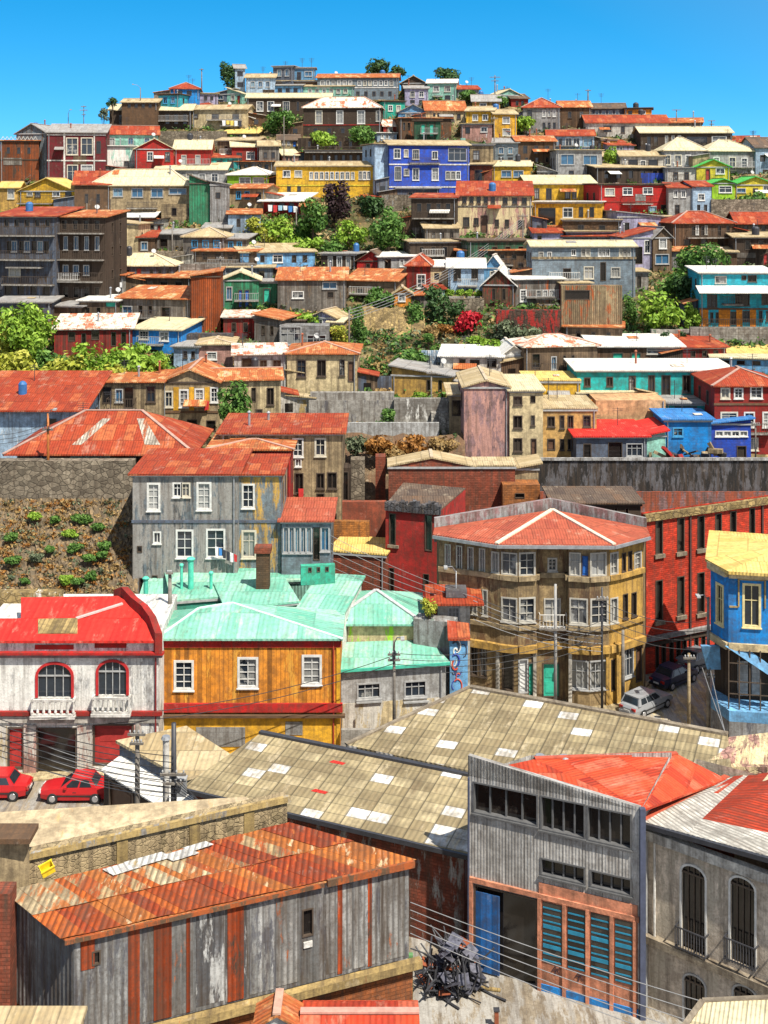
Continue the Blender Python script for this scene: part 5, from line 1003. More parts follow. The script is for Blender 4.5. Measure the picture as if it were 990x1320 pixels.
def fronts():
    rnd = random.Random(52); cl = [wall(c, 'stucco', .5) for c in ('skyblue', 'offwhite', 'ochre', 'green', 'dred')]
    for B in HOUSES:
        if B.Dc < 118 or B.w < 4.5 or (B.z1 - B.z0) < 2.6: continue
        k = rnd.random(); H_ = B.z1 - B.z0
        if k < .34:
            u0 = rnd.uniform(.05, .4) * B.w; B.rail(0, u0, min(B.w - .1, u0 + rnd.uniform(1.8, .55 * B.w + 1.5)), B.z0 + H_ * rnd.uniform(.30, .48), .9, rnd.uniform(.6, 1.0), rnd.choice((M_FDARK, M_FGREY, M_FWHITE, M_IRON)))
        elif k < .56:
            u0 = rnd.uniform(.1, .5) * B.w; u1 = min(B.w, u0 + rnd.uniform(1.5, 3)); z = B.z0 + H_ * rnd.uniform(.68, .8); m = MB(); m.slab([B.pt(0, u0, z - .45, 1.1), B.pt(0, u1, z - .45, 1.1), B.pt(0, u1, z, .02), B.pt(0, u0, z, .02)], .06); B.part('awning', m, roofm(rnd.choice(('rust', 'grey', 'tan', 'red', 'white'))))
        elif k < .74:
            u = rnd.uniform(.2, .7) * B.w; m = MB(); n_ = 9
            for i in range(n_):
                a = B.pt(0, u + i * .28, B.z0 + .22 * (i + 1) - 1.2, .95); b = B.pt(0, u + i * .28, B.z0 + .22 * (i + 1) - 1.2, .05); m.beam(a, b, .3, .06)
            m.beam(B.pt(0, u - .1, B.z0 - 1.15, .95), B.pt(0, u + n_ * .28, B.z0 + .22 * n_ - 1.1, .95), .08, .2); m.beam(B.pt(0, u - .1, B.z0 - .2, .95), B.pt(0, u + n_ * .28, B.z0 + .22 * n_ - .2, .95), .06, .06); B.part('outside_stair', m, M_WOOD)
        if rnd.random() < .4:
            u0 = rnd.uniform(0, .6) * B.w; u1 = min(B.w, u0 + rnd.uniform(1.2, 3.5)); z0 = B.z0 + rnd.uniform(0, .5) * H_; z1 = z0 + rnd.uniform(.15, .3) * H_
            if not any(h[0] < u1 and h[2] > u0 and h[1] < z1 and h[3] > z0 for h in B.holes[0]):
                m = MB(); q = [B.pt(0, u0, z0, .05), B.pt(0, u1, z0, .05), B.pt(0, u1, z0, .005), B.pt(0, u0, z0, .005)]; m.hexa(q, [p + Vector((0, 0, z1 - z0)) for p in q]); B.part('patch_boards', m, wall(rnd.choice(('greywood', 'rust', 'wood', 'lgrey', 'tan', 'dbrown')), rnd.choice(('board', 'corrp')), .7))
fronts()
# =================================================================== rooftop clutter, part of each house
def clutter():
    rnd = random.Random(77); dish = plain('dish_paint', (.34, .34, .33)); tank = plain('black_tank', (.03, .03, .035), .5); tank2 = plain('blue_tank', (.03, .12, .3), .5)
    for B in HOUSES:
        if B.w < 4 or B.dep < 3 or (B.z1 - B.z0) < 1.5: continue
        for _ in range(rnd.choice((1, 1, 2, 2, 3))):
            k = rnd.random(); u = rnd.uniform(.15, .85) * B.w; v = rnd.uniform(.3, .8) * B.dep; q = B.L(u, v, B.z1)
            zt = B.ztop(u, v)
            m = MB()
            if k < .38:
                h = rnd.uniform(1.1, 2.2); m.tube([(q.x, q.y, zt - .2), (q.x, q.y, zt + h)], .035, 5)
                for i in range(rnd.randint(2, 5)):
                    z = zt + h - .12 - i * .18; w = .55 - .06 * i; m.beam((q.x - w, q.y + .02, z), (q.x + w, q.y - .02, z), .03, .03)
                B.part('antenna', m, M_IRON, uv=False)
            elif k < .62:
                h = rnd.uniform(.6, 1.3); m.tube([(q.x, q.y, zt - .3), (q.x, q.y, zt + h)], .11, 7); m.tube([(q.x, q.y, zt + h), (q.x, q.y, zt + h + .15)], [.2, .06], 7)
                B.part('stove_pipe', m, M_METAL if rnd.random() < .6 else plain('rust_metal', (.25, .07, .03)), uv=False)
            elif k < .72 and B.Dc > 118:
                m.tube([(q.x, q.y, zt - .2), (q.x, q.y, zt + .5)], .04, 5); c = Vector((q.x, q.y - .1, zt + .7)); d = Vector((.3, -.8, .5)).normalized()
                m.tube([c, c + d * .06, c + d * .16], [.06, .22, .32], 10); B.part('satellite_dish', m, dish, uv=False)
            elif k < .84:
                r = rnd.uniform(.38, .55); m.tube([(q.x, q.y, zt - .2), (q.x, q.y, zt + .9), (q.x, q.y, zt + 1.1), (q.x, q.y, zt + 1.2)], [r, r, r * .7, r * .25], 12); B.part('water_tank', m, rnd.choice((tank, tank2, tank)), uv=False)
            else:
                w, d = rnd.uniform(.6, 1.3), rnd.uniform(.8, 1.6); p = [B.L(u - w / 2, v - d / 2, 0), B.L(u + w / 2, v - d / 2, 0), B.L(u + w / 2, v + d / 2, 0), B.L(u - w / 2, v + d / 2, 0)]
                uv_ = [(u - w / 2, v - d / 2), (u + w / 2, v - d / 2), (u + w / 2, v + d / 2), (u - w / 2, v + d / 2)]
                for a, (uu, vv) in zip(p, uv_): a.z = B.ztop(uu, vv) + .09
                m.slab(p, .05); B.part('patch_sheet', m, roofm(rnd.choice(('rustwhite', 'grey', 'rust', 'tan'))))
clutter()
# =================================================================== terrain
def build_terrain():
    xs = [-3000, -1200, -500, -260, -180] + [-140 + 2.0 * i for i in range(141)] + [180, 260, 500, 1200, 3000]
    ys = [-3000, -800, -200, -40, 0, 30] + [40 + 1.5 * i for i in range(160)] + [290, 310, 340, 380, 450, 700, 1500, 4000]
    m = MB(); rnd = random.Random(3)
    for y in ys:
        for x in xs:
            z = terrain(max(-140, min(140, x)), y) if y < 420 else 0
            if abs(x) > 150: z *= max(0, 1 - (abs(x) - 150) / 400)
            if z > 1: z += rnd.uniform(-.35, .35)
            m.v.append((x, y, z))
    n = len(xs)
    for j in range(len(ys) - 1):
        for i in range(n - 1):
            a = j * n + i; m.f.append((a, a + 1, a + n + 1, a + n)); m.m.append(0)
    N = NT('earth_and_dry_grass'); tc = N.n('ShaderNodeTexCoord'); ob = tc.outputs['Object']
    n1 = N.noise(ob, .12, 6, .7); n2 = N.noise(ob, .9, 6, .7)
    c = N.ramp(n1, [(.35, (.06, .055, .03)), (.48, (.17, .12, .06)), (.62, (.27, .19, .10))])
    c = N.mix(N.ramp(n2, [(.45, 0), (.62, .8)]), c, (.07, .09, .03)); c = N.mix(N.ramp(n2, [(.3, .6), (.42, 0)]), c, (.34, .25, .13))
    vo = N.n('ShaderNodeTexVoronoi', feature='F1'); N.l(ob, vo.inputs['Vector']); vo.inputs['Scale'].default_value = .8
    sc_ = N.n('ShaderNodeSeparateColor'); N.l(vo.outputs['Color'], sc_.inputs[0]); c = N.mix(1, c, N.ramp(sc_.outputs[0], [(0, .35), (.7, 1.0), (1, 1.5)]), 'MULTIPLY')
    ge = N.n('ShaderNodeSeparateXYZ'); N.l(ob, ge.inputs[0])
    flat = N.math('LESS_THAN', ge.outputs[2], .3)
    pave = N.ramp(N.noise(ob, .5, 7, .7), [(.35, (.11, .10, .085)), (.5, (.22, .195, .15)), (.68, (.34, .29, .21))])
    c = N.mix(flat, c, pave); N.bump(N.math('ADD', n2, vo.outputs[0]), .9, .5); N.fin(c, .95, .1)
    o = m.build('ground', N.mat, uv=False, smooth=False); tag(o, 'earth hillside and dusty valley floor', kind='structure')
build_terrain()

def sheet(name, pts, z, mat, kind='structure'):
    m = MB(); m.face([(p[0], p[1], z) for p in pts]); o = m.build(name, mat); return tag(o, None, None, kind=kind)

# =================================================================== vegetation on the hill
TG1 = 'trees on the hill'
tree('tall narrow palm-like tree on the left crest', 293, 98, 26, 42, 'dark', D=236, yb=124, name='crest_tree', lobes=7, group=TG1)
tree('tall dark tree on the crest beside the long pale blue house', 488, 85, 40, 28, 'dark', D=242, yb=112, group=TG1)
tree('smaller dark tree on the crest right of the tall one', 513, 92, 26, 20, 'dark', D=242, yb=112, group=TG1)
tree('dense round tree on the crest behind the pale mint house', 577, 97, 42, 22, 'dark', D=242, yb=115, group=TG1)
tree('round tree in front of the dark wooden house with the long tan roof', 361, 154, 48, 36, 'mid', yb=176, group=TG1)
tree('leafy tree left of a pair below the brown hip-roofed house', 418, 181, 46, 28, 'bright', yb=196, group=TG1)
tree('leafy tree right of a pair below the brown hip-roofed house', 467, 174, 48, 34, 'mid', yb=196, group=TG1)
shrub('bright yellow-green shrub beside the amber house on the right', 676, 160, 34, 26, 'bright', yb=176)
shrub('round shrub on the right crest beside the wooden pole', 647, 130, 22, 16, 'mid', yb=140)
shrub('shrub in front of the low red-roofed crest house', 603, 124, 30, 18, 'mid', yb=134)
shrub('shrub between the wide-windowed grey house and the white-pillared house', 787, 204, 26, 32, 'bright', yb=222)
shrub('thin spiky shrub on the left crest above the long tan roof', 145, 132, 18, 14, 'dark', D=221)
shrub('grey shrub at the left end of the long tan roof', 134, 148, 16, 18, 'grey', D=214)
# the clump in the centre
tree('tall dark green tree at the left of the central clump', 403, 277, 44, 56, 'mid', yb=312, group=TG1)
tree('purple-brown leaved tree in the central clump', 433, 257, 42, 56, 'purple', yb=300, group=TG1)
tree('grey-green tree in the middle of the central clump', 452, 302, 48, 44, 'bright', yb=330, group=TG1)
tree('broad grey-green tree at the right of the central clump', 500, 294, 62, 60, 'mid', yb=330, group=TG1)
shrub('bright shrub climbing the bank left of the central clump', 362, 292, 46, 36, 'bright', yb=318)
shrub('yellow-green shrub below the central clump', 398, 318, 44, 28, 'bright', yb=334)
shrub('low yellow shrub under the market shed', 346, 305, 30, 24, 'yellow', yb=320)
shrub('small green bush between the two halves of the central clump', 430, 318, 40, 22, 'mid', yb=334)
# right
tree('big loose green tree on the right slope', 903, 340, 76, 66, 'mid', yb=382, group=TG1)
tree('dark lower tree beneath the big loose tree', 884, 378, 40, 50, 'dark', yb=404, group=TG1)
tree('broad light green tree above the long white roof', 852, 398, 66, 58, 'bright', yb=432, D=147, group=TG1)
shrub('dark ivy shrub left of the broad light green tree', 812, 400, 22, 62, 'mid', D=149)
tree('dark tree at the right edge beside the yellow green-roofed house', 972, 262, 44, 32, 'mid', D=189, group=TG1)
shrub('olive bush at the right edge above the brown shanty', 975, 322, 34, 26, 'bright', yb=338)
# bank in the centre
shrub('dark green bush left of the red blossom', 563, 393, 42, 48, 'dark', yb=416)
sh = shrub('bougainvillea bush covered in red blossom', 603, 415, 44, 34, 'red', yb=432)
for x, l in ((580, 'leftmost'), (592, 'second'), (604, 'third'), (616, 'rightmost')):
    shrub(f'clipped round hedge bush below the light blue cottage, {l} of four', x, 378, 14, 12, 'bright', D=158, lobes=4, group='clipped hedge bushes')
shrub('pink flowering low bush left of the bougainvillea', 574, 424, 26, 16, 'rusty', yb=436)
shrub('grey-green bush right of the bougainvillea', 650, 425, 42, 34, 'grey', yb=444)
shrub('low yellow-green bush under the bougainvillea', 612, 440, 34, 18, 'bright', yb=448)
shrub('dry golden bush at the foot of the dark green bush', 553, 432, 30, 36, 'straw', yb=450)
shrub('small dark bush in the dry grass under the dark green bush', 552, 436, 20, 14, 'mid', D=142)
tree('green leafy tree above the straw covered bank', 489, 385, 46, 32, 'mid', yb=402, group=TG1)
shrub('trailing green vine at the left of the straw bank', 462, 420, 24, 72, 'mid', D=145)
shrub('green bush row under the long plank house', 392, 410, 70, 18, 'bright', yb=420)
shrub('dark small bush at the left end of the plank house garden', 356, 405, 20, 12, 'dark', yb=412)
shrub('yellow-green bush at the foot of the lattice screen', 438, 432, 26, 30, 'yellow', yb=448)
shrub('green bush below the straw bank', 528, 460, 56, 24, 'mid', yb=472, D=138)
shrub('small green bush by the lean-to house', 510, 516, 14, 22, 'mid', D=126)
shrub('bush between the stepped walls and the mauve gable', 568, 520, 18, 18, 'mid', D=126)
shrub('dark bush at the foot of the mauve gable', 590, 575, 22, 40, 'dark', D=117)
# left
tree('tall bright tree at the far left of the lower slope', 44, 420, 62, 64, 'bright', yb=462, D=136, group=TG1)
tree('yellowish tree at the left picture edge', 12, 445, 60, 66, 'yellow', yb=478, D=132, group=TG1)
tree('broad yellow-green tree above the huge rust roof', 98, 474, 84, 56, 'yellow', yb=500, D=129, group=TG1)
tree('bright green tree below the striped roof', 162, 463, 76, 46, 'bright', yb=488, D=133, group=TG1)
tree('small light green tree at the end of the lower left row', 203, 466, 30, 30, 'bright', yb=482, D=135, group=TG1)
tree('dark green shrub mass between the lower left trees', 66, 470, 56, 44, 'mid', D=130, group=TG1)
tree('round dark green tree in front of the rust-roofed cream house', 302, 520, 56, 66, 'mid', yb=556, D=118, group=TG1)
shrub('green climber on the rubble above the rust-orange gable', 150, 396, 20, 18, 'mid', D=150)
# ledge with dry creepers
for i, (x, w, k, l) in enumerate(((458, 40, 'grey', 'grey-green dry creeper at the left end of the rubble ledge'), (490, 50, 'rusty', 'rust-brown dry creeper above the dark arches'), (530, 54, 'rusty', 'rust-brown dry creeper right of the dark arches'), (568, 44, 'straw', 'straw-coloured dry creeper near the mauve gable'))):
    shrub(l, x, 574, w, 30, k, D=113.5)
shrub('small golden creeper between the two rust-brown ones', 510, 584, 36, 20, 'straw', D=113)
# rubble slope tufts at the left
rnd = random.Random(11)
tuft = [(45, 668), (14, 695), (71, 672), (98, 670), (110, 671), (89, 690), (126, 682), (96, 708), (64, 711), (47, 722), (135, 706), (114, 722), (131, 718), (16, 725), (100, 752), (85, 750), (32, 752), (118, 745)]
for i, (x, y) in enumerate(tuft):
    shrub('green tuft rooted in the rough slope beneath the stone wall', x, y - 3, D=lerp_tab([(655, 97.6), (690, 94.9), (725, 92.6), (770, 90.2)], y) - .2, wpx=rnd.uniform(14, 30), hpx=rnd.uniform(8, 15), kind=rnd.choice(['mid', 'mid', 'grey', 'bright']), name='tuft', cat='tuft', lobes=5, dens=1.6, group='tufts on the rough slope')

# straw bank and rubble slope as real ground shapes
def bank(name, label, rows, mat, kind=None):
    m = MB(); n = len(rows[0]); rnd = random.Random(5)
    for r in rows:
        for p in r: m.v.append(tuple(P(*p) + Vector((rnd.uniform(-.1, .1), rnd.uniform(-.2, .2), rnd.uniform(-.2, .2)))))
    for j in range(len(rows) - 1):
        for i in range(n - 1): m.f.append((j * n + i, j * n + i + 1, (j + 1) * n + i + 1, (j + 1) * n + i)); m.m.append(0)
    o = m.build(name, mat, smooth=False); return tag(o, label, kind=kind)
def interp(a, b, n): return [tuple(a[i] + (b[i] - a[i]) * k / n for i in range(3)) for k in range(n + 1)]
bank('slope', 'straw covered steep bank in the centre', [interp((462, 396, 150), (545, 396, 150), 10), interp((462, 432, 147), (548, 425, 147), 10), interp((468, 470, 143.5), (545, 470, 142), 10), interp((470, 505, 138), (545, 505, 137), 10)], wall('straw', 'stone', .6), 'structure')
def rough_slope():
    rnd = random.Random(9); rows = [(-24, 642, 98.35), (-24, 660, 97.4), (-24, 690, 95.2), (-24, 725, 92.9), (-24, 770, 90.2), (-24, 835, 86)]
    m = MB(); nu, nv = 90, 46; tabs = [[(r[1], r[2]) for r in rows]][0]
    for j in range(nv + 1):
        y = 642 + (835 - 642) * j / nv; D = lerp_tab(tabs, y)
        for i in range(nu + 1):
            x = -24 + 202 * i / nu; p = P(x, y, D); a = math.sin(p.x * 1.7 + p.z * 2.3) * .14 + math.sin(p.x * .7 - p.z * 1.1) * .2
            m.v.append((p.x + rnd.uniform(-.08, .08), p.y + a + rnd.uniform(-.22, .22), p.z + rnd.uniform(-.08, .08)))
    for j in range(nv):
        for i in range(nu): a = j * (nu + 1) + i; m.f.append((a, a + 1, a + nu + 2, a + nu + 1)); m.m.append(0)
    o = m.build('slope', wall((.30, .21, .11), 'stucco', .7, (.14, .11, .07), .50), smooth=False); tag(o, 'rough earth slope under the stone wall', kind='structure')
    mb = {'straw': MB(), 'grey': MB(), 'rusty': MB()}
    for _ in range(520):
        y = rnd.uniform(645, 765); x = rnd.uniform(-20, 166); p = P(x, y, lerp_tab(tabs, y) - .15); k = rnd.choice(('straw', 'straw', 'grey', 'rusty')); leaves(mb[k], p, rnd.uniform(.2, .7), .2, rnd.uniform(.1, .3), 14, .11, rnd, .1)
    for k, q in mb.items(): tag(q.build('dry_scrub', LEAF[k], uv=False), {'straw': 'straw-coloured', 'grey': 'grey-green', 'rusty': 'rust-brown'}[k] + ' scrub scattered over the rough slope', 'scrub', kind='stuff')
rough_slope()
bank('slope', 'rubble bank with dark hollows beneath the creepers', [interp((440, 560, 117), (600, 560, 117), 12), interp((436, 592, 114.5), (600, 592, 114), 12), interp((436, 640, 112), (600, 640, 110), 12), interp((436, 700, 106), (600, 700, 105), 12)], wall('earth', 'stone', .7, 'brown', .5), 'structure')

# undergrowth between the houses: nobody could count it
def scrub():
    mb = {k: MB() for k in ('dark', 'mid', 'grey', 'straw')}; rnd = random.Random(21)
    for _ in range(8000):
        y = rnd.uniform(120, 560); x = rnd.uniform(-20, 1010); D = ground_D(x, y) if rnd.random() < .9 else rnd.uniform(120, 235)
        X = (x - CX) / F * D; D += rnd.uniform(-1, 1)
        if D < 117: continue
        if terrain(X, D) < 8: continue
        leaves(mb[rnd.choice(['dark', 'mid', 'mid', 'grey', 'straw'])], (X, D, terrain(X, D) + .2), rnd.uniform(.6, 1.7), .9, rnd.uniform(.3, 1.0), 20, .26, rnd, .1)
    for k, m in mb.items(): tag(m.build('undergrowth', LEAF[k], uv=False), {'dark': 'dark green', 'mid': 'green', 'grey': 'grey-green', 'straw': 'dry straw-coloured'}[k] + ' undergrowth on the slope between the houses', 'undergrowth', kind='stuff')
scrub()

# poles on the hill
pole('wooden pole with two crossarms on the right crest', 638, 97, 134, D=233, arms=((.93, 2.0), (.8, 1.4)), rad=.13, ins=False)
pole('slim pole with a short arm on the left crest', 260, 88, 122, D=230, arms=((.95, .8),), rad=.12, ins=False)
pole('street lamp pole above the long tan roof on the left', 181, 113, 135, D=222, arms=(), lamp=-.9, rad=.1, name='street_lamp')
pole('pole with a square head on the right crest above the orange house', 758, 115, 138, D=229, arms=((.92, 1.1),), rad=.14, ins=False)
pole('T-shaped pole right of the orange crest house', 872, 141, 162, D=222, arms=((.96, 1.6),), rad=.11, ins=False)
pole('twin-headed pole near the right end of the crest', 917, 155, 172, D=217, arms=((.95, 1.3), (.7, 1.0)), rad=.12, ins=False)
pole('aerial mast with short rungs on the maroon house row', 108, 136, 166, D=209, arms=((.95, .9), (.8, 1.3), (.6, .7)), rad=.08, ins=False, name='aerial_mast')
pole('small lamp standing above the maroon house row', 88, 146, 164, D=209, arms=(), lamp=.5, rad=.07, name='street_lamp')
pole('timber pole beside the big red-roofed stilt house', 674, 275, 350, D=176, arms=((.95, 1.4),))
pole('timber pole in front of the plank house left of the straw bank', 450, 400, 455, D=140, arms=())
pole('timber pole left of the market shed', 382, 268, 320, D=182, arms=())
pole('tall pole on the left slope beside the rust-orange gable', 284, 330, 420, D=151, arms=((.96, 1.0),), rad=.1)
pole('timber pole above the blue-windowed timber house', 222, 290, 342, D=170, arms=())
pole('pole beside the lean-to house near the stepped walls', 556, 478, 542, D=126, arms=((.95, 1.0),), rad=.1)
pole('rust-orange pole with a lamp in front of the wide hip roof house', 62, 533, 606, D=98.8, arms=((.72, .9),), lamp=.6, rad=.12, mat=plain('rust_paint', (.4, .13, .03)), name='street_lamp')
pole('pole in front of the timber house with the striped hip roof', 717, 448, 492, D=136, arms=())
pole('slim pole right of the cobalt cabins', 974, 545, 592, D=115, arms=((.95, .8),), rad=.08)
pole('thin pole before the brown house at the pink cottage', 112, 262, 300, D=176, arms=(), rad=.08)
pole('pole right of the brown hip-roofed house by the amber house', 637, 150, 215, D=208, arms=((.95, 1.2),), rad=.1)
pole('pole above the leafy trees near the dark wooden house', 366, 150, 212, D=206, arms=(), rad=.1)
# =================================================================== helpers for the near buildings
def V2(x, D): p = P(x, 250, D); return (p.x, p.y)
def arch(B, e, xa, ya, xb, yb, fm, wm, gm=G_DARK, proud=.07, ringw=.16, name='arched_window'):
    """an arched opening: spandrels fill the square top, a surround follows the arch"""
    u0, _ = B.at(e, xa, ya); u1, _ = B.at(e, xb, yb); um = (xa + xb) / 2
    _, zt = B.at(e, um, ya); _, zb = B.at(e, um, yb)
    B.holes[e].append((u0, zb, u1, zt)); w = u1 - u0; ah = min(w * .36, (zt - zb) * .4); uc = (u0 + u1) / 2
    n = 12; arc = [(uc + math.cos(math.pi * k / n) * w / 2, zt - ah + math.sin(math.pi * k / n) * ah) for k in range(n + 1)]
    def ring(pts_in, pts_out, o0, o1):
        m = MB()
        for k in range(len(pts_in) - 1):
            q = [pts_in[k], pts_in[k + 1], pts_out[k + 1], pts_out[k]]
            m.hexa([B.pt(e, u, z, o0) for u, z in q], [B.pt(e, u, z, o1) for u, z in q])
        return m
    top = [(u, zt) for u, z in arc]; B.part('spandrel', ring(arc, top, .004, -.10), wm)
    out = [(u0 - ringw, zb)] ; ins = [(u0, zb)]
    arc2 = arc[::-1]
    ins += arc2; out += [(uc + (u - uc) * (1 + 2 * ringw / w), zt - ah + (z - zt + ah) * (1 + ringw / ah)) for u, z in arc2]
    ins.append((u1, zb)); out.append((u1 + ringw, zb))
    f = B.part(name, ring(ins, out, proud, -.03), fm)
    b = MB()
    for t in (.25, .5, .75):
        uu = u0 + w * t; b.hexa([B.pt(e, uu - .025, zb, -.04), B.pt(e, uu + .025, zb, -.04), B.pt(e, uu + .025, zb, -.09), B.pt(e, uu - .025, zb, -.09)], [B.pt(e, uu - .025, zt - .05, -.04), B.pt(e, uu + .025, zt - .05, -.04), B.pt(e, uu + .025, zt - .05, -.09), B.pt(e, uu - .025, zt - .05, -.09)])
    zz = zt - ah
    b.hexa([B.pt(e, u0, zz - .04, -.03), B.pt(e, u1, zz - .04, -.03), B.pt(e, u1, zz - .04, -.10), B.pt(e, u0, zz - .04, -.10)], [B.pt(e, u0, zz + .04, -.03), B.pt(e, u1, zz + .04, -.03), B.pt(e, u1, zz + .04, -.10), B.pt(e, u0, zz + .04, -.10)])
    b.build('glazing_bars', M_FDARK if gm is G_HOLE else (M_FWHITE if fm is not M_FRED else M_FGREY), f, B.loc)
    p = MB(); p.hexa([B.pt(e, u0, zb, -.11), B.pt(e, u1, zb, -.11), B.pt(e, u1, zb, -.15), B.pt(e, u0, zb, -.15)], [B.pt(e, u0, zt, -.11), B.pt(e, u1, zt, -.11), B.pt(e, u1, zt, -.15), B.pt(e, u0, zt, -.15)])
    p.build('pane', gm, f, B.loc)
    return u0, u1, zb, zt
def panel(B, e, xa, ya, xb, yb, mat, name, proud=.05, **kw):
    u0, _ = B.at(e, xa, ya); u1, _ = B.at(e, xb, yb); _, zt = B.at(e, (xa + xb) / 2, ya); _, zb = B.at(e, (xa + xb) / 2, yb)
    m = MB(); m.hexa([B.pt(e, u0, zb, proud), B.pt(e, u1, zb, proud), B.pt(e, u1, zb, -.02), B.pt(e, u0, zb, -.02)], [B.pt(e, u0, zt, proud), B.pt(e, u1, zt, proud), B.pt(e, u1, zt, -.02), B.pt(e, u0, zt, -.02)])
    return B.part(name, m, mat, **kw)
def roof(B, polys, t, mat, name='roof', label=None, udir=None):
    m = MB()
    for p in polys: m.slab(p, t)
    return B.part(name, m, mat, label, udir=udir)
def zof(y, D): return ZC - (y - CY) / F * D

# =================================================================== white house with the red roof
ROOFS['redwhite'] = [(0, (.50, .05, .02)), (.42, (.55, .07, .03)), (.5, (.66, .62, .55)), (.8, (.70, .67, .60)), (.84, (.52, .06, .025)), (1, (.45, .05, .02))]
D0 = 77
WR = Bld('house', 'white two storey house with a red roof, two red arched windows and balustrades', 'house', [V2(-40, D0), V2(204, D0), (V2(204, D0)[0] - .3, D0 + 9), (V2(-40, D0)[0], D0 + 9)], 0, zof(826, D0), wall('lgrey', 'stucco', .5, 'white', .55), fd=.5)
for xa, xb, ya, yb in ((49, 92, 856, 899), (127, 163, 853, 896)):
    u0, u1, zb, zt = arch(WR, 0, xa, ya, xb, yb, M_FRED, WR.wm)
    m = MB(); A, Bp = WR.pt(0, u0 - .25, zb - .95, .5), WR.pt(0, u1 + .25, zb - .95, .5)
    for h, t in ((.95, .14), (.05, .16)): m.beam(A + Vector((0, 0, h)), Bp + Vector((0, 0, h)), t, t); m.beam(A + Vector((0, 0, h)), A + Vector((0, .5, h)), t, t); m.beam(Bp + Vector((0, 0, h)), Bp + Vector((0, .5, h)), t, t)
    for k in range(8):
        p = A.lerp(Bp, k / 7); m.tube([p + Vector((0, 0, z)) for z in (.08, .25, .45, .7, .92)], [.06, .095, .055, .05, .07], 7)
    WR.part('balustrade', m, M_TRIMW)
    m = MB(); m.box(u0 - .35 + WR.pts[0].x, D0 - .62, zb - 1.12, u1 + .35 + WR.pts[0].x, D0 + .0, zb - .95); WR.part('balcony_floor', m, M_TRIMW)
for xa, ya, xb, yb, mt in ((45, 831, 95, 837, 'dred'), (122, 829, 163, 835, 'dred')): panel(WR, 0, xa, ya, xb, yb, wall('red', 'stucco', .4), 'red_inset', .03)
for y, h, pr, c in ((846, .22, .28, 'mauve'), (842, .14, .38, 'red'), (921, .25, .25, 'dred'), (931, .4, .12, 'offwhite')): WR.band(0, zof(y, D0), h, pr, wall(c, 'stucco', .4), 'cornice')
for q in (('R', 1, 11, 938, 30, 990), ('o', 1, 48, 938, 98, 997), ('R', 1, 121, 934, 171, 985)): WR.win(0, *q)
for xa, xb in ((-4, 9), (31, 47), (100, 119), (173, 181)): panel(WR, 0, xa, 934, xb, 996, wall('cream' if xb < 20 else 'pink', 'stucco', .4, 'offwhite', .5), 'pilaster', .12)
WR.downpipe(0, WR.at(0, 201, 850)[0], plain('dark_red_paint', (.2, .02, .02)))
WR.wall_done()
a = P(-40, 826, D0 - .3); b = P(204, 826, D0 - .3); z2 = zof(797, D0 + 2.2); z3 = zof(769, D0 + 4.6)
cr = roofm('crimson', 1.6, 3.0)
rf = roof(WR, [[a, b, P(196, 797, D0 + 2.2), P(-40, 797, D0 + 2.2)], [P(27, 796.5, D0 + 2.3), P(196, 796.5, D0 + 2.3), P(152, 768, D0 + 4.6), P(27, 770, D0 + 4.6)]], .15, cr)
m = MB(); m.beam(P(98, 797, D0 + 2.1), P(158, 778, D0 + 3.7), .22, .10); m.build('ridge_cap', plain('pinkish_flashing', (.6, .4, .36)), rf, WR.loc)
m = MB(); q = [P(49, 821, D0 + .45), P(100, 820, D0 + .45), P(100, 801, D0 + 1.9), P(49, 802, D0 + 1.9)]; q = [v + Vector((0, 0, .22)) for v in q]; m.slab(q, .3); m.build('roof_hatch', wall('straw', 'board', .6), rf, WR.loc)
m = MB(); pr = [P(150, 766, D0 + 5), P(160, 762, D0 + 4.6), P(172, 775, D0 + 3.4), P(186, 786, D0 + 2.4), P(196, 800, D0 + 1.3), P(204, 822, D0 - .4)]
for p, q in zip(pr, pr[1:]): m.hexa([p + Vector((-.2, 0, -1)), q + Vector((-.2, 0, -1)), q + Vector((.25, 0, -1)), p + Vector((.25, 0, -1))], [p + Vector((-.2, 0, .28)), q + Vector((-.2, 0, .28)), q + Vector((.25, 0, .28)), p + Vector((.25, 0, .28))])
WR.part('curved_parapet', m, wall('dred', 'stucco', .4))
H('rubble garden wall behind the red roof of the white house', -20, 78, 762, 764, 812, W('straw', 'stone', .5, 'white'), None, D=84, dep=.8, name='garden_wall', cat='wall')

# =================================================================== orange house and the green roofs
D1 = 79.5
OR = Bld('house', 'orange two storey plank house with three white windows, a yellow base and a green roof', 'house', [V2(206, D1), V2(438, D1), (V2(438, D1)[0], D1 + 4.9), (V2(206, D1)[0], D1 + 4.9)], 0, zof(824, D1), wall('orange', 'board', .3, (.8, .36, .05), .4), fd=.5)
for x0, x1, y0, y1 in ((226, 248, 853, 888), (308, 331, 849, 885), (391, 413, 846, 881)): OR.win(0, '6', 1, x0, y0, x1, y1)
panel(OR, 0, 207, 923, 437, 980, wall('amber', 'stucco', .3), 'yellow_base', .03)
panel(OR, 0, 253, 937, 316, 962, wall('grey', 'clap', .6), 'roller_shutter', .07); panel(OR, 0, 368, 930, 390, 947, wall('grey', 'clap', .6), 'roller_shutter', .07)
for y, h, pr, c in ((834, .5, .10, 'red'), (917, .55, .18, 'red'), (923, .16, .34, 'brown')): OR.band(0, zof(y, D1), h, pr, wall(c, 'stucco', .4), 'cornice')
for u in (.1, OR.edge(0)[2] - .1): OR.strip(0, u, .22, 0, OR.z1 - .1, .09, wall('amber', 'stucco', .4), 'corner_trim')
OR.downpipe(0, OR.edge(0)[2] - .4, plain('red_pipe', (.3, .04, .02))); OR.wall_done()
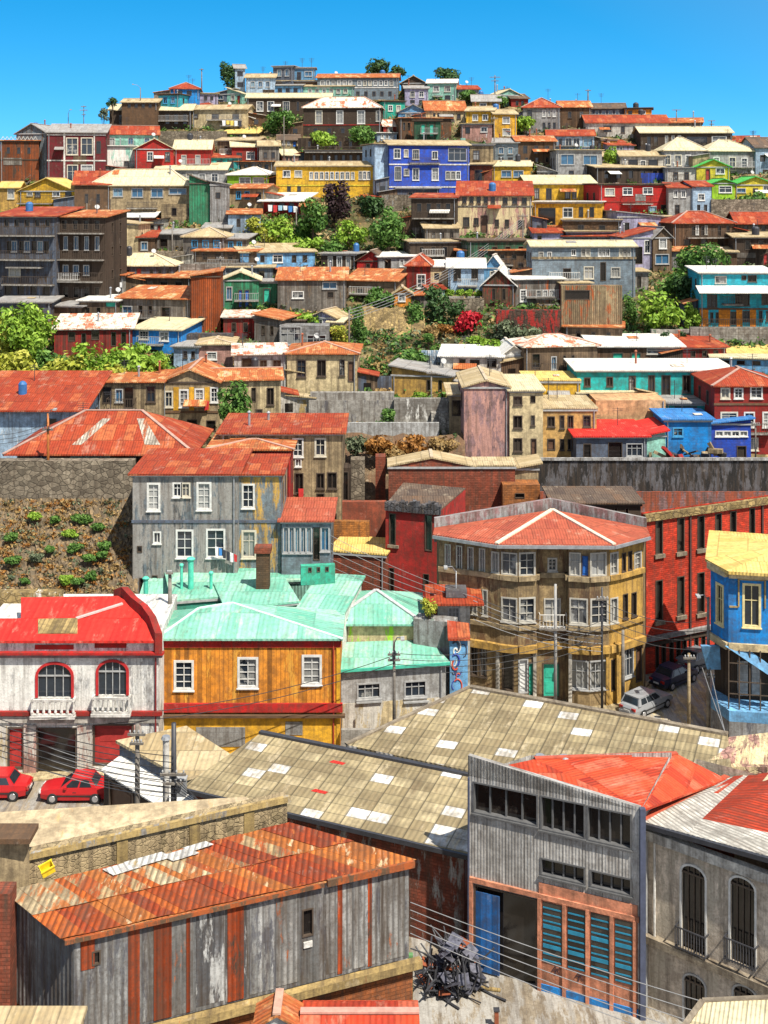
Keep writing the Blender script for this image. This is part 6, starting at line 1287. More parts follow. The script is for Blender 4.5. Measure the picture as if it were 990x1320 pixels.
mint = roofm('mint', 1.3, 2.6); z1 = OR.z1 + .16; o = .35
fl, fr = Vector((*V2(202, D1), z1)) + Vector((0, -o, 0)), Vector((*V2(440, D1), z1)) + Vector((.1, -o, 0)); bl, br = Vector((fl.x, D1 + 9, z1)), Vector((fr.x, D1 + 9, z1))
r1, r2 = P(256, 784, D1 + 2.5), P(300, 777, D1 + 2.6); bl.y = br.y = D1 + 5
rf = roof(OR, [[fl, fr, r2, r1], [fr, br, r2], [br, bl, r1, r2], [bl, fl, r1]], .14, mint)
m = MB(); m.beam(r1, r2, .25, .09); m.beam(r2, fr, .2, .07); m.beam(r1, fl, .2, .07); m.build('ridge_cap', plain('pale_mint_flashing', (.5, .72, .62)), rf, OR.loc)
MW = wall('mint', 'corr', .4)
H('green-roofed block with a raised edge behind the orange house', 222, 346, 746, 771, 840, wall((.06, .40, .28), 'clap', .3), ('shed', mint), [], D=86.5, dep=6, yaw=14, oh=.1, ridge=False, fd=6)
H('low green roof slanting down beside the grey weathered house', 176, 262, 748, 792, 840, MW, ('shed', mint), [], D=87.5, dep=4, oh=.2, ridge=False, fd=6)
H('long green roof behind the brick chimney', 300, 418, 720, 750, 830, MW, ('shed', mint), [], D=91, dep=6, yaw=8, oh=.2, ridge=False, fd=6)
H('green roof with a mint green fascia in the middle of the roofscape', 292, 383, 758, 781, 840, wall((.05, .42, .28), 'clap', .3), ('shed', mint), [], D=84.6, dep=5, yaw=16, oh=.15, ridge=False, fd=6)
H('sloping green roof right of the mint fascia with a white end wall', 385, 440, 744, 790, 860, W('white', 'stucco', .3), ('shed', mint), [], D=84.2, dep=6, yaw=-12, oh=.25, ridge=False, fd=6)
GT = H('square lime washed upper room under a pointed green hip roof', 428, 541, 763, 802, 862, W('cream', 'stucco', .3, 'lime', .4), ('hip', mint), [], D=85.5, dep=6, oh=.4, swin='o')
H('tan gable roofed loft behind the green roofs', 336, 408, 705, 722, 760, W('tan', 'stucco'), ('gy', 'tan'), [('o', 1, 362, 726, 372, 738)], D=93, dep=4, oh=.3)
GP = H('green raised ridge parapet with three round holes', 388, 432, 728, 729, 741, wall((.05, .42, .28), 'stucco', .3), None, [('o', 3, 394, 731, 427, 737, .35)], D=88.5, dep=.5, yaw=8, fd=.7, name='parapet_wall', cat='wall')
CH = Bld('chimney', 'square brick chimney rising from the green roofs', 'chimney', [V2(330, 87.5), V2(347, 87.5), (V2(347, 87.5)[0], 88.4), (V2(330, 87.5)[0], 88.4)], zof(748, 87.5), zof(708, 87.5), wall('brown', 'brick', .6), fd=2); CH.wall_done()
m = MB(); m.box(CH.pts[0].x - .12, 87.38, CH.z1 - .28, CH.pts[1].x + .12, 88.52, CH.z1 + .1); CH.part('chimney_cap', m, wall('brick', 'brick', .5))
for i, (x, yt, yb, r, l) in enumerate(((188, 747, 792, .16, 'tall thick green vent pipe left of the others'), (234, 730, 756, .10, 'thin green vent pipe'), (246, 722, 752, .20, 'thick green flue with a flared cap'), (272, 740, 752, .11, 'short green vent pipe with a cap'))):
    D = 88; p = P(x, yb, D); h = zof(yt, D) - p.z; root = empty('vent_pipe', p); tag(root, l, 'vent pipe', 'vent pipes on the green roofs'); gm = plain('green_pipe_paint', (.08, .48, .34))
    m = MB(); m.tube([(0, 0, -1.5), (0, 0, h)], r, 10); m.build('pipe', gm, root, smooth=False)
    m = MB(); m.tube([(0, 0, h - .02), (0, 0, h + .1), (0, 0, h + .2)], [r * 1.3, r * 1.6, r * .9], 10); m.build('pipe_cap', gm, root)
# grey house right of the orange one
D2 = 82
GH = Bld('house', 'grey and cream two storey house with a green lean-to roof and two dark windows', 'house', [V2(440, D2 - .3), V2(574, D2 + .8), (V2(574, D2)[0] + .8, D2 + 8), (V2(440, D2)[0], D2 + 8)], 0, zof(862, D2), wall('lgrey', 'stucco', .5), fd=.5)
GH.win(0, 'y', 1, 461, 881, 490, 900); GH.win(0, 'y', 1, 522, 878, 549, 898)
panel(GH, 0, 440.5, 903, 573.5, 985, wall('cream', 'stucco', .5, 'offwhite', .5), 'cream_base', .03)
for xa, xb in ((459, 492), (520, 552)): GH.band(0, GH.at(0, (xa + xb) / 2, 905)[1], .1, .2, M_FGREY, 'window_ledge', GH.at(0, xa, 900)[0], GH.at(0, xb, 900)[0])
GH.downpipe(0, GH.edge(0)[2] - .3); GH.wall_done()
a, b = P(436, 863, D2 - .6), P(580, 853, D2 + .6)
roof(GH, [[a, b, P(553, 824, D2 + 3.6), P(436, 828, D2 + 3.4)]], .14, mint)
m = MB(); m.beam(a + Vector((0, -.06, -.1)), b + Vector((0, -.06, -.1)), .1, .18); GH.part('gutter', m, plain('green_gutter', (.06, .4, .28)))
H('concrete yard wall at the foot of the grey and cream house', 440, 520, 940, 941, 985, W('concrete', 'stucco'), None, D=79, dep=.3, name='garden_wall', cat='wall')
# mossy wall, kiosk tower and painted panel
H('mossy grey party wall beside the green lean-to roof', 533, 584, 797, 800, 890, W('grey', 'stucco', .7, 'dgreen', .35), None, D=84.5, dep=1.2, yaw=-18, name='party_wall', cat='wall')
shrub('potted yellow-flowered plant on the mossy wall', 553, 783, 28, 28, 'yellow', D=85)
TW = H('narrow white rooftop tower with an orange tiled canopy', 566, 606, 765, 777, 850, W('offwhite', 'stucco', .4), ('flat', 'red'), [('y', 1, 578, 783, 592, 800)], D=86, dep=2.4, oh=.9)
m = MB(); m.box(TW.pts[0].x + .5, TW.pts[0].y + .3, TW.z1 + .25, TW.pts[1].x - .2, TW.pts[0].y + 1.6, TW.z1 + .75); TW.part('rooftop_tank', m, wall('dgrey'))
PN = Bld('painted_panel', 'tall narrow blue painted wall panel with swirling shapes under a small tiled top', 'mural', [V2(580, 83.2), V2(603, 83.2), (V2(603, 83.2)[0], 83.9), (V2(580, 83.2)[0], 83.9)], zof(905, 83.2), zof(822, 83.2), wall('skyblue', 'stucco', .3), fd=.5)
PN.wall_done(); rnd = random.Random(4)
for k in range(12):
    m = MB(); u = rnd.uniform(.12, .95); z = PN.z0 + rnd.uniform(.8, 4.0); r = rnd.uniform(.12, .3); a0 = rnd.uniform(0, 6)
    m.tube([PN.pt(0, min(1.1, max(.08, u + math.cos(a0 + t * .5) * r)), z + math.sin(a0 + t * .5) * r * 1.6, .01) for t in range(8)], rnd.uniform(.03, .07), 5)
    PN.part('painted_swirl', m, plain('swirl_paint_' + str(k % 4), [(.03, .06, .3), (.7, .68, .6), (.5, .08, .04), (.04, .05, .08)][k % 4]))
m = MB(); A = [PN.pt(0, -.15, PN.z1, .25), PN.pt(0, PN.edge(0)[2] + .15, PN.z1, .25), PN.pt(0, PN.edge(0)[2] + .15, PN.z1 + .7, -.8), PN.pt(0, -.15, PN.z1 + .9, -.8)]; m.slab(A, .12); PN.part('tiled_top', m, roofm('red'))

# =================================================================== corner building
TB = [V2(566, 89.5), V2(633, 87.9), V2(645, 87.5), V2(668, 87.1), V2(691, 87.3), V2(693, 88.0), V2(731, 88.0), V2(733, 87.2), V2(760, 86.9), V2(785, 87.2), V2(797, 87.6), V2(829, 89.2), V2(832, 90.6), V2(712, 95.2), V2(563, 90.8)]
zc = zof(700, 87.5)
TC = Bld('corner_building', 'three storey tan corner building with rounded bays and a pinkish red roof', 'building', TB, 0, zc, wall((.33, .235, .115), 'stucco', .7, 'brown', .44), fd=.5, rec=.22)
tanl = wall('ochre', 'stucco', .5)
# top floor
for q in ((0, 'Q2', 4, 570, 705, 629, 738, .42), (1, 'Q2', 1, 634, 712, 643, 738), (2, 'Q2', 1, 647, 713, 666, 741), (3, 'q', 1, 670, 713, 689, 742), (5, 'q', 1, 707, 720, 717, 735), (7, 'Q2', 1, 734.5, 713, 748, 742), (7, 'B', 1, 750, 716, 758.5, 743), (8, 'Q2', 1, 761.5, 713, 781, 742), (9, 'q', 1, 787, 713, 796, 740), (10, 'd', 2, 800, 712, 816, 736, .6), (10, 'q', 1, 818, 712, 826, 735)): TC.win(*q)
# middle floor
for q in ((0, 'Q2', 2, 605, 760, 632, 792, .4), (2, 'Q2', 1, 647, 771, 666, 801), (3, 'q', 1, 670, 771, 689, 801), (5, 'Q2', 1, 702, 772, 722, 802), (7, 'Q2', 1, 735, 772, 757, 804), (8, 'q', 1, 762, 772, 783, 804), (9, 'Q2', 1, 787, 771, 796, 802), (10, 'd', 1, 803, 766, 809, 797), (10, 'd', 1, 814, 764, 820, 794)): TC.win(*q)
# ground floor
for q in ((0, 'd', 3, 606, 832, 640, 872, .7), (2, 'o', 1, 648, 838, 662, 890), (3, 'Q', 1, 669, 850, 680, 893), (3, 'g', 1, 681.5, 854, 690, 897), (5, 'g', 1, 700, 855, 721, 899), (7, 'y', 1, 735.5, 852, 758, 888), (8, 'y', 1, 761, 852, 782, 888), (9, 'o', 1, 788, 850, 794, 890), (10, 'y', 1, 805, 836, 816, 872), (10, 'D', 1, 820, 834, 827, 878)): TC.win(*q)
for i in range(11):
    if i == 5: pass
    for y, h, pr, c in ((746, .35, .22, 'tan'), (809, .3, .18, 'tan'), (706, .25, .1, 'tan')): TC.band(i, zof(y, 87.6), h, pr, wall('ochre' if i >= 9 else c, 'stucco', .5), 'cornice', 0, TC.edge(i)[2])
    TC.band(i, zof(838, 87.6), .5, .30 if i not in (4, 6) else .05, tanl, 'shopfront_canopy', 0, TC.edge(i)[2])
    if i in (9, 10): panel_h = None
TC.edgemat = {9: 1, 10: 1}  # yellow paint of the right facets, with their sunlit look put into the colour
for x in (642, 690.5, 733.5, 784, 796):
    e = 1 if x < 644 else 3 if x < 692 else 7 if x < 735 else 8 if x < 785 else 9
    u = TC.at(e, x, 860)[0]; u = min(max(u, .12), TC.edge(e)[2] - .12); TC.strip(e, u, .24, 0, zof(838, 87.6), .12, wall('offwhite' if x < 780 else 'ochre', 'stucco', .5), 'pilaster')
TC.rail(5, .1, TC.edge(5)[2] - .1, zof(806, 88), .9, .5, M_TRIMW, name='balcony_rail')
for q in ((2, 'o', 1, 657, 759, 661, 765), (8, 'o', 1, 754.5, 757, 758.5, 765)): pass
TC.top = False; TC.wall_done([TC.wm, wall((.58, .34, .07), 'stucco', .6, 'ochre', .5)])
pk = roofm('pinkred', .8, 2.0); ap = P(712, 657, 93.5)
TC.top = False
E = [Vector((*V2(x, D), zc + .16)) for x, D in ((558, 89.2), (640, 86.7), (792, 86.5), (838, 88.9))]
EB = [Vector((*V2(834, 91.2), zc + .1)), Vector((*V2(560, 91.2), zc + .1))]
rf = roof(TC, [[E[0], E[1], ap], [E[1], E[2], ap], [E[2], E[3], ap], [E[3], EB[0], ap], [EB[1], E[0], ap]], .22, pk)
m = MB()
for e in (E[1], E[2]): m.beam(ap + Vector((0, 0, .04)), e + Vector((0, 0, .05)), .3, .1)
m.build('hip_cap', plain('cream_flashing', (.66, .54, .40)), rf, TC.loc)
m = MB()
for a, b in zip(E, E[1:]): m.beam(a + Vector((0, -.05, -.18)), b + Vector((0, -.05, -.18)), .16, .22)
TC.part('gutter', m, M_METAL)
m = MB()
apx = Vector((ap.x, ap.y + .5, ap.z - .25))
for a, b in ((EB[1] + Vector((0, .1, -.3)), apx), (apx, EB[0] + Vector((0, .1, -.3)))):
    d = Vector((0, .35, 0)); up = Vector((0, 0, .95)); dn = Vector((0, 0, -.8)); m.hexa([a + dn, b + dn, b + dn + d, a + dn + d], [a + up, b + up, b + up + d, a + up + d])
TC.part('firewall_parapet', m, wall('mauve', 'stucco', .7, 'grey', .5))
H('dark roofed block behind the parapet of the tan corner building', 714, 826, 644, 650, 700, W('dbrown', 'stucco'), ('flat', 'dark'), [('o', 5, 745, 655, 815, 670, .3)], D=101, dep=5, oh=.3)
# =================================================================== red brick building
RBK = Bld('brick_building', 'long bright red brick building with tall narrow dark windows', 'building', [V2(833, 93), V2(1016, 99.2), (V2(1016, 99.2)[0] - .25, 99.9), (V2(833, 93)[0] - .25, 93.7)], 0, zof(664, 93), wall('redbrick', 'brick', .32), fd=.5, rec=.28)
for xa, ya, xb, yb in ((845, 671, 854, 715), (873, 668, 882, 712), (899, 665, 908, 708), (922, 662, 930, 703), (941, 659, 949, 698), (966, 655, 973, 694), (845, 748, 854, 800), (873, 743, 882, 793), (899, 738, 908, 790), (922, 735, 930, 785), (845, 828, 849, 862), (853, 827, 858, 860), (863, 825, 868, 857), (872, 823, 877, 852), (880, 821, 885, 850), (895, 817, 900, 846), (904, 815, 909, 842)): RBK.win(0, 'o', 1, xa, ya, xb, yb)
for xa, y, xb in ((843, 717, 856), (871, 714, 884), (897, 710, 910), (920, 705, 932), (939, 700, 951), (964, 696, 975), (843, 803, 856), (871, 796, 884), (897, 793, 910)):
    RBK.band(0, RBK.at(0, (xa + xb) / 2, y)[1] - .12, .28, .18, wall('stone', 'stucco', .6), 'window_sill', RBK.at(0, xa, y)[0], RBK.at(0, xb, y)[0])
RBK.band(0, RBK.at(0, 834, 826)[1], .3, .3, wall('grey', 'stucco', .6), 'string_course'); RBK.band(0, RBK.at(0, 834, 834)[1], .28, .1, wall('dbrown', 'stucco', .6), 'string_course')
RBK.band(0, RBK.z1 - .45, .55, .25, wall('straw', 'stone', .6), 'cornice')
for x in (889, 982): RBK.strip(0, RBK.at(0, x, 700)[0], .16, 0, RBK.z1, .14, plain('dark_pipe', (.06, .03, .025)), 'downpipe')
RBK.top = False; RBK.wall_done()
# =================================================================== dark red ruin and walls in the centre
DR = Bld('house', 'dark red windowed house with a crumbling black roof edge', 'house', [V2(497, 97.5), V2(568, 96), V2(600, 103), V2(520, 105)], 2, zof(655, 96.8), wall((.42, .03, .025), 'stucco', .4, 'maroon', .35), fd=3)
for q in (('o', 1, 502, 662, 510, 703), ('o', 1, 548, 664, 557, 710), ('o', 1, 502, 732, 508, 772), ('o', 1, 546, 740, 553, 760)): DR.win(0, *q)
DR.band(0, zof(704, 97) - .2, .22, .15, wall('stone'), 'window_sill', .2, 1.1); DR.wall_done()
m = MB(); rnd = random.Random(8)
for k in range(18):
    u = k / 18 * DR.edge(0)[2]; a = DR.pt(0, u, DR.z1 - .3, .25); b = DR.pt(0, u + .3, DR.z1 - .3, .25); h = rnd.uniform(.5, .95); d = Vector((.15, .7, 0))
    m.hexa([a, b, b + d, a + d], [p + Vector((0, 0, h + rnd.uniform(-.1, .1))) for p in (a, b, b + d, a + d)])
DR.part('broken_parapet', m, wall('dgrey', 'stone', .6, 'tan', .35)); m = MB(); m.slab([Vector((p.x, p.y, DR.z1 + .1)) for p in DR.pts], .1); DR.part('roof', m, roofm('dark'))
H('long brick yard wall with buttresses left of the dark red house', 424, 497, 712, 714, 790, W('brick', 'brick', .6), ('flat', 'yellow'), [], D=97, dep=4, yaw=-14, oh=.15, name='yard_building', cat='building')
H('orange brick yard wall beneath the rubble bank', 424, 476, 671, 672, 705, W((.5, .2, .05), 'brick', .5), None, D=101, dep=.5, yaw=-4, name='yard_wall', cat='wall')
H('red-brown rendered wall above the orange brick yard wall', 440, 498, 645, 647, 715, W('brick', 'stucco', .6), None, D=104.5, dep=.6, name='yard_wall', cat='wall')
H('half buried stone arch pier under the dry creepers', 452, 470, 592, 593, 645, W('stone', 'stone', .6), None, D=109.5, dep=1.5, name='stone_pier', cat='pier')
H('brick pier beside the dark hollow under the dry creepers', 484, 497, 588, 589, 645, W('brick', 'brick', .6), None, D=109.5, dep=1.5, name='brick_pier', cat='pier')
LBW = H('long low brick wall with a shallow gable coping under the mauve gable', 501, 612, 591, 602, 662, W('brick', 'brick', .6), ('gy', 'tan'), [], D=107, dep=3, oh=.12, name='brick_hall', cat='building')
H('brick wall continuing right of the shallow gable coping', 612, 664, 601, 602, 662, W('brick', 'brick', .6), ('flat', 'tan'), [], D=107.2, dep=3, oh=.1, name='brick_hall', cat='building')
H('tan rendered end wall between the brick hall and the black stained wall', 660, 694, 598, 604, 650, W('tan', 'stucco', .6), ('sr', 'tan'), [], D=108.5, dep=3, name='shed', cat='shed')
H('small orange brick shed with a dark opening behind the pinkish roof', 648, 696, 621, 625, 662, W((.5, .18, .05), 'brick', .4), None, [('o', 1, 664, 636, 676, 642)], D=106, dep=2, name='shed', cat='shed')
BW = H('long black stained concrete wall with a pale coping', 692, 1010, 591, 593, 633, W('dgrey', 'stucco', .7, 'black', .5), None, D=112.5, dep=1.0, fd=0, name='retaining_wall', cat='wall')
BW.band(0, BW.z1 - .02, .25, .15, wall('lgrey', 'stucco', .7), 'coping')
H('maroon brick wall beneath the black stained wall', 692, 1010, 633, 634, 665, W('mauve', 'brick', .7, 'brick', .5), None, D=112.3, dep=1.0, name='retaining_wall', cat='wall')
# =================================================================== blue house at the right
ROOFS['blueyellow'] = ROOFS['yellow']
BH = Bld('house', 'bright blue house with a yellow hip roof and cream windows at the right edge', 'house', [V2(916, 83.2), V2(939, 81.2), V2(1050, 80.3), V2(1050, 88), V2(920, 90)], zof(828, 81.5), zof(735, 81.5), wall('brightblue', 'stucco', .3, 'skyblue', .3), fd=0)
BH.win(0, 'k', 1, 924, 754, 932, 803); BH.win(1, 'k', 1, 959, 754, 979, 807); BH.win(1, 'k', 1, 1012, 754, 1034, 807)
cream = wall('cream', 'stucco', .3)
for e in (0, 1): BH.band(e, BH.z0 - .35, .45, .2, cream, 'cornice', 0, BH.edge(e)[2]); BH.band(e, BH.z1 - .35, .45, .3, cream, 'cornice', 0, BH.edge(e)[2])
for xa, xb in ((952, 986), (1006, 1040)):
    u0, zt = BH.at(1, xa, 746); u1, _ = BH.at(1, xb, 746); zb = BH.at(1, xa, 782)[1]; m = MB()
    for a, b in (((u0, zb), (u0, zt)), ((u0, zt), (u1, zt)), ((u1, zt), (u1, zb))): m.beam(BH.pt(1, *a, .04), BH.pt(1, *b, .04), .09, .12)
    BH.part('window_moulding', m, wall('straw', 'stucco', .3))
m = MB(); m.beam(BH.pt(1, .05, BH.at(1, 945, 782)[1], .04), BH.pt(1, BH.at(1, 952, 782)[0], BH.at(1, 950, 782)[1], .04), .08, .1); BH.part('window_moulding', m, wall('straw', 'stucco', .3))
BH.top = False; BH.wall_done()
e0, e1, e2, e3, e4 = [Vector((*V2(x, D), BH.z1 + .2)) for x, D in ((909, 83.4), (939, 80.6), (1056, 79.5), (1056, 88.5), (914, 90.5))]; ap = P(1008, 703, 84.6)
roof(BH, [[e0, e1, ap], [e1, e2, ap], [e2, e3, ap], [e3, e4, ap], [e4, e0, ap]], .2, roofm('yellow', .9, 2))
g = MB(); q = [Vector((p.x, p.y, 0)) for p in [Vector(V2(921, 84.2)), Vector(V2(943, 82.7)), Vector(V2(1050, 81.8)), Vector(V2(1050, 87.5)), Vector(V2(924, 89))]]
g.hexa([p + Vector((0, 0, 2.4)) for p in q], [p + Vector((0, 0, BH.z0 + .02)) for p in q]); BH.part('ground_floor', g, wall('dbrown', 'board', .6))
g = MB(); q2 = [Vector((*V2(916, 82.9), 0)), Vector((*V2(940, 80.7), 0)), Vector((*V2(1050, 79.8), 0)), Vector((*V2(1050, 87.8), 0)), Vector((*V2(924, 89.5), 0))]
g.hexa([p + Vector((0, 0, -.5)) for p in q2], [p + Vector((0, 0, 1.7)) for p in q2]); BH.part('plinth', g, wall('grey', 'stucco', .6, 'dgrey', .4))
g = MB(); g.hexa([p + Vector((0, 0, 1.71)) for p in q2], [p + Vector((0, 0, 2.4)) for p in q2]); BH.part('blue_dado', g, wall('skyblue', 'stucco', .3))
for xa, xb in ((953, 965), (970, 982), (990, 1004), (1010, 1026)):
    g = MB(); a, b = P(xa, 858, 82.2), P(xb, 858, 82.2); g.box(a.x, 82.35, 2.7, b.x, 82.75, 5.0); BH.part('slatted_shutter', g, wall('lgrey', 'clap', .4))
for a, b in (((921, 832, 82.4), (917, 862, 83)), ((952, 832, 81.2), (1000, 872, 80.4))):
    g = MB(); pa, pb = P(*a), P(*b); g.hexa([pa + Vector((-.9, -.15, 0)), pa + Vector((.3, -.15, 0)), pa + Vector((.3, .15, 0)), pa + Vector((-.9, .15, 0))][::1], [pb + Vector((-.3, -.15, 0)), pb + Vector((.6, -.15, 0)), pb + Vector((.6, .15, 0)), pb + Vector((-.3, .15, 0))]); BH.part('blue_strut', g, wall('skyblue', 'stucco', .3))
m = MB()
for z in (3.4, 4.2, 5.4): m.beam(Vector((q2[1].x, q2[1].y, z)) + Vector((.1, .3, 0)), Vector((q2[2].x, q2[2].y, z)) + Vector((0, .3, 0)), .06, .06)
for k in range(9): p = q2[1].lerp(q2[2], k / 8) + Vector((.05, .3, 2.4)); m.beam(p, p + Vector((0, 0, 3.9)), .07, .07)
BH.part('veranda_grille', m, M_FDARK)
# =================================================================== streets, kerbs
asph = wall('dgrey', 'stucco', .3, 'grey', .5); pav = wall('concrete', 'block', .5)
sheet('street', [(-60, 69.5), (-4, 69.5), (-4, 76), (-60, 76)], .012, wall('concrete', 'stucco', .5, 'stone', .5))
sheet('street', [V2(790, 82), V2(925, 79), V2(925, 100), V2(900, 104), V2(836, 92)], .012, wall('cream', 'stucco', .5, 'concrete', .5))
sheet('street', [V2(520, 50), V2(900, 44), V2(900, 56), V2(600, 66), V2(520, 66)], .012, wall('stone', 'stucco', .5, 'concrete', .5))
def kerb(pts, h=.13):
    m = MB(); m.hexa([(x, y, -.2) for x, y in pts], [(x, y, h) for x, y in pts]); o = m.build('pavement', wall('cream', 'block', .4)); tag(o, None, None, kind='structure')
kerb([V2(640, 86.0), V2(800, 85.4), V2(838, 91.2), V2(829, 91.5), V2(797, 88.0), V2(640, 88.0)])
kerb([V2(-40, 76), V2(440, 76.5), V2(440, 79.6), V2(206, 79.6), V2(204, 77.2), V2(-40, 77.2)])
# =================================================================== cement-sheet warehouse
cem = roofm('cement', 1.12, .78, .4); WU = (8.9, -3.6, 0)
WH = Bld('warehouse', 'wide warehouse with tan cement sheet roofs and scattered white skylight sheets', 'warehouse', [(-10.0, 65.2), (3.8, 59.0), (4.6, 64.0), (-6.9, 69.6)], 0, 4.75, wall('brick', 'brick', .7, 'concrete', .42), fd=.5)
WH.win(1, 'R', 1, 560, 1175, 571, 1225); 
WH.wall_done()
e = [Vector((-10.6, 65.0, 4.95)), Vector((3.95, 58.5, 4.9)), Vector((4.75, 64.6, 5.62)), Vector((-7.0, 69.9, 5.6))]
roof(WH, [e], .12, cem, udir=WU)
m = MB(); m.beam(e[0] + Vector((0, -.05, -.12)), e[1] + Vector((0, -.05, -.12)), .2, .22); WH.part('gutter', m, M_IRON)
fb = [P(446, 960, 68.4), Vector((4.8, 64.75, 5.85)), Vector((17.2, 60.6, 5.9)), P(938, 947, 66.8), P(606, 886, 74)]
rs = roof(WH, [[fb[0], fb[1], fb[4]], [fb[1], fb[2], fb[3], fb[4]]], .12, cem, 'roof', udir=WU)
bk = [fb[4], fb[3], Vector((fb[3].x + .6, 70, 4.2)), Vector((fb[4].x + .8, 77.2, 4.2))]
roof(WH, [[bk[0], bk[1], bk[2], bk[3]]], .12, cem, udir=WU)
m = MB(); m.beam(fb[4] + Vector((0, 0, .05)), fb[3] + Vector((0, 0, .05)), .35, .12); m.beam(fb[0] + Vector((0, 0, .04)), fb[4] + Vector((0, 0, .04)), .25, .1); m.build('ridge_cap', wall('stone', 'stucco', .6), rs, WH.loc)
m = MB(); m.beam(e[3] + Vector((0, .1, .05)), e[2] + Vector((0, .1, .05)), .3, .16); WH.part('valley_gutter', m, M_IRON)
m = MB(); q = [fb[0], fb[1], fb[2], fb[3] + Vector((.3, 2.4, 0)), fb[4] + Vector((.4, 2.4, 0))]
m.hexa([Vector((p.x, p.y, -.3)) + Vector((0, .35, 0)) for p in q], [Vector((p.x, p.y, 4.1)) + Vector((0, .35, 0)) for p in q]); WH.part('rear_bay_wall', m, wall('brick', 'brick', .7))
# loose red sheets and white sheets on the roof
for i, (x, y, c, l) in enumerate(((435, 977, 'crimson', 'red sheet metal scrap on the tan roof, the farther of two'), (412, 1013, 'crimson', 'red sheet metal scrap on the tan roof, the nearer of two'))):
    D = 66.6 - i * 2.6; p = P(x, y, D); A_, B_, C_ = e[0], e[1], e[3]; nn = (B_ - A_).cross(C_ - A_).normalized(); p.z = A_.z - (nn.x * (p.x - A_.x) + nn.y * (p.y - A_.y)) / nn.z + .03
    o = empty('sheet_scrap', p, -.38); tag(o, l, 'metal scrap'); m = MB(); sl_ = -nn.y / nn.z
    k_ = .6; m.slab([(-.75, -.16, -.16 * sl_ + .02), (.6, -.2, -.2 * sl_ + .03), (.75, .14, .14 * sl_ + .04), (-.5, .2, .2 * sl_ + .05)], .02); m.v = [tuple(c_ * k_ for c_ in v_) for v_ in m.v]; m.build('bent_sheet', roofm(c), o)
# =================================================================== stained plaster end wall
PE = Bld('gable_wall', 'crumbling pinkish plaster end wall beside the red roof at the right', 'wall', [V2(880, 64.2), V2(1040, 64.0), V2(1040, 66.5), V2(938, 67.4)], 0, zof(985, 64.4), wall('pink', 'stone', .6, 'cream', .5), fd=.5); PE.extra.slab([Vector((*V2(905, 64.6), PE.z1)), Vector((*V2(1040, 64.2), PE.z1)), Vector((*V2(1040, 66), 7.6)), P(940, 950, 66.8)], .8)
PE.wall_done(); 
# =================================================================== grey industrial building
ind = wall((.60, .58, .54), 'sheet', .5, 'lgrey', .4); org = wall((.70, .28, .16), 'stucco', .4)
GB = Bld('warehouse', 'grey corrugated industrial building with an orange and blue glazed front', 'industrial building', [(3.9, 57.6), (11.2, 54.3), (13.9, 60.0), (7.0, 59.7)], 0, 9.0, ind, fd=.5, rec=.35)
for q in (('i', 1, 610, 1016, 693, 1056), ('i', 1, 697, 1031, 754, 1075), ('i', 1, 757, 1044, 814, 1089)): GB.win(0, *q)
for q in (('i', 1, 697, 1112, 754, 1134), ('i', 1, 761, 1127, 814, 1149)): GB.win(0, *q)
GB.win(0, 'o', 1, 612, 1150, 692, 1272); panel(GB, 0, 613.5, 1152, 644, 1254, wall((.02, .17, .50), 'board', .4), 'blue_door', .03)
panel(GB, 0, 695, 1152, 822, 1312, org, 'orange_front', .05)
GB.band(0, GB.at(0, 700, 1158)[1], .22, .12, org, 'lintel_beam', .05, GB.edge(0)[2] - .02)
for x in (608, 696, 728, 758, 789, 819):
    u = min(GB.at(0, x, 1200)[0], GB.edge(0)[2] - .1); GB.strip(0, max(u, .1), .16, 0, GB.at(0, 700, 1157)[1], .14, org, 'front_post')
for xa, ya, xb, yb in ((700, 1164, 725, 1240), (732, 1171, 755, 1249), (762, 1178, 786, 1258), (793, 1186, 816, 1266)):
    u0, u1 = GB.at(0, xa, ya)[0], GB.at(0, xb, yb)[0]; xm = (xa + xb) / 2; zt, zb = GB.at(0, xm, ya)[1], GB.at(0, xm, yb)[1]
    m = MB(); m.hexa([GB.pt(0, u0, zb, .075), GB.pt(0, u1, zb, .075), GB.pt(0, u1, zb, .04), GB.pt(0, u0, zb, .04)], [GB.pt(0, u0, zt, .075), GB.pt(0, u1, zt, .075), GB.pt(0, u1, zt, .04), GB.pt(0, u0, zt, .04)])
    fo = GB.part('window', m, G_HOLE)
    m = MB(); nn = 9
    for k in range(nn):
        z0 = zb + (zt - zb) * (k + .1) / nn; a = [GB.pt(0, u0 + .03, z0, .10), GB.pt(0, u1 - .03, z0, .10), GB.pt(0, u1 - .03, z0, .08), GB.pt(0, u0 + .03, z0, .08)]
        hgt = .17 if k in (2, 5) else .06; m.hexa(a, [p + Vector((0, 0, hgt)) for p in a])
    m.build('blue_louvres', plain('louvre_blue', (.02, .20, .32)), fo, GB.loc)
panel(GB, 0, 693, 1283, 823, 1330, wall('brightblue', 'stucco', .5), 'blue_base', .09)
m = MB(); sy = [(746, 1258, 9), (716, 1250, 7)]
for x, y, s_ in sy:                     # painted signs on the orange panels
    u, z = GB.at(0, x, y)
    for a, b in (((-.18, -.1), (0, .18)), ((0, .18), (.2, -.12)), ((-.12, .0), (.14, .02)), ((.02, .0), (.0, -.2)), ((.1, .1), (.26, .14))): m.beam(GB.pt(0, u + a[0], z + a[1], .055), GB.pt(0, u + b[0], z + b[1], .055), .06, .03)
GB.part('painted_sign', m, plain('dark_sign_paint', (.05, .025, .03)))
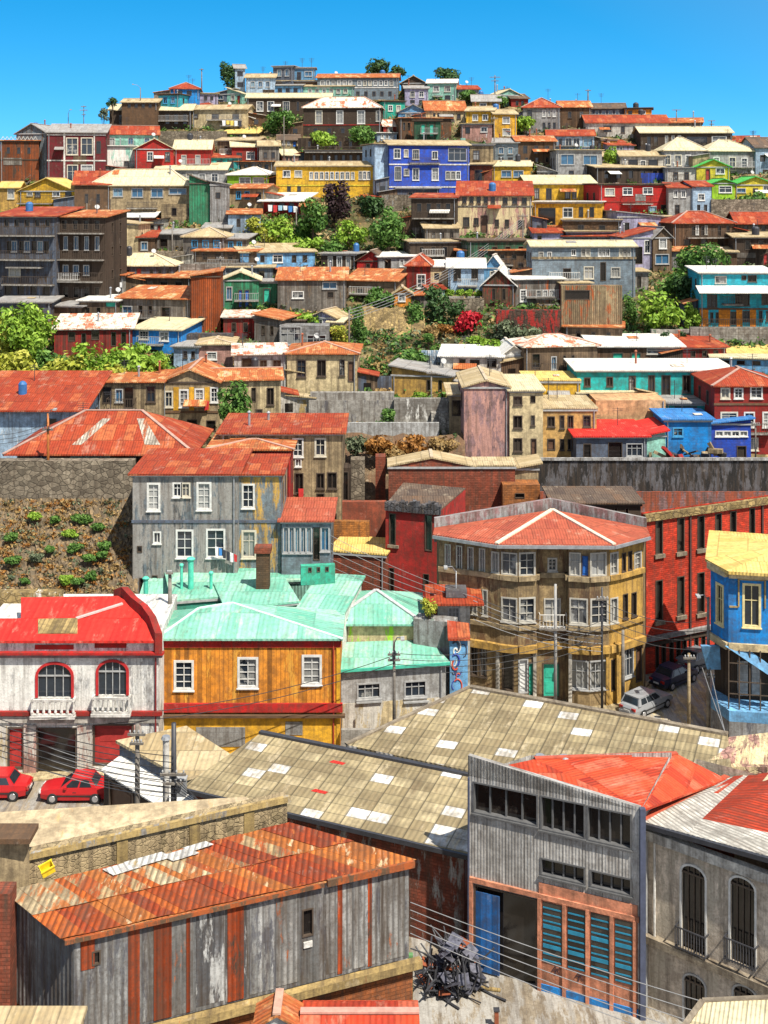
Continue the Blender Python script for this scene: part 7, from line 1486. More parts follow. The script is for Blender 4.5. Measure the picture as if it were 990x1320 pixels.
dp = plain('slate_blue_pipe', (.06, .07, .11)); GB.downpipe(0, .06, dp); m = MB(); m.box(-.12, -.12, 0, .12, .12, 9.2); m.v = [(v[0] + 11.28, v[1] + 54.15, v[2]) for v in m.v]; GB.part('corner_pipe_box', m, dp)
L0 = Vector((3.9, 57.6, 9.0)); GB.extra.face([L0, Vector((11.2, 54.3, 9.0)), Vector((3.9, 57.6, 9.95))]); GB.extra.hexa([Vector((3.9, 57.6, 9.0)), Vector((11.2, 54.3, 9.0)), Vector((11.3, 54.5, 9.0)), Vector((4.0, 57.8, 9.0))], [Vector((3.9, 57.6, 9.95)), Vector((11.2, 54.3, 9.15)), Vector((11.3, 54.5, 9.15)), Vector((4.0, 57.8, 9.95))])
GB.top = False
GB.wall_done()
br_ = roofm('brightred', .85, 2.6); R1, R2 = Vector((7.2, 59.3, 9.0)), P(873, 972, 60.4)
Ep, Cp = Vector((11.35, 54.5, 8.95)), P(936, 1004, 60.5)
rs = roof(GB, [[Ep, Cp, R2], [Ep, R2, R1], [Vector((4.2, 57.9, 9.02)), Ep, R1], [R1, R2, Vector((14.4, 61.2, 8.3)), Vector((7.0, 60.6, 8.4))]], .1, br_)
m = MB(); m.beam(R1 + Vector((0, 0, .05)), R2 + Vector((0, 0, .05)), .25, .08); m.build('ridge_cap', plain('dull_red_flashing', (.4, .08, .04)), rs, GB.loc)
for i, (x, y) in enumerate(((696, 977), (713, 981), (727, 978))):
    p = P(x, y + 5, 59.6); o = empty('roof_vent', p); tag(o, ('grey', 'white', 'rusty')[i] + ' stub vent at the left end of the bright red roof', 'vent', 'stub vents on the red roof'); m = MB(); m.tube([(0, 0, -.6), (0, 0, .25)], .2, 8); m.build('vent_pipe', [M_METAL, M_TRIMW, plain('rust_metal', (.25, .07, .03))][i], o); m = MB(); m.tube([(0, 0, .25), (0, 0, .33)], [.27, .22], 8); m.build('vent_cap', M_METAL, o)
# =================================================================== beige building at the right
BG = Bld('apartment_house', 'stained beige two storey house with arched white-framed windows and a red and white roof', 'house', [V2(829, 55.2), V2(1075, 49.8), (21.8, 58), (15.6, 62)], 0, zof(1068, 55.2), wall((.66, .56, .44), 'stucco', .5, (.46, .40, .31), .46), fd=.5, rec=.25)
for xa, ya, xb, yb in ((879, 1117, 909, 1228), (942, 1132, 973, 1243), (1008, 1148, 1040, 1262)):
    u0, u1, zb, zt = arch(BG, 0, xa, ya, xb, yb, M_FWHITE, BG.wm, G_HOLE, .05, .09); BG.rail(0, u0 - .15, u1 + .15, zb + .1, .95, .35, M_IRON, floor=False, step=.12)
for xa, ya, xb, yb in ((882, 1258, 909, 1330), (946, 1272, 976, 1340)): arch(BG, 0, xa, ya, xb, yb, M_FGREY, BG.wm, G_HOLE, .05, .08)
zl = BG.at(0, 900, 1235)[1]; BG.band(0, zl - .1, .32, .35, wall('stone', 'stucco', .6), 'ledge'); BG.band(0, BG.z1 - .3, .42, .3, wall('offwhite', 'stucco', .6), 'cornice')
BG.downpipe(0, BG.at(0, 845, 1100)[0], M_TRIMW, z0=zl + .2); BG.downpipe(0, .2, M_FGREY)
BG.top = False; BG.wall_done()
a, b, c_, d_ = P(826, 1058, 55.0), P(1080, 1128, 49.3), P(1080, 985, 59.5), P(937, 1002, 61)
def bq(u, v): return a.lerp(b, u).lerp(d_.lerp(c_, u), v)
rs = roof(BG, [[bq(0, 0), bq(.26, 0), bq(.20, 1), bq(0, 1)], [bq(.26, 0), bq(1, 0), bq(1, .22), bq(.247, .22)]], .12, wall((.70, .66, .57), 'corr', .45, (.46, .10, .04), .30), 'roof', 'whitewashed sheets of the roof')
r2 = roof(BG, [[bq(.247, .22), bq(1, .22), bq(1, 1), bq(.20, 1)]], .12, wall((.52, .055, .02), 'corr', .4, (.62, .52, .42), .30), 'roof', 'bright red sheets of the roof')
for u0, v0, u1, v1 in ((.50, .40, .60, .72), (.74, .60, .86, .95), (.08, .62, .16, .98), (.40, .78, .46, .98)):
    m = MB(); m.slab([q_ + Vector((0, 0, .05)) for q_ in (bq(u0, v0), bq(u1, v0), bq(u1, v1), bq(u0, v1))], .03); BG.part('patch_sheet', m, roofm('cream', 1.0, 3.4) if u0 > .3 else roofm('brightred', 1, 3.4))
m = MB(); m.beam(a + Vector((0, -.1, -.12)), b + Vector((0, -.1, -.12)), .16, .2); BG.part('gutter', m, M_IRON)
m = MB(); m.beam(a + Vector((0, 0, .05)), d_ + Vector((0, 0, .05)), .3, .1); m.build('verge_cap', plain('dull_red_flashing', (.4, .08, .04)), rs, BG.loc)
# =================================================================== corner tan roof, bottom right
BR = Bld('shed', 'shed with a tan plank roof at the bottom right corner', 'shed', [V2(880, 35.5), V2(1060, 35.5), V2(1060, 36.6), V2(900, 36.6)], 0, zof(1335, 35.5), wall('tan', 'board', .5), fd=.5); BR.wall_done()
a, b, c_ = P(866, 1345, 35.2), P(1060, 1345, 35.2), P(1060, 1283, 37.0); d_ = P(906, 1290, 37.0)
rs = roof(BR, [[a, b, c_, d_]], .1, roofm('cream', .5, 3)); m = MB(); m.beam(d_, c_, .18, .07); m.beam(a, d_, .18, .07); m.build('ridge_cap', wall('stone', 'stucco', .6), rs, BR.loc)
# =================================================================== rusty shed, bottom left
FL, FR, BRr, BLr = Vector((-11.0, 44.0)), Vector((.98, 48.9)), Vector((-4.0, 51.4)), Vector((-13.9, 46.4))
zsh = 9.62
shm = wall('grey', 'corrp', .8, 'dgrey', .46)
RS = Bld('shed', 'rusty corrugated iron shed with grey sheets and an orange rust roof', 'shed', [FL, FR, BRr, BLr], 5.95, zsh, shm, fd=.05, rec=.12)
RS.win(0, 'o', 1, 119, 1226, 129, 1243); RS.win(0, 'o', 1, 390, 1172, 403, 1206)
RS.wall_done()
for xa, xb, pr in ((165, 180, .03), (198, 221, .035), (240, 245, .03), (293, 314, .035), (435, 441, .03), (474, 479, .03), (104, 122, .02)):
    ua, ub = RS.at(0, xa, 1200)[0], RS.at(0, xb, 1200)[0]; lo = 8.4 if xa == 104 else 5.98
    m = MB(); q = [RS.pt(0, ua, lo, pr), RS.pt(0, ub, lo, pr), RS.pt(0, ub, lo, 0), RS.pt(0, ua, lo, 0)]; m.hexa(q, [p + Vector((0, 0, zsh - lo - .08)) for p in q])
    RS.part('rust_sheet', m, wall((.46, .07, .014), 'corrp', .6, 'dbrown', .4), 'deep rust red corrugated sheet')
rnd = random.Random(2); u = .15
while u < RS.edge(0)[2] - 1.0:           # overlapping grey sheets
    wd = rnd.uniform(.8, 1.1); pr = rnd.uniform(.008, .022); lo = 5.97 + rnd.uniform(0, .12); tp = zsh - rnd.uniform(.02, .3); m = MB()
    q = [RS.pt(0, u, lo, pr), RS.pt(0, u + wd, lo, pr), RS.pt(0, u + wd, lo, 0), RS.pt(0, u, lo, 0)]
    if not any(h[0] - .1 < u + wd and u < h[2] + .1 for h in RS.holes[0]):
        m.hexa(q, [p + Vector((0, 0, tp - lo)) for p in q]); RS.part('wall_sheet', m, [shm, wall((.17, .17, .175), 'corrp', .8, 'lgrey', .45), wall('lgrey', 'corrp', .7, 'dgrey', .45), wall((.33, .32, .30), 'corrp', .8, (.40, .10, .02), .36)][rnd.randrange(4)])
    u += wd + rnd.uniform(.02, .12)
m = MB(); xa = RS.at(0, 391, 1190)[0]; q = [RS.pt(0, xa, 7.3, .06), RS.pt(0, xa + .35, 7.3, .06), RS.pt(0, xa + .35, 7.3, -.08), RS.pt(0, xa, 7.3, -.08)]; m.hexa(q, [p + Vector((0, 0, .22)) for p in q]); RS.part('hatch_box', m, M_TRIMW)
rr = roofm('rust', .82, 2.2); pf = [Vector((-11.25, 43.75, zsh + .1)), Vector((1.2, 48.85, zsh + .1)), Vector((-4.0, 51.6, zsh + .22)), Vector((-14.1, 46.5, zsh + .24))]
def grid_roof(B, q, nu, nv, t, mats, name='roof_sheet'):
    rnd = random.Random(6)
    for i in range(nu):
        for j in range(nv):
            def pp(u, v): return q[0].lerp(q[1], u).lerp(q[3].lerp(q[2], u), v)
            o = rnd.uniform(.0, .035); du = .012; m = MB()
            c = [pp(i / nu - du, j / nv - .02 * (j > 0)), pp((i + 1) / nu + du * .5, j / nv - .02 * (j > 0)), pp((i + 1) / nu + du * .5, (j + 1) / nv), pp(i / nu - du, (j + 1) / nv)]
            hz = .045 * (nv - j > 1) + o
            c = [c[0] + Vector((0, 0, .05 + o)), c[1] + Vector((0, 0, .05 + o)), c[2] + Vector((0, 0, .01 + o)), c[3] + Vector((0, 0, .01 + o))]
            m.slab(c, .012); B.part(name, m, rnd.choice(PALE) if (j == nv - 1 and rnd.random() < .45) or (i < 3 and j > 0 and rnd.random() < .5) else rnd.choice(mats))
PALE = [wall((.56, .44, .26), 'corr', .5, (.42, .14, .04), .45), wall((.52, .36, .18), 'corr', .5, (.36, .08, .02), .5)]
sheetm = [wall((.52, .115, .02), 'corr', .4, (.62, .30, .10), .35), wall((.42, .075, .016), 'corr', .5, (.58, .2, .05), .32), wall((.56, .17, .035), 'corr', .4, (.64, .48, .28), .38), wall((.36, .055, .014), 'corr', .5, (.52, .14, .03), .4)]
roof(RS, [pf], .06, rr); grid_roof(RS, pf, 21, 2, .02, sheetm)
pz = [pf[3].lerp(pf[2], .32).lerp(pf[0].lerp(pf[1], .32), .10), pf[3].lerp(pf[2], .74).lerp(pf[0].lerp(pf[1], .74), .02)]
for t0, t1, v0, v1 in ((.30, .40, .80, .96), (.38, .52, .84, .99), (.50, .60, .80, .95), (.59, .68, .88, .99)):
    def pq(u, v): return pf[0].lerp(pf[1], u).lerp(pf[3].lerp(pf[2], u), v) + Vector((0, 0, .115 + .01 * t0))
    m = MB(); m.slab([pq(t0, v0), pq(t1, v0 + .03), pq(t1, v1), pq(t0, v1 - .02)], .02); RS.part('pale_roof_patch', m, wall('white', 'corr', .4, 'straw', .4))
m = MB(); m.beam(pf[0] + Vector((0, -.03, -.1)), pf[0].lerp(pf[1], .72) + Vector((0, -.03, -.1)), .08, .16); m.beam(pf[0].lerp(pf[1], .73) + Vector((0, -.06, -.05)), pf[1] + Vector((0, -.06, -.05)), .12, .26); RS.part('eave_board', m, wall('brown', 'stucco', .5, 'rust', .5))
BB = Bld('brick_wall', 'brick wall with a tan ledge carrying the rusty corrugated shed', 'wall', [FL + Vector((0, -.12)), FR + Vector((.15, -.06)), BRr + Vector((.5, 0)), BLr + Vector((-.2, 0))], 0, 5.62, wall((.42, .13, .04), 'brick', .7, 'straw', .32), fd=.5); BB.wall_done()
BB.band(0, 5.62, .30, .3, wall('straw', 'stucco', .6, 'rust', .35), 'ledge')
# green post and gap
o = empty('fence_post', P(529, 1310, 49.0)); o.location.z = 0; tag(o, 'green painted gate post beside the brick base', 'post'); m = MB(); m.box(-.1, -.1, 0, .1, .1, 6.0); m.build('post_shaft', plain('green_post_paint', (.10, .22, .08)), o); m = MB(); m.box(-.9, -.04, 3.2, -.1, .04, 3.35); m.build('rail', plain('green_post_paint', (.10, .22, .08)), o)
# brick annex left, tan roofs bottom
H('narrow brick wall at the left picture edge beside the rusty shed', -40, 13, 1150, 1152, 1420, W('brick', 'brick', .7), None, D=45.3, dep=.8, fd=6, name='brick_annex', cat='building')
LB2 = H('tan felt roofed outhouse at the bottom left corner', -60, 96, 1311, 1342, 1500, W('tan', 'stucco'), ('shed', 'tan'), D=40.5, dep=1.25, fd=8, name='outhouse', cat='shed', oh=.1)
H('small outhouse with a red ridged roof at the bottom centre', 398, 528, 1309, 1348, 1480, W('grey', 'stucco'), ('gx', 'brightred'), D=42, dep=2.0, fd=8, name='outhouse', cat='shed')
H('small grey gabled dormer left of the red ridged roof', 330, 384, 1309, 1324, 1400, W('lgrey', 'stucco'), ('gy', 'rust'), D=42.5, dep=1.1, fd=8, name='outhouse', cat='shed', oh=.12, thick=.08)
# parapet wall and sandy roof behind the shed
PW = Bld('parapet_wall', 'long rough tan parapet wall behind the rusty shed roof', 'wall', [(-13.9, 48.6), (-4.15, 53.2), (-4.3, 53.7), (-14.1, 49.1)], 0, 10.15, wall((.40, .31, .17), 'rubble', .6, 'tan', .52), fd=.5); PW.wall_done()
for t in (.34, .62, .84): PW.strip(0, PW.edge(0)[2] * t, .45, 8.3, 9.95, .05, wall('straw', 'stucco', .6), 'buttress')
PW.band(0, 9.96, .25, .12, wall('concrete', 'stucco', .6, 'straw', .55), 'coping')
SR_ = Bld('shed', 'building with a sandy coloured sheet roof behind the tan parapet wall', 'building', [(-24, 47.5), (-14.1, 49.2), (-4.4, 53.8), (-6.0, 56.0), (-24, 53.3)], 0, 8.6, wall('tan', 'stucco', .5), fd=.5); SR_.wall_done()
roof(SR_, [[Vector((-24.5, 47.3, 8.7)), Vector((-14.1, 49.3, 8.8)), Vector((-4.4, 53.9, 8.95)), Vector((-6.2, 55.6, 9.0)), Vector((-16, 54.0, 9.15)), Vector((-24.5, 52.9, 9.1))]], .1, wall((.60, .47, .29), 'stucco', .2, (.52, .33, .16), .36))
CB = Bld('water_tank', 'square tan concrete tank block at the left edge', 'tank', [V2(-40, 47.6), V2(38, 47.9), V2(37, 48.5), V2(-40, 48.4)], zof(1150, 47.6), zof(1083, 47.6), wall('tan', 'stucco', .5), fd=1); CB.wall_done()
m = MB(); x0, x1 = V2(-42, 47.6)[0], V2(40.5, 47.6)[0]; m.box(x0, 47.4, CB.z1 - .05, x1, 48.6, CB.z1 + .14); CB.part('lid', m, wall('brown', 'stucco', .6, 'dbrown', .4))
# yellow sack, dish
o = empty('plastic_crate', P(62, 1124, 47.3), .5); o.rotation_euler = (.25, -.3, .5); o.scale = (.62, .62, .62); tag(o, 'small tilted yellow plastic crate on the roof edge by the tank block', 'crate'); yp = plain('yellow_plastic', (.70, .52, .02), .5); m = MB()
for x0_, y0_, x1_, y1_ in ((-.4, -.28, .4, -.24), (-.4, .24, .4, .28), (-.4, -.24, -.36, .24), (.36, -.24, .4, .24)): m.box(x0_, y0_, 0, x1_, y1_, .5)
m.box(-.36, -.24, 0, .36, .24, .05); m.build('crate_body', yp, o); m = MB()
for x0_, y0_, x1_, y1_ in ((-.44, -.33, .44, -.281), (-.44, .281, .44, .33)): m.box(x0_, y0_, .42, x1_, y1_, .5)
m.build('rim', yp, o)
# =================================================================== low shacks and street at the left
SK = Bld('shed', 'flat roofed slate grey workshop with a tan slab roof in front of the orange house', 'workshop', [P(154, 953, 71.2).xy, P(238, 1000, 66.9).xy, P(309, 981, 68.6).xy, P(240, 938, 73).xy], 0, 4.4, wall('slate', 'stucco', .5), fd=.5); SK.edgemat = {1: 1}; SK.wall_done([SK.wm, wall('mint', 'stucco', .5, 'greyblue', .5)])
roof(SK, [[Vector((p.x, p.y, 4.62)) + (Vector((p.x, p.y, 0)) - Vector((SK.loc.x, SK.loc.y, 0))).normalized() * .25 for p in SK.pts]], .16, roofm('tan', 1.2, 2.4))
SL = Bld('shed', 'lean-to shack with a white sheet roof and a brown gate below the slab roof', 'shack', [P(134, 990, 70.2).xy, P(238, 1042, 64.6).xy, P(252, 1010, 66.5).xy, P(160, 968, 70.9).xy], 0, 3.2, wall('dbrown', 'clap', .7, 'stone', .4), fd=.5); SL.win(0, 'D', 1, 141, 1010, 171, 1068); SL.wall_done()
q = [Vector((p.x, p.y, 3.35)) + (Vector((p.x, p.y, 0)) - Vector((SL.loc.x, SL.loc.y, 0))).normalized() * .3 for p in SL.pts]; q[2].z = q[3].z = 3.9; roof(SL, [q], .08, roofm('white', 1.2, 2.5))
pole('weathered street pole in front of the lean-to shack', 177, 933, 1100, D=63.5, arms=((.93, .9), (.86, .7)), rad=.15)
pole('dark iron post with a bracket box in front of the slab roof', 224, 932, 1100, D=62.8, arms=((.62, 1.3), (.55, 1.0)), rad=.17, mat=M_IRON)
o = empty('flue_pipe', P(214, 1000, 64)); tag(o, 'short white metal flue left of the dark iron post', 'flue'); m = MB(); m.tube([(0, 0, -1.5), (0, 0, 1.9)], .17, 8); m.build('pipe', M_TRIMW, o); m = MB(); m.tube([(0, 0, 1.9), (0, 0, 2.05)], [.26, .2], 8); m.build('pipe_cap', M_METAL, o)
o = empty('junction_box', P(234, 1015, 63)); tag(o, 'grey metal junction box hung with cables beside the dark iron post', 'junction box'); m = MB(); m.box(-.25, -.2, -.4, .25, .2, .45); m.build('box_body', M_METAL, o); m = MB(); m.box(-.28, -.24, .45, .28, .24, .52); m.build('box_lid', M_FGREY, o)
# =================================================================== cars
def car(label, loc, rz, paint, L=4.2, Wd=1.68, Hh=1.42, wagon=False):
    root = empty('parked_car', loc, rz); tag(root, label, 'car', 'cars parked on the streets')
    pm = plain('car_paint_' + paint[0], paint[1], .28, .6, 0, .06); gl = plain('car_glass', (.02, .025, .03), .08, .7); bk_ = plain('black_rubber', (.02, .02, .02), .8); ch = plain('rim_metal', (.45, .45, .46), .35, .5, .6)
    h = L / 2; w = Wd / 2
    st = [(-h, .62, .40, .70), (-h + .12, .80, .28, .86), (-h + .7, .97, .22, .92), (-.3, 1.0, .20, .93), (h - 1.45, 1.0, .20, .90), (h - .55, .95, .22, .80), (h - .12, .82, .28, .70), (h, .66, .36, .60)]
    bm = MB(); rings = []
    for x, k, zb, zt in st:
        ww = w * k; zm = (zb + zt) / 2 + .03
        rings.append([(x, -ww * .93, zb), (x, -ww, zm), (x, -ww * .94, zt), (x, -ww * .5, zt + .035), (x, ww * .5, zt + .035), (x, ww * .94, zt), (x, ww, zm), (x, ww * .93, zb)])
    n = len(rings[0])
    for r in rings: bm.v += r
    for i in range(len(rings) - 1):
        for k in range(n): a = i * n + k; b = i * n + (k + 1) % n; bm.f.append((a, a + n, b + n, b)); bm.m.append(0)
    bm.f.append(tuple(range(n))); bm.m.append(0); bm.f.append(tuple((len(rings) - 1) * n + k for k in reversed(range(n)))); bm.m.append(0)
    rb = -h + (.35 if wagon else .75); rt = -h + (.55 if wagon else 1.15); ft, fb_ = h - 1.95, h - 1.25; wt = w * .74; wb = w * .93
    A = [(rb, -wb, .9), (fb_, -wb, .88), (fb_, wb, .88), (rb, wb, .9)]; T = [(rt, -wt, Hh - .04), (ft, -wt, Hh - .04), (ft, wt, Hh - .04), (rt, wt, Hh - .04)]
    bm.hexa(A, T); bm.slab([(rt - .02, -wt - .02, Hh), (ft + .03, -wt - .02, Hh), (ft + .03, wt + .02, Hh), (rt - .02, wt + .02, Hh)], .05)
    bm.build('body', pm, root, smooth=False)
    def lp(a, b, t): return tuple(a[i] + (b[i] - a[i]) * t for i in range(3))
    def pane(q, nm, out):
        m = MB(); o_ = Vector(out); m.hexa([Vector(p) - o_ * .02 for p in q], [Vector(p) + o_ * .018 for p in q]); m.build(nm, gl, root, uv=False)
    for s_, i0, i1 in ((-1, 0, 1), (1, 3, 2)):
        a, b, c, d = Vector(A[i0]), Vector(A[i1]), Vector(T[i1]), Vector(T[i0])
        for u0, u1 in ((.10, .34), (.38, .63), (.66, .92)) if wagon else ((.12, .47), (.52, .90)):
            def q(u, v): return a.lerp(b, u).lerp(d.lerp(c, u), v)
            pane([q(u0, .14), q(u1, .14), q(u1, .88), q(u0, .88)], 'side_window', (0, s_, .3))
        m = MB(); m.box(fb_ - .45, s_ * (w + .02) - .08, .9, fb_ - .3, s_ * (w + .02) + .08, 1.03); m.build('wing_mirror', pm, root)
        m = MB(); m.box(-.15, s_ * (w * .985) - .012, .66, .05, s_ * (w * .985) + .012, .70); m.build('door_handle', bk_, root)
        m = MB(); m.box(-h + .85, s_ * w * .965 - .02, .44, h - .85, s_ * w * .965 + .025, .52); m.build('side_moulding', bk_, root)
    for i0, i1, nm, ou in ((1, 2, 'windscreen', (1, 0, .6)), (0, 3, 'rear_window', (-1, 0, .6))):
        a, b, c, d = Vector(A[i0]), Vector(A[i1]), Vector(T[i1]), Vector(T[i0])
        def q(u, v): return a.lerp(b, u).lerp(d.lerp(c, u), v)
        pane([q(.08, .12), q(.92, .12), q(.92, .9), q(.08, .9)], nm, ou)
    for x in (-h + .82, h - .85):
        for s_ in (-1, 1):
            m = MB(); m.tube([(x, s_ * (w - .2), .31), (x, s_ * (w - .17), .31), (x, s_ * (w + .0), .31), (x, s_ * (w + .02), .31)], [.28, .315, .315, .29], 18); wh = m.build('wheel', bk_, root, uv=False)
            m = MB(); m.tube([(x, s_ * (w + .005), .31), (x, s_ * (w + .03), .31), (x, s_ * (w + .035), .31)], [.2, .18, .05], 14); m.build('rim', ch, wh, uv=False)
    for s_ in (-1, 1):
        m = MB(); m.box(h - .14, s_ * w * .56 - .2, .56, h - .035, s_ * w * .56 + .2, .68); m.build('headlight', plain('lamp_glass', (.6, .6, .58), .15), root)
        m = MB(); m.box(-h - .0, s_ * w * .6 - .15, .62, -h + .14, s_ * w * .6 + .15, .80); m.build('tail_light', plain('tail_lamp', (.35, .02, .015), .2), root)
    for x in (-h - .04, h - .1):
        m = MB(); m.box(x, -w * .78, .34, x + .14, w * .78, .50); m.build('bumper', bk_ if paint[0] != 'silver' else pm, root)
    m = MB(); m.box(-h - .055, -.24, .52, -h - .02, .24, .63); m.build('number_plate', M_FWHITE, root)
    return root
redp = ('red', (.42, .012, .015)); silv = ('silver', (.26, .27, .28)); navy = ('navy', (.018, .022, .05)); greyp = ('grey', (.16, .17, .18))
gp = lambda x, D: (V2(x, D)[0], D, .015)
car('red hatchback parked by the maroon shutter with its nose towards the dark doorway', gp(99, 74.0), R(180), redp)
car('red hatchback cut by the left picture edge', gp(-6, 74.3), R(180), redp)
car('silver estate car parked at the corner of the tan building', gp(833, 86.6), R(42), silv, wagon=True, L=4.4)
car('dark navy car parked ahead of the silver estate car', gp(869, 91.3), R(40), navy)
car('grey car farthest up the street beside the brick building', gp(902, 94.6), R(35), greyp)
# =================================================================== scrap heap
o = empty('scrap_heap', (V2(583, 56.5)[0], 56.5, 0)); tag(o, 'heap of dark scrap metal and cart frames on the dirt lot', 'scrap heap'); rnd = random.Random(17)
def scrap(nm, n, mat, f):
    m = MB()
    for _ in range(n): f(m)
    m.build(nm, mat, o, uv=False)
def rp(s=1): 
    r = rnd.random() ** .5 * 1.5; r *= .85; a = rnd.uniform(0, 6.28); return Vector((math.cos(a) * r, math.sin(a) * r * .9, rnd.uniform(0, max(.2, (1.6 - r) * 1.6))))
scrap('bent_bars', 110, M_IRON, lambda m: (lambda p, d: m.tube([p, p + d * .5 + Vector((0, 0, rnd.uniform(-.2, .2))), p + d], rnd.uniform(.025, .05), 5))(rp(), Vector((rnd.uniform(-1, 1), rnd.uniform(-1, 1), rnd.uniform(-.4, 1.1))).normalized() * rnd.uniform(.6, 1.5)))
def wheel_(m):
    p = rp(); a = rnd.uniform(0, 6); u = Vector((math.cos(a), math.sin(a), 0)); r = rnd.uniform(.25, .45); m.tube([p + u * math.cos(t * .5236) * r + Vector((0, 0, .3 + math.sin(t * .5236) * r)) for t in range(13)], .05, 5)
for _k in range(9): scrap('old_wheel', 1, plain('worn_rubber', (.03, .03, .035), .8), wheel_)
def plate(m):
    p = rp() + Vector((0, 0, .2)); a = rnd.uniform(0, 6); s_ = rnd.uniform(.12, .34); u = Vector((math.cos(a), math.sin(a), rnd.uniform(-.4, .4))) * s_; v = Vector((-math.sin(a), math.cos(a), rnd.uniform(-.9, .9))) * s_; m.hexa([p - u - v, p + u - v, p + u + v, p - u + v], [q_ + Vector((0, 0, .03)) for q_ in (p - u - v, p + u - v, p + u + v, p - u + v)])
scrap('metal_plates', 40, plain('greasy_metal', (.13, .13, .16), .4, .5, .4, .7), plate); scrap('rusty_plates', 10, plain('rust_metal', (.25, .07, .03)), plate)
def leg(m): p = Vector((rnd.uniform(-1.4, 1.4), rnd.uniform(-1.2, 1.0), 0)); m.tube([p, p * .85 + Vector((0, 0, rnd.uniform(.7, 1.5)))], .04, 5)
scrap('cart_shafts', 30, M_IRON, leg)
for i, (x, y, a) in enumerate(((600, 1250, .3), (617, 1275, -.2), (640, 1250, .1))):
    p = P(x, y, 36 * 1600 / (y - 250)); o2 = empty('timber_plank', (p.x, p.y, .05), a); tag(o2, ('loose pale plank behind the scrap heap', 'weathered plank lying in front of the scrap heap', 'thin plank lying by the blue door')[i], 'plank'); m = MB(); m.box(-1.0, -.09, 0, 1.0, .09, .06); m.build('board', wall('straw', 'board', .5), o2); m = MB(); m.box(-.7, -.12, .06, -.58, .12, .10); m.build('batten', wall('wood', 'board', .5), o2)
o2 = empty('iron_post', P(640, 1318, 53.6)); o2.location.z = 0; tag(o2, 'short rusty iron post at the bottom of the lot', 'post'); m = MB(); m.box(-.09, -.09, 0, .09, .09, .75); m.build('post_shaft', plain('rust_metal', (.25, .07, .03)), o2); m = MB(); m.box(-.13, -.13, .75, .13, .13, .8); m.build('post_cap', M_IRON, o2)
# =================================================================== poles and cables of the lower town
pole('slim street pole in front of the grey and cream house', 508, 826, 945, D=78.5, arms=((.86, .8), (.80, .8)), rad=.11, lamp=.4, name='street_lamp')
pole('pale concrete pole in front of the tan corner building', 716, 753, 905, D=83.5, arms=((.62, 1.4),), rad=.12, mat=M_CPOLE)
pole('tall dark pole at the right bay of the tan corner building', 776, 757, 905, D=85.2, arms=((.9, .9),), rad=.09, mat=M_IRON)
pole('brown timber pole at the right corner of the tan corner building', 803, 812, 902, D=86.8, arms=(), rad=.14)
pole('pale timber pole standing on the street beside the parked cars', 888, 842, 945, D=81, arms=((.95, .8),), rad=.13, mat=wall('tan', 'stucco', .6))
pole('dark lamp post at the corner of the bright blue house', 913, 770, 925, D=83, arms=((.55, .9), (.35, .8)), rad=.13, lamp=-.7, name='street_lamp')
pole('weathered pole rising through the green roofs', 219, 735, 830, D=84, arms=((.97, .5),), rad=.16)
pole('curved lamp above the rooftop tower', 588, 736, 800, D=86.8, arms=(), lamp=-.6, rad=.05, name='street_lamp', mat=M_METAL)
G1, G2, G3, G4 = 'cables crossing the dirt lot', 'cables at the left street', 'cables before the corner building', 'thin wires above the green roofs'
for i in range(5): cable('pale cable strung across the dirt lot in front of the grey building', P(529, 1163 + i * 10, 48.85), P(1030, 1325 + i * 17, 45.5), .25, G1, .017, M_CABLEG)
for i in range(7): cable('black cable sagging from the left edge to the dark iron post', P(-20, 920 + i * 8, 66), P(224, 975 + i * 8, 62.6), .35, G2, .022, M_CABLE)
for i in range(5): cable('grey cable slanting past the brown gate of the lean-to shack', P(60, 962 + i * 8, 65), P(228, 1005 + i * 6, 62.6), .2, 'cables at the brown gate', .018, M_CABLEG)
for i in range(5): cable('dark cable dropping from the iron post onto the tan sheet roof', P(226, 1000 + i * 5, 62.5), P(290 + i * 6, 1062, 60.5), .1, 'cables onto the sheet roof', .018, M_CABLE)
for i in range(6): cable('cable drooping from the rooftop tower to the right bay of the corner building', P(610, 768 + i * 6, 85.5), P(776, 815 + i * 5, 85), .4, G3, .024, M_CABLEG if i % 2 else M_CABLE)
for i in range(4): cable('long cable between the slim street pole and the tall dark pole', P(508, 842 + i * 7, 78.3), P(776, 800 + i * 9, 84.8), .9, 'cables from pole to pole', .022, M_CABLE)
for i in range(5): cable('thin grey wire slanting over the green roofs to the dark red house', P(426, 690 + i * 10, 90), P(612, 770 + i * 6, 86), .3, G4, .018, M_CABLEG)
for i in range(2): cable('long black cable crossing the face of the orange house', P(0, 925 + i * 10, 76), P(508, 845 + i * 10, 78.4), 1.2, 'cables across the orange house', .024, M_CABLE)
for i in range(4): cable('cable hanging from the tall dark pole to the lamp post by the blue house', P(776, 775 + i * 10, 85), P(913, 800 + i * 12, 83), .6, 'cables by the brick building', .022, M_CABLE)
for i in range(2): cable('stay wire running from the lamp post down to the tan roof ridge', P(905 + i * 10, 860, 83), P(935, 945 + i, 67.5), .1, 'stay wires at the blue house', .028, M_CABLEG)
for i in range(4): cable('wire crossing the slope from the pole by the stilt house to the plank house', P(674, 280 + i * 3, 176), P(450, 400 + i * 4, 140), 1.5, 'wires across the slope', .03, M_CABLEG)
for i in range(3): cable('wire hanging between the rust-orange lamp pole and the left edge', P(62, 545 + i * 5, 98.6), P(-30, 560 + i * 6, 96), .4, 'wires at the rust-orange pole', .02, M_CABLE)
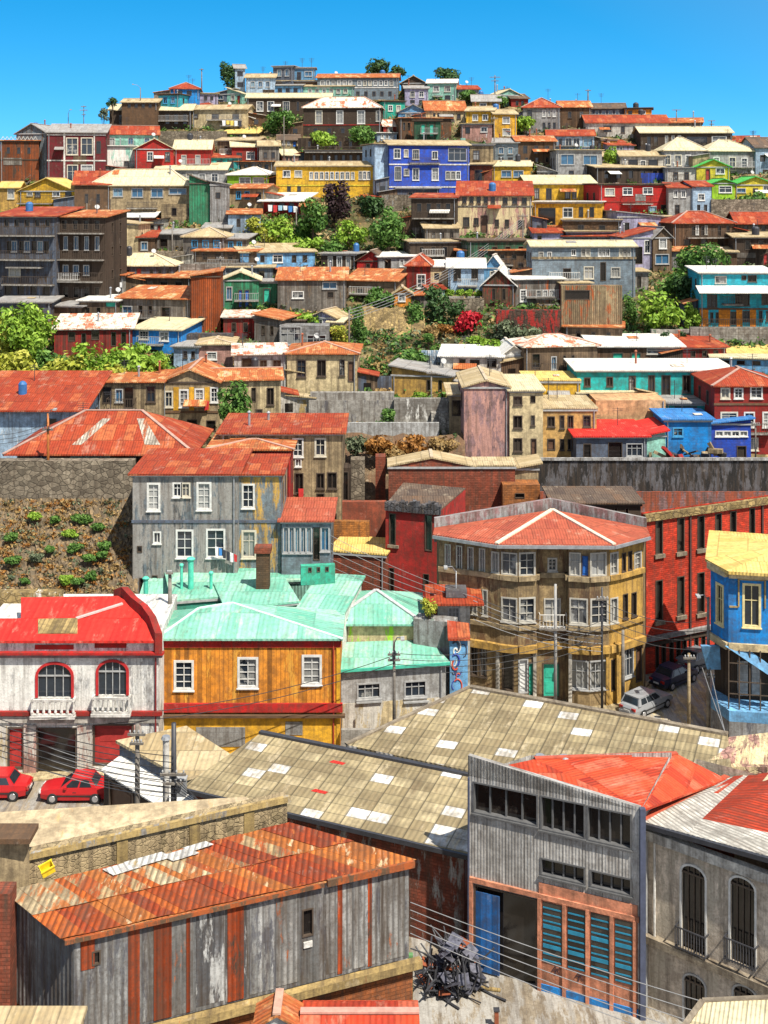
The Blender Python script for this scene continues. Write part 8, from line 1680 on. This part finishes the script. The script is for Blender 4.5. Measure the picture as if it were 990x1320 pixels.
# =================================================================== washing
def washing(label, x0, y0, x1, y1, D, n, cols, ln=.8):
    a, b = P(x0, y0, D), P(x1, y1, D); root = empty('washing_line', (a + b) / 2); tag(root, label, 'washing'); c0 = (a + b) / 2; m = MB(); m.tube([a, (a + b) / 2 - Vector((0, 0, .1)), b], .015, 4); m.build('line', M_CABLE, root, c0, uv=False); rnd = random.Random(int(x0))
    for k in range(n):
        t = (k + .5) / n; p = a.lerp(b, t); w_ = (b - a).length / n * .42; l = ln * rnd.uniform(.6, 1.1); m = MB(); d = (b - a).normalized() * w_
        o_ = Vector((0, -.03, 0)); m.hexa([p - d * .8 - Vector((0, 0, l)) - o_ + Vector((0, rnd.uniform(-.1, .1), 0)), p + d * .9 - Vector((0, 0, l * .93)) - o_, p + d * .9 - Vector((0, 0, l * .93)) + o_, p - d * .8 - Vector((0, 0, l)) + o_], [p - d - o_, p + d - o_, p + d + o_, p - d + o_]); m.build('garment', plain('cloth_' + cols[k % len(cols)], {'w': (.7, .7, .68), 'b': (.05, .2, .5), 'k': (.03, .03, .04), 'r': (.5, .03, .03), 'p': (.5, .2, .3), 'y': (.7, .5, .1), 'c': (.3, .5, .6)}[cols[k % len(cols)]]), root, c0, uv=False)
washing('line of white, blue and black clothes hung from the grey weathered house', 277, 704, 306, 716, 91.0, 6, 'wbkkwr', .75)
washing('red cloth hung over the rail of the yellow panelled house', 262, 517, 270, 517, 121.7, 1, 'r', 1.2)
washing('washing with white and yellow pieces on the cream house balcony', 286, 155, 312, 156, 216, 5, 'wyywk', 1.1)
washing('washing with coloured pieces under the white market awning', 345, 264, 384, 266, 186.5, 6, 'wrcwbw', 1.0)
washing('red shirt hung at a window of the tall tan house', 384, 630, 392, 630, 103.7, 1, 'r', .9)
washing('pale washing on the white shed beside the dark tenement', 110, 363, 158, 364, 158.5, 6, 'wkcwpw', 1.1)
washing('washing hung along the lower balcony of the tenement', 78, 345, 130, 346, 163.5, 8, 'kwbrkcwr', 1.4)
washing('washing above the bright blue walled house', 216, 432, 258, 436, 145, 6, 'cwrycw', 1.3)
# =================================================================== junk yard by the cobalt cabins
o = empty('junk_pile', P(880, 596, 115)); o.location.z = terrain(o.location.x, 115); tag(o, 'pile of crates, boards and car parts in the yard before the cobalt cabin', 'junk pile'); rnd = random.Random(31)
for nm, mt, n in (('crates', wall('wood', 'board'), 14), ('boards', wall('tan', 'board'), 16), ('metal_parts', M_IRON, 16), ('red_tarp', wall('red'), 4)):
    m = MB()
    for _ in range(n):
        p = Vector((rnd.uniform(-3.6, 3.6), rnd.uniform(-1.5, 1.5), rnd.uniform(.2, 2.2))); d = Vector((rnd.uniform(-1, 1), rnd.uniform(-1, 1), rnd.uniform(-.5, .5))).normalized() * rnd.uniform(.4, 1.0); m.beam(p - d, p + d, rnd.uniform(.15, .7), rnd.uniform(.06, .5))
    m.build(nm, mt, o)
# =================================================================== light, sky, camera
EL, AZ = R(57), math.atan2(.60, -.76)
sd = Vector((math.sin(AZ) * math.cos(EL), math.cos(AZ) * math.cos(EL), math.sin(EL)))
sun = bpy.data.lights.new('sun', 'SUN'); sun.energy = 4.9; sun.angle = R(.5); sun.color = (1.0, .94, .84)
so = bpy.data.objects.new('sun', sun); COL.objects.link(so); so.rotation_euler = (-sd).to_track_quat('-Z', 'Y').to_euler(); so.location = (60, 0, 120)
w = bpy.data.worlds.new('World'); SC.world = w; w.use_nodes = True
nt = w.node_tree; nt.nodes.clear()
out = nt.nodes.new('ShaderNodeOutputWorld'); bg = nt.nodes.new('ShaderNodeBackground'); sky = nt.nodes.new('ShaderNodeTexSky')
sky.sky_type = 'NISHITA'; sky.sun_disc = False; sky.sun_elevation = EL; sky.sun_rotation = AZ; sky.altitude = 200; sky.air_density = 1.0; sky.dust_density = .2; sky.ozone_density = 2.5
tc = nt.nodes.new('ShaderNodeTexCoord'); mu = nt.nodes.new('ShaderNodeVectorMath'); mu.operation = 'MULTIPLY_ADD'
mu.inputs[1].default_value = (1, 1, 1.6); mu.inputs[2].default_value = (0, 0, .16)
nt.links.new(tc.outputs['Generated'], mu.inputs[0]); nt.links.new(mu.outputs[0], sky.inputs[0])
hs = nt.nodes.new('ShaderNodeHueSaturation'); hs.inputs['Saturation'].default_value = 1.45; hs.inputs['Hue'].default_value = .485; hs.inputs['Value'].default_value = 1.0
nt.links.new(sky.outputs[0], hs.inputs['Color'])
# the half of the sky towards the sun is hazier and whiter than the deep blue opposite it
h2 = nt.nodes.new('ShaderNodeHueSaturation'); h2.inputs['Saturation'].default_value = .45; h2.inputs['Value'].default_value = .85; nt.links.new(sky.outputs[0], h2.inputs['Color'])
dt = nt.nodes.new('ShaderNodeVectorMath'); dt.operation = 'DOT_PRODUCT'; nt.links.new(tc.outputs['Generated'], dt.inputs[0]); dt.inputs[1].default_value = sd
mr = nt.nodes.new('ShaderNodeMapRange'); mr.inputs[1].default_value = -.25; mr.inputs[2].default_value = .45; nt.links.new(dt.outputs['Value'], mr.inputs[0])
mx = nt.nodes.new('ShaderNodeMix'); mx.data_type = 'RGBA'; nt.links.new(mr.outputs[0], mx.inputs[0]); nt.links.new(hs.outputs[0], mx.inputs[6]); nt.links.new(h2.outputs[0], mx.inputs[7]); nt.links.new(mx.outputs[2], bg.inputs[0]); bg.inputs[1].default_value = .15
nt.links.new(bg.outputs[0], out.inputs[0])
cam = bpy.data.cameras.new('camera'); co = bpy.data.objects.new('camera', cam); COL.objects.link(co)
co.location = (0, 0, ZC); co.rotation_euler = (R(90), 0, 0)
cam.sensor_fit = 'HORIZONTAL'; cam.sensor_width = 36; cam.lens = 36 * F / 990; cam.shift_y = -(660 - CY) / 990; cam.clip_end = 8000; cam.clip_start = .5
SC.camera = co
SC.view_settings.view_transform = 'Standard'; SC.view_settings.look = 'None'; SC.view_settings.exposure = .7; SC.view_settings.gamma = 1; SC.view_settings.use_curve_mapping = False
SC.render.engine = 'CYCLES'; SC.cycles.max_bounces = 5; SC.cycles.diffuse_bounces = 3; SC.cycles.glossy_bounces = 2; SC.cycles.transmission_bounces = 2; SC.cycles.use_denoising = True
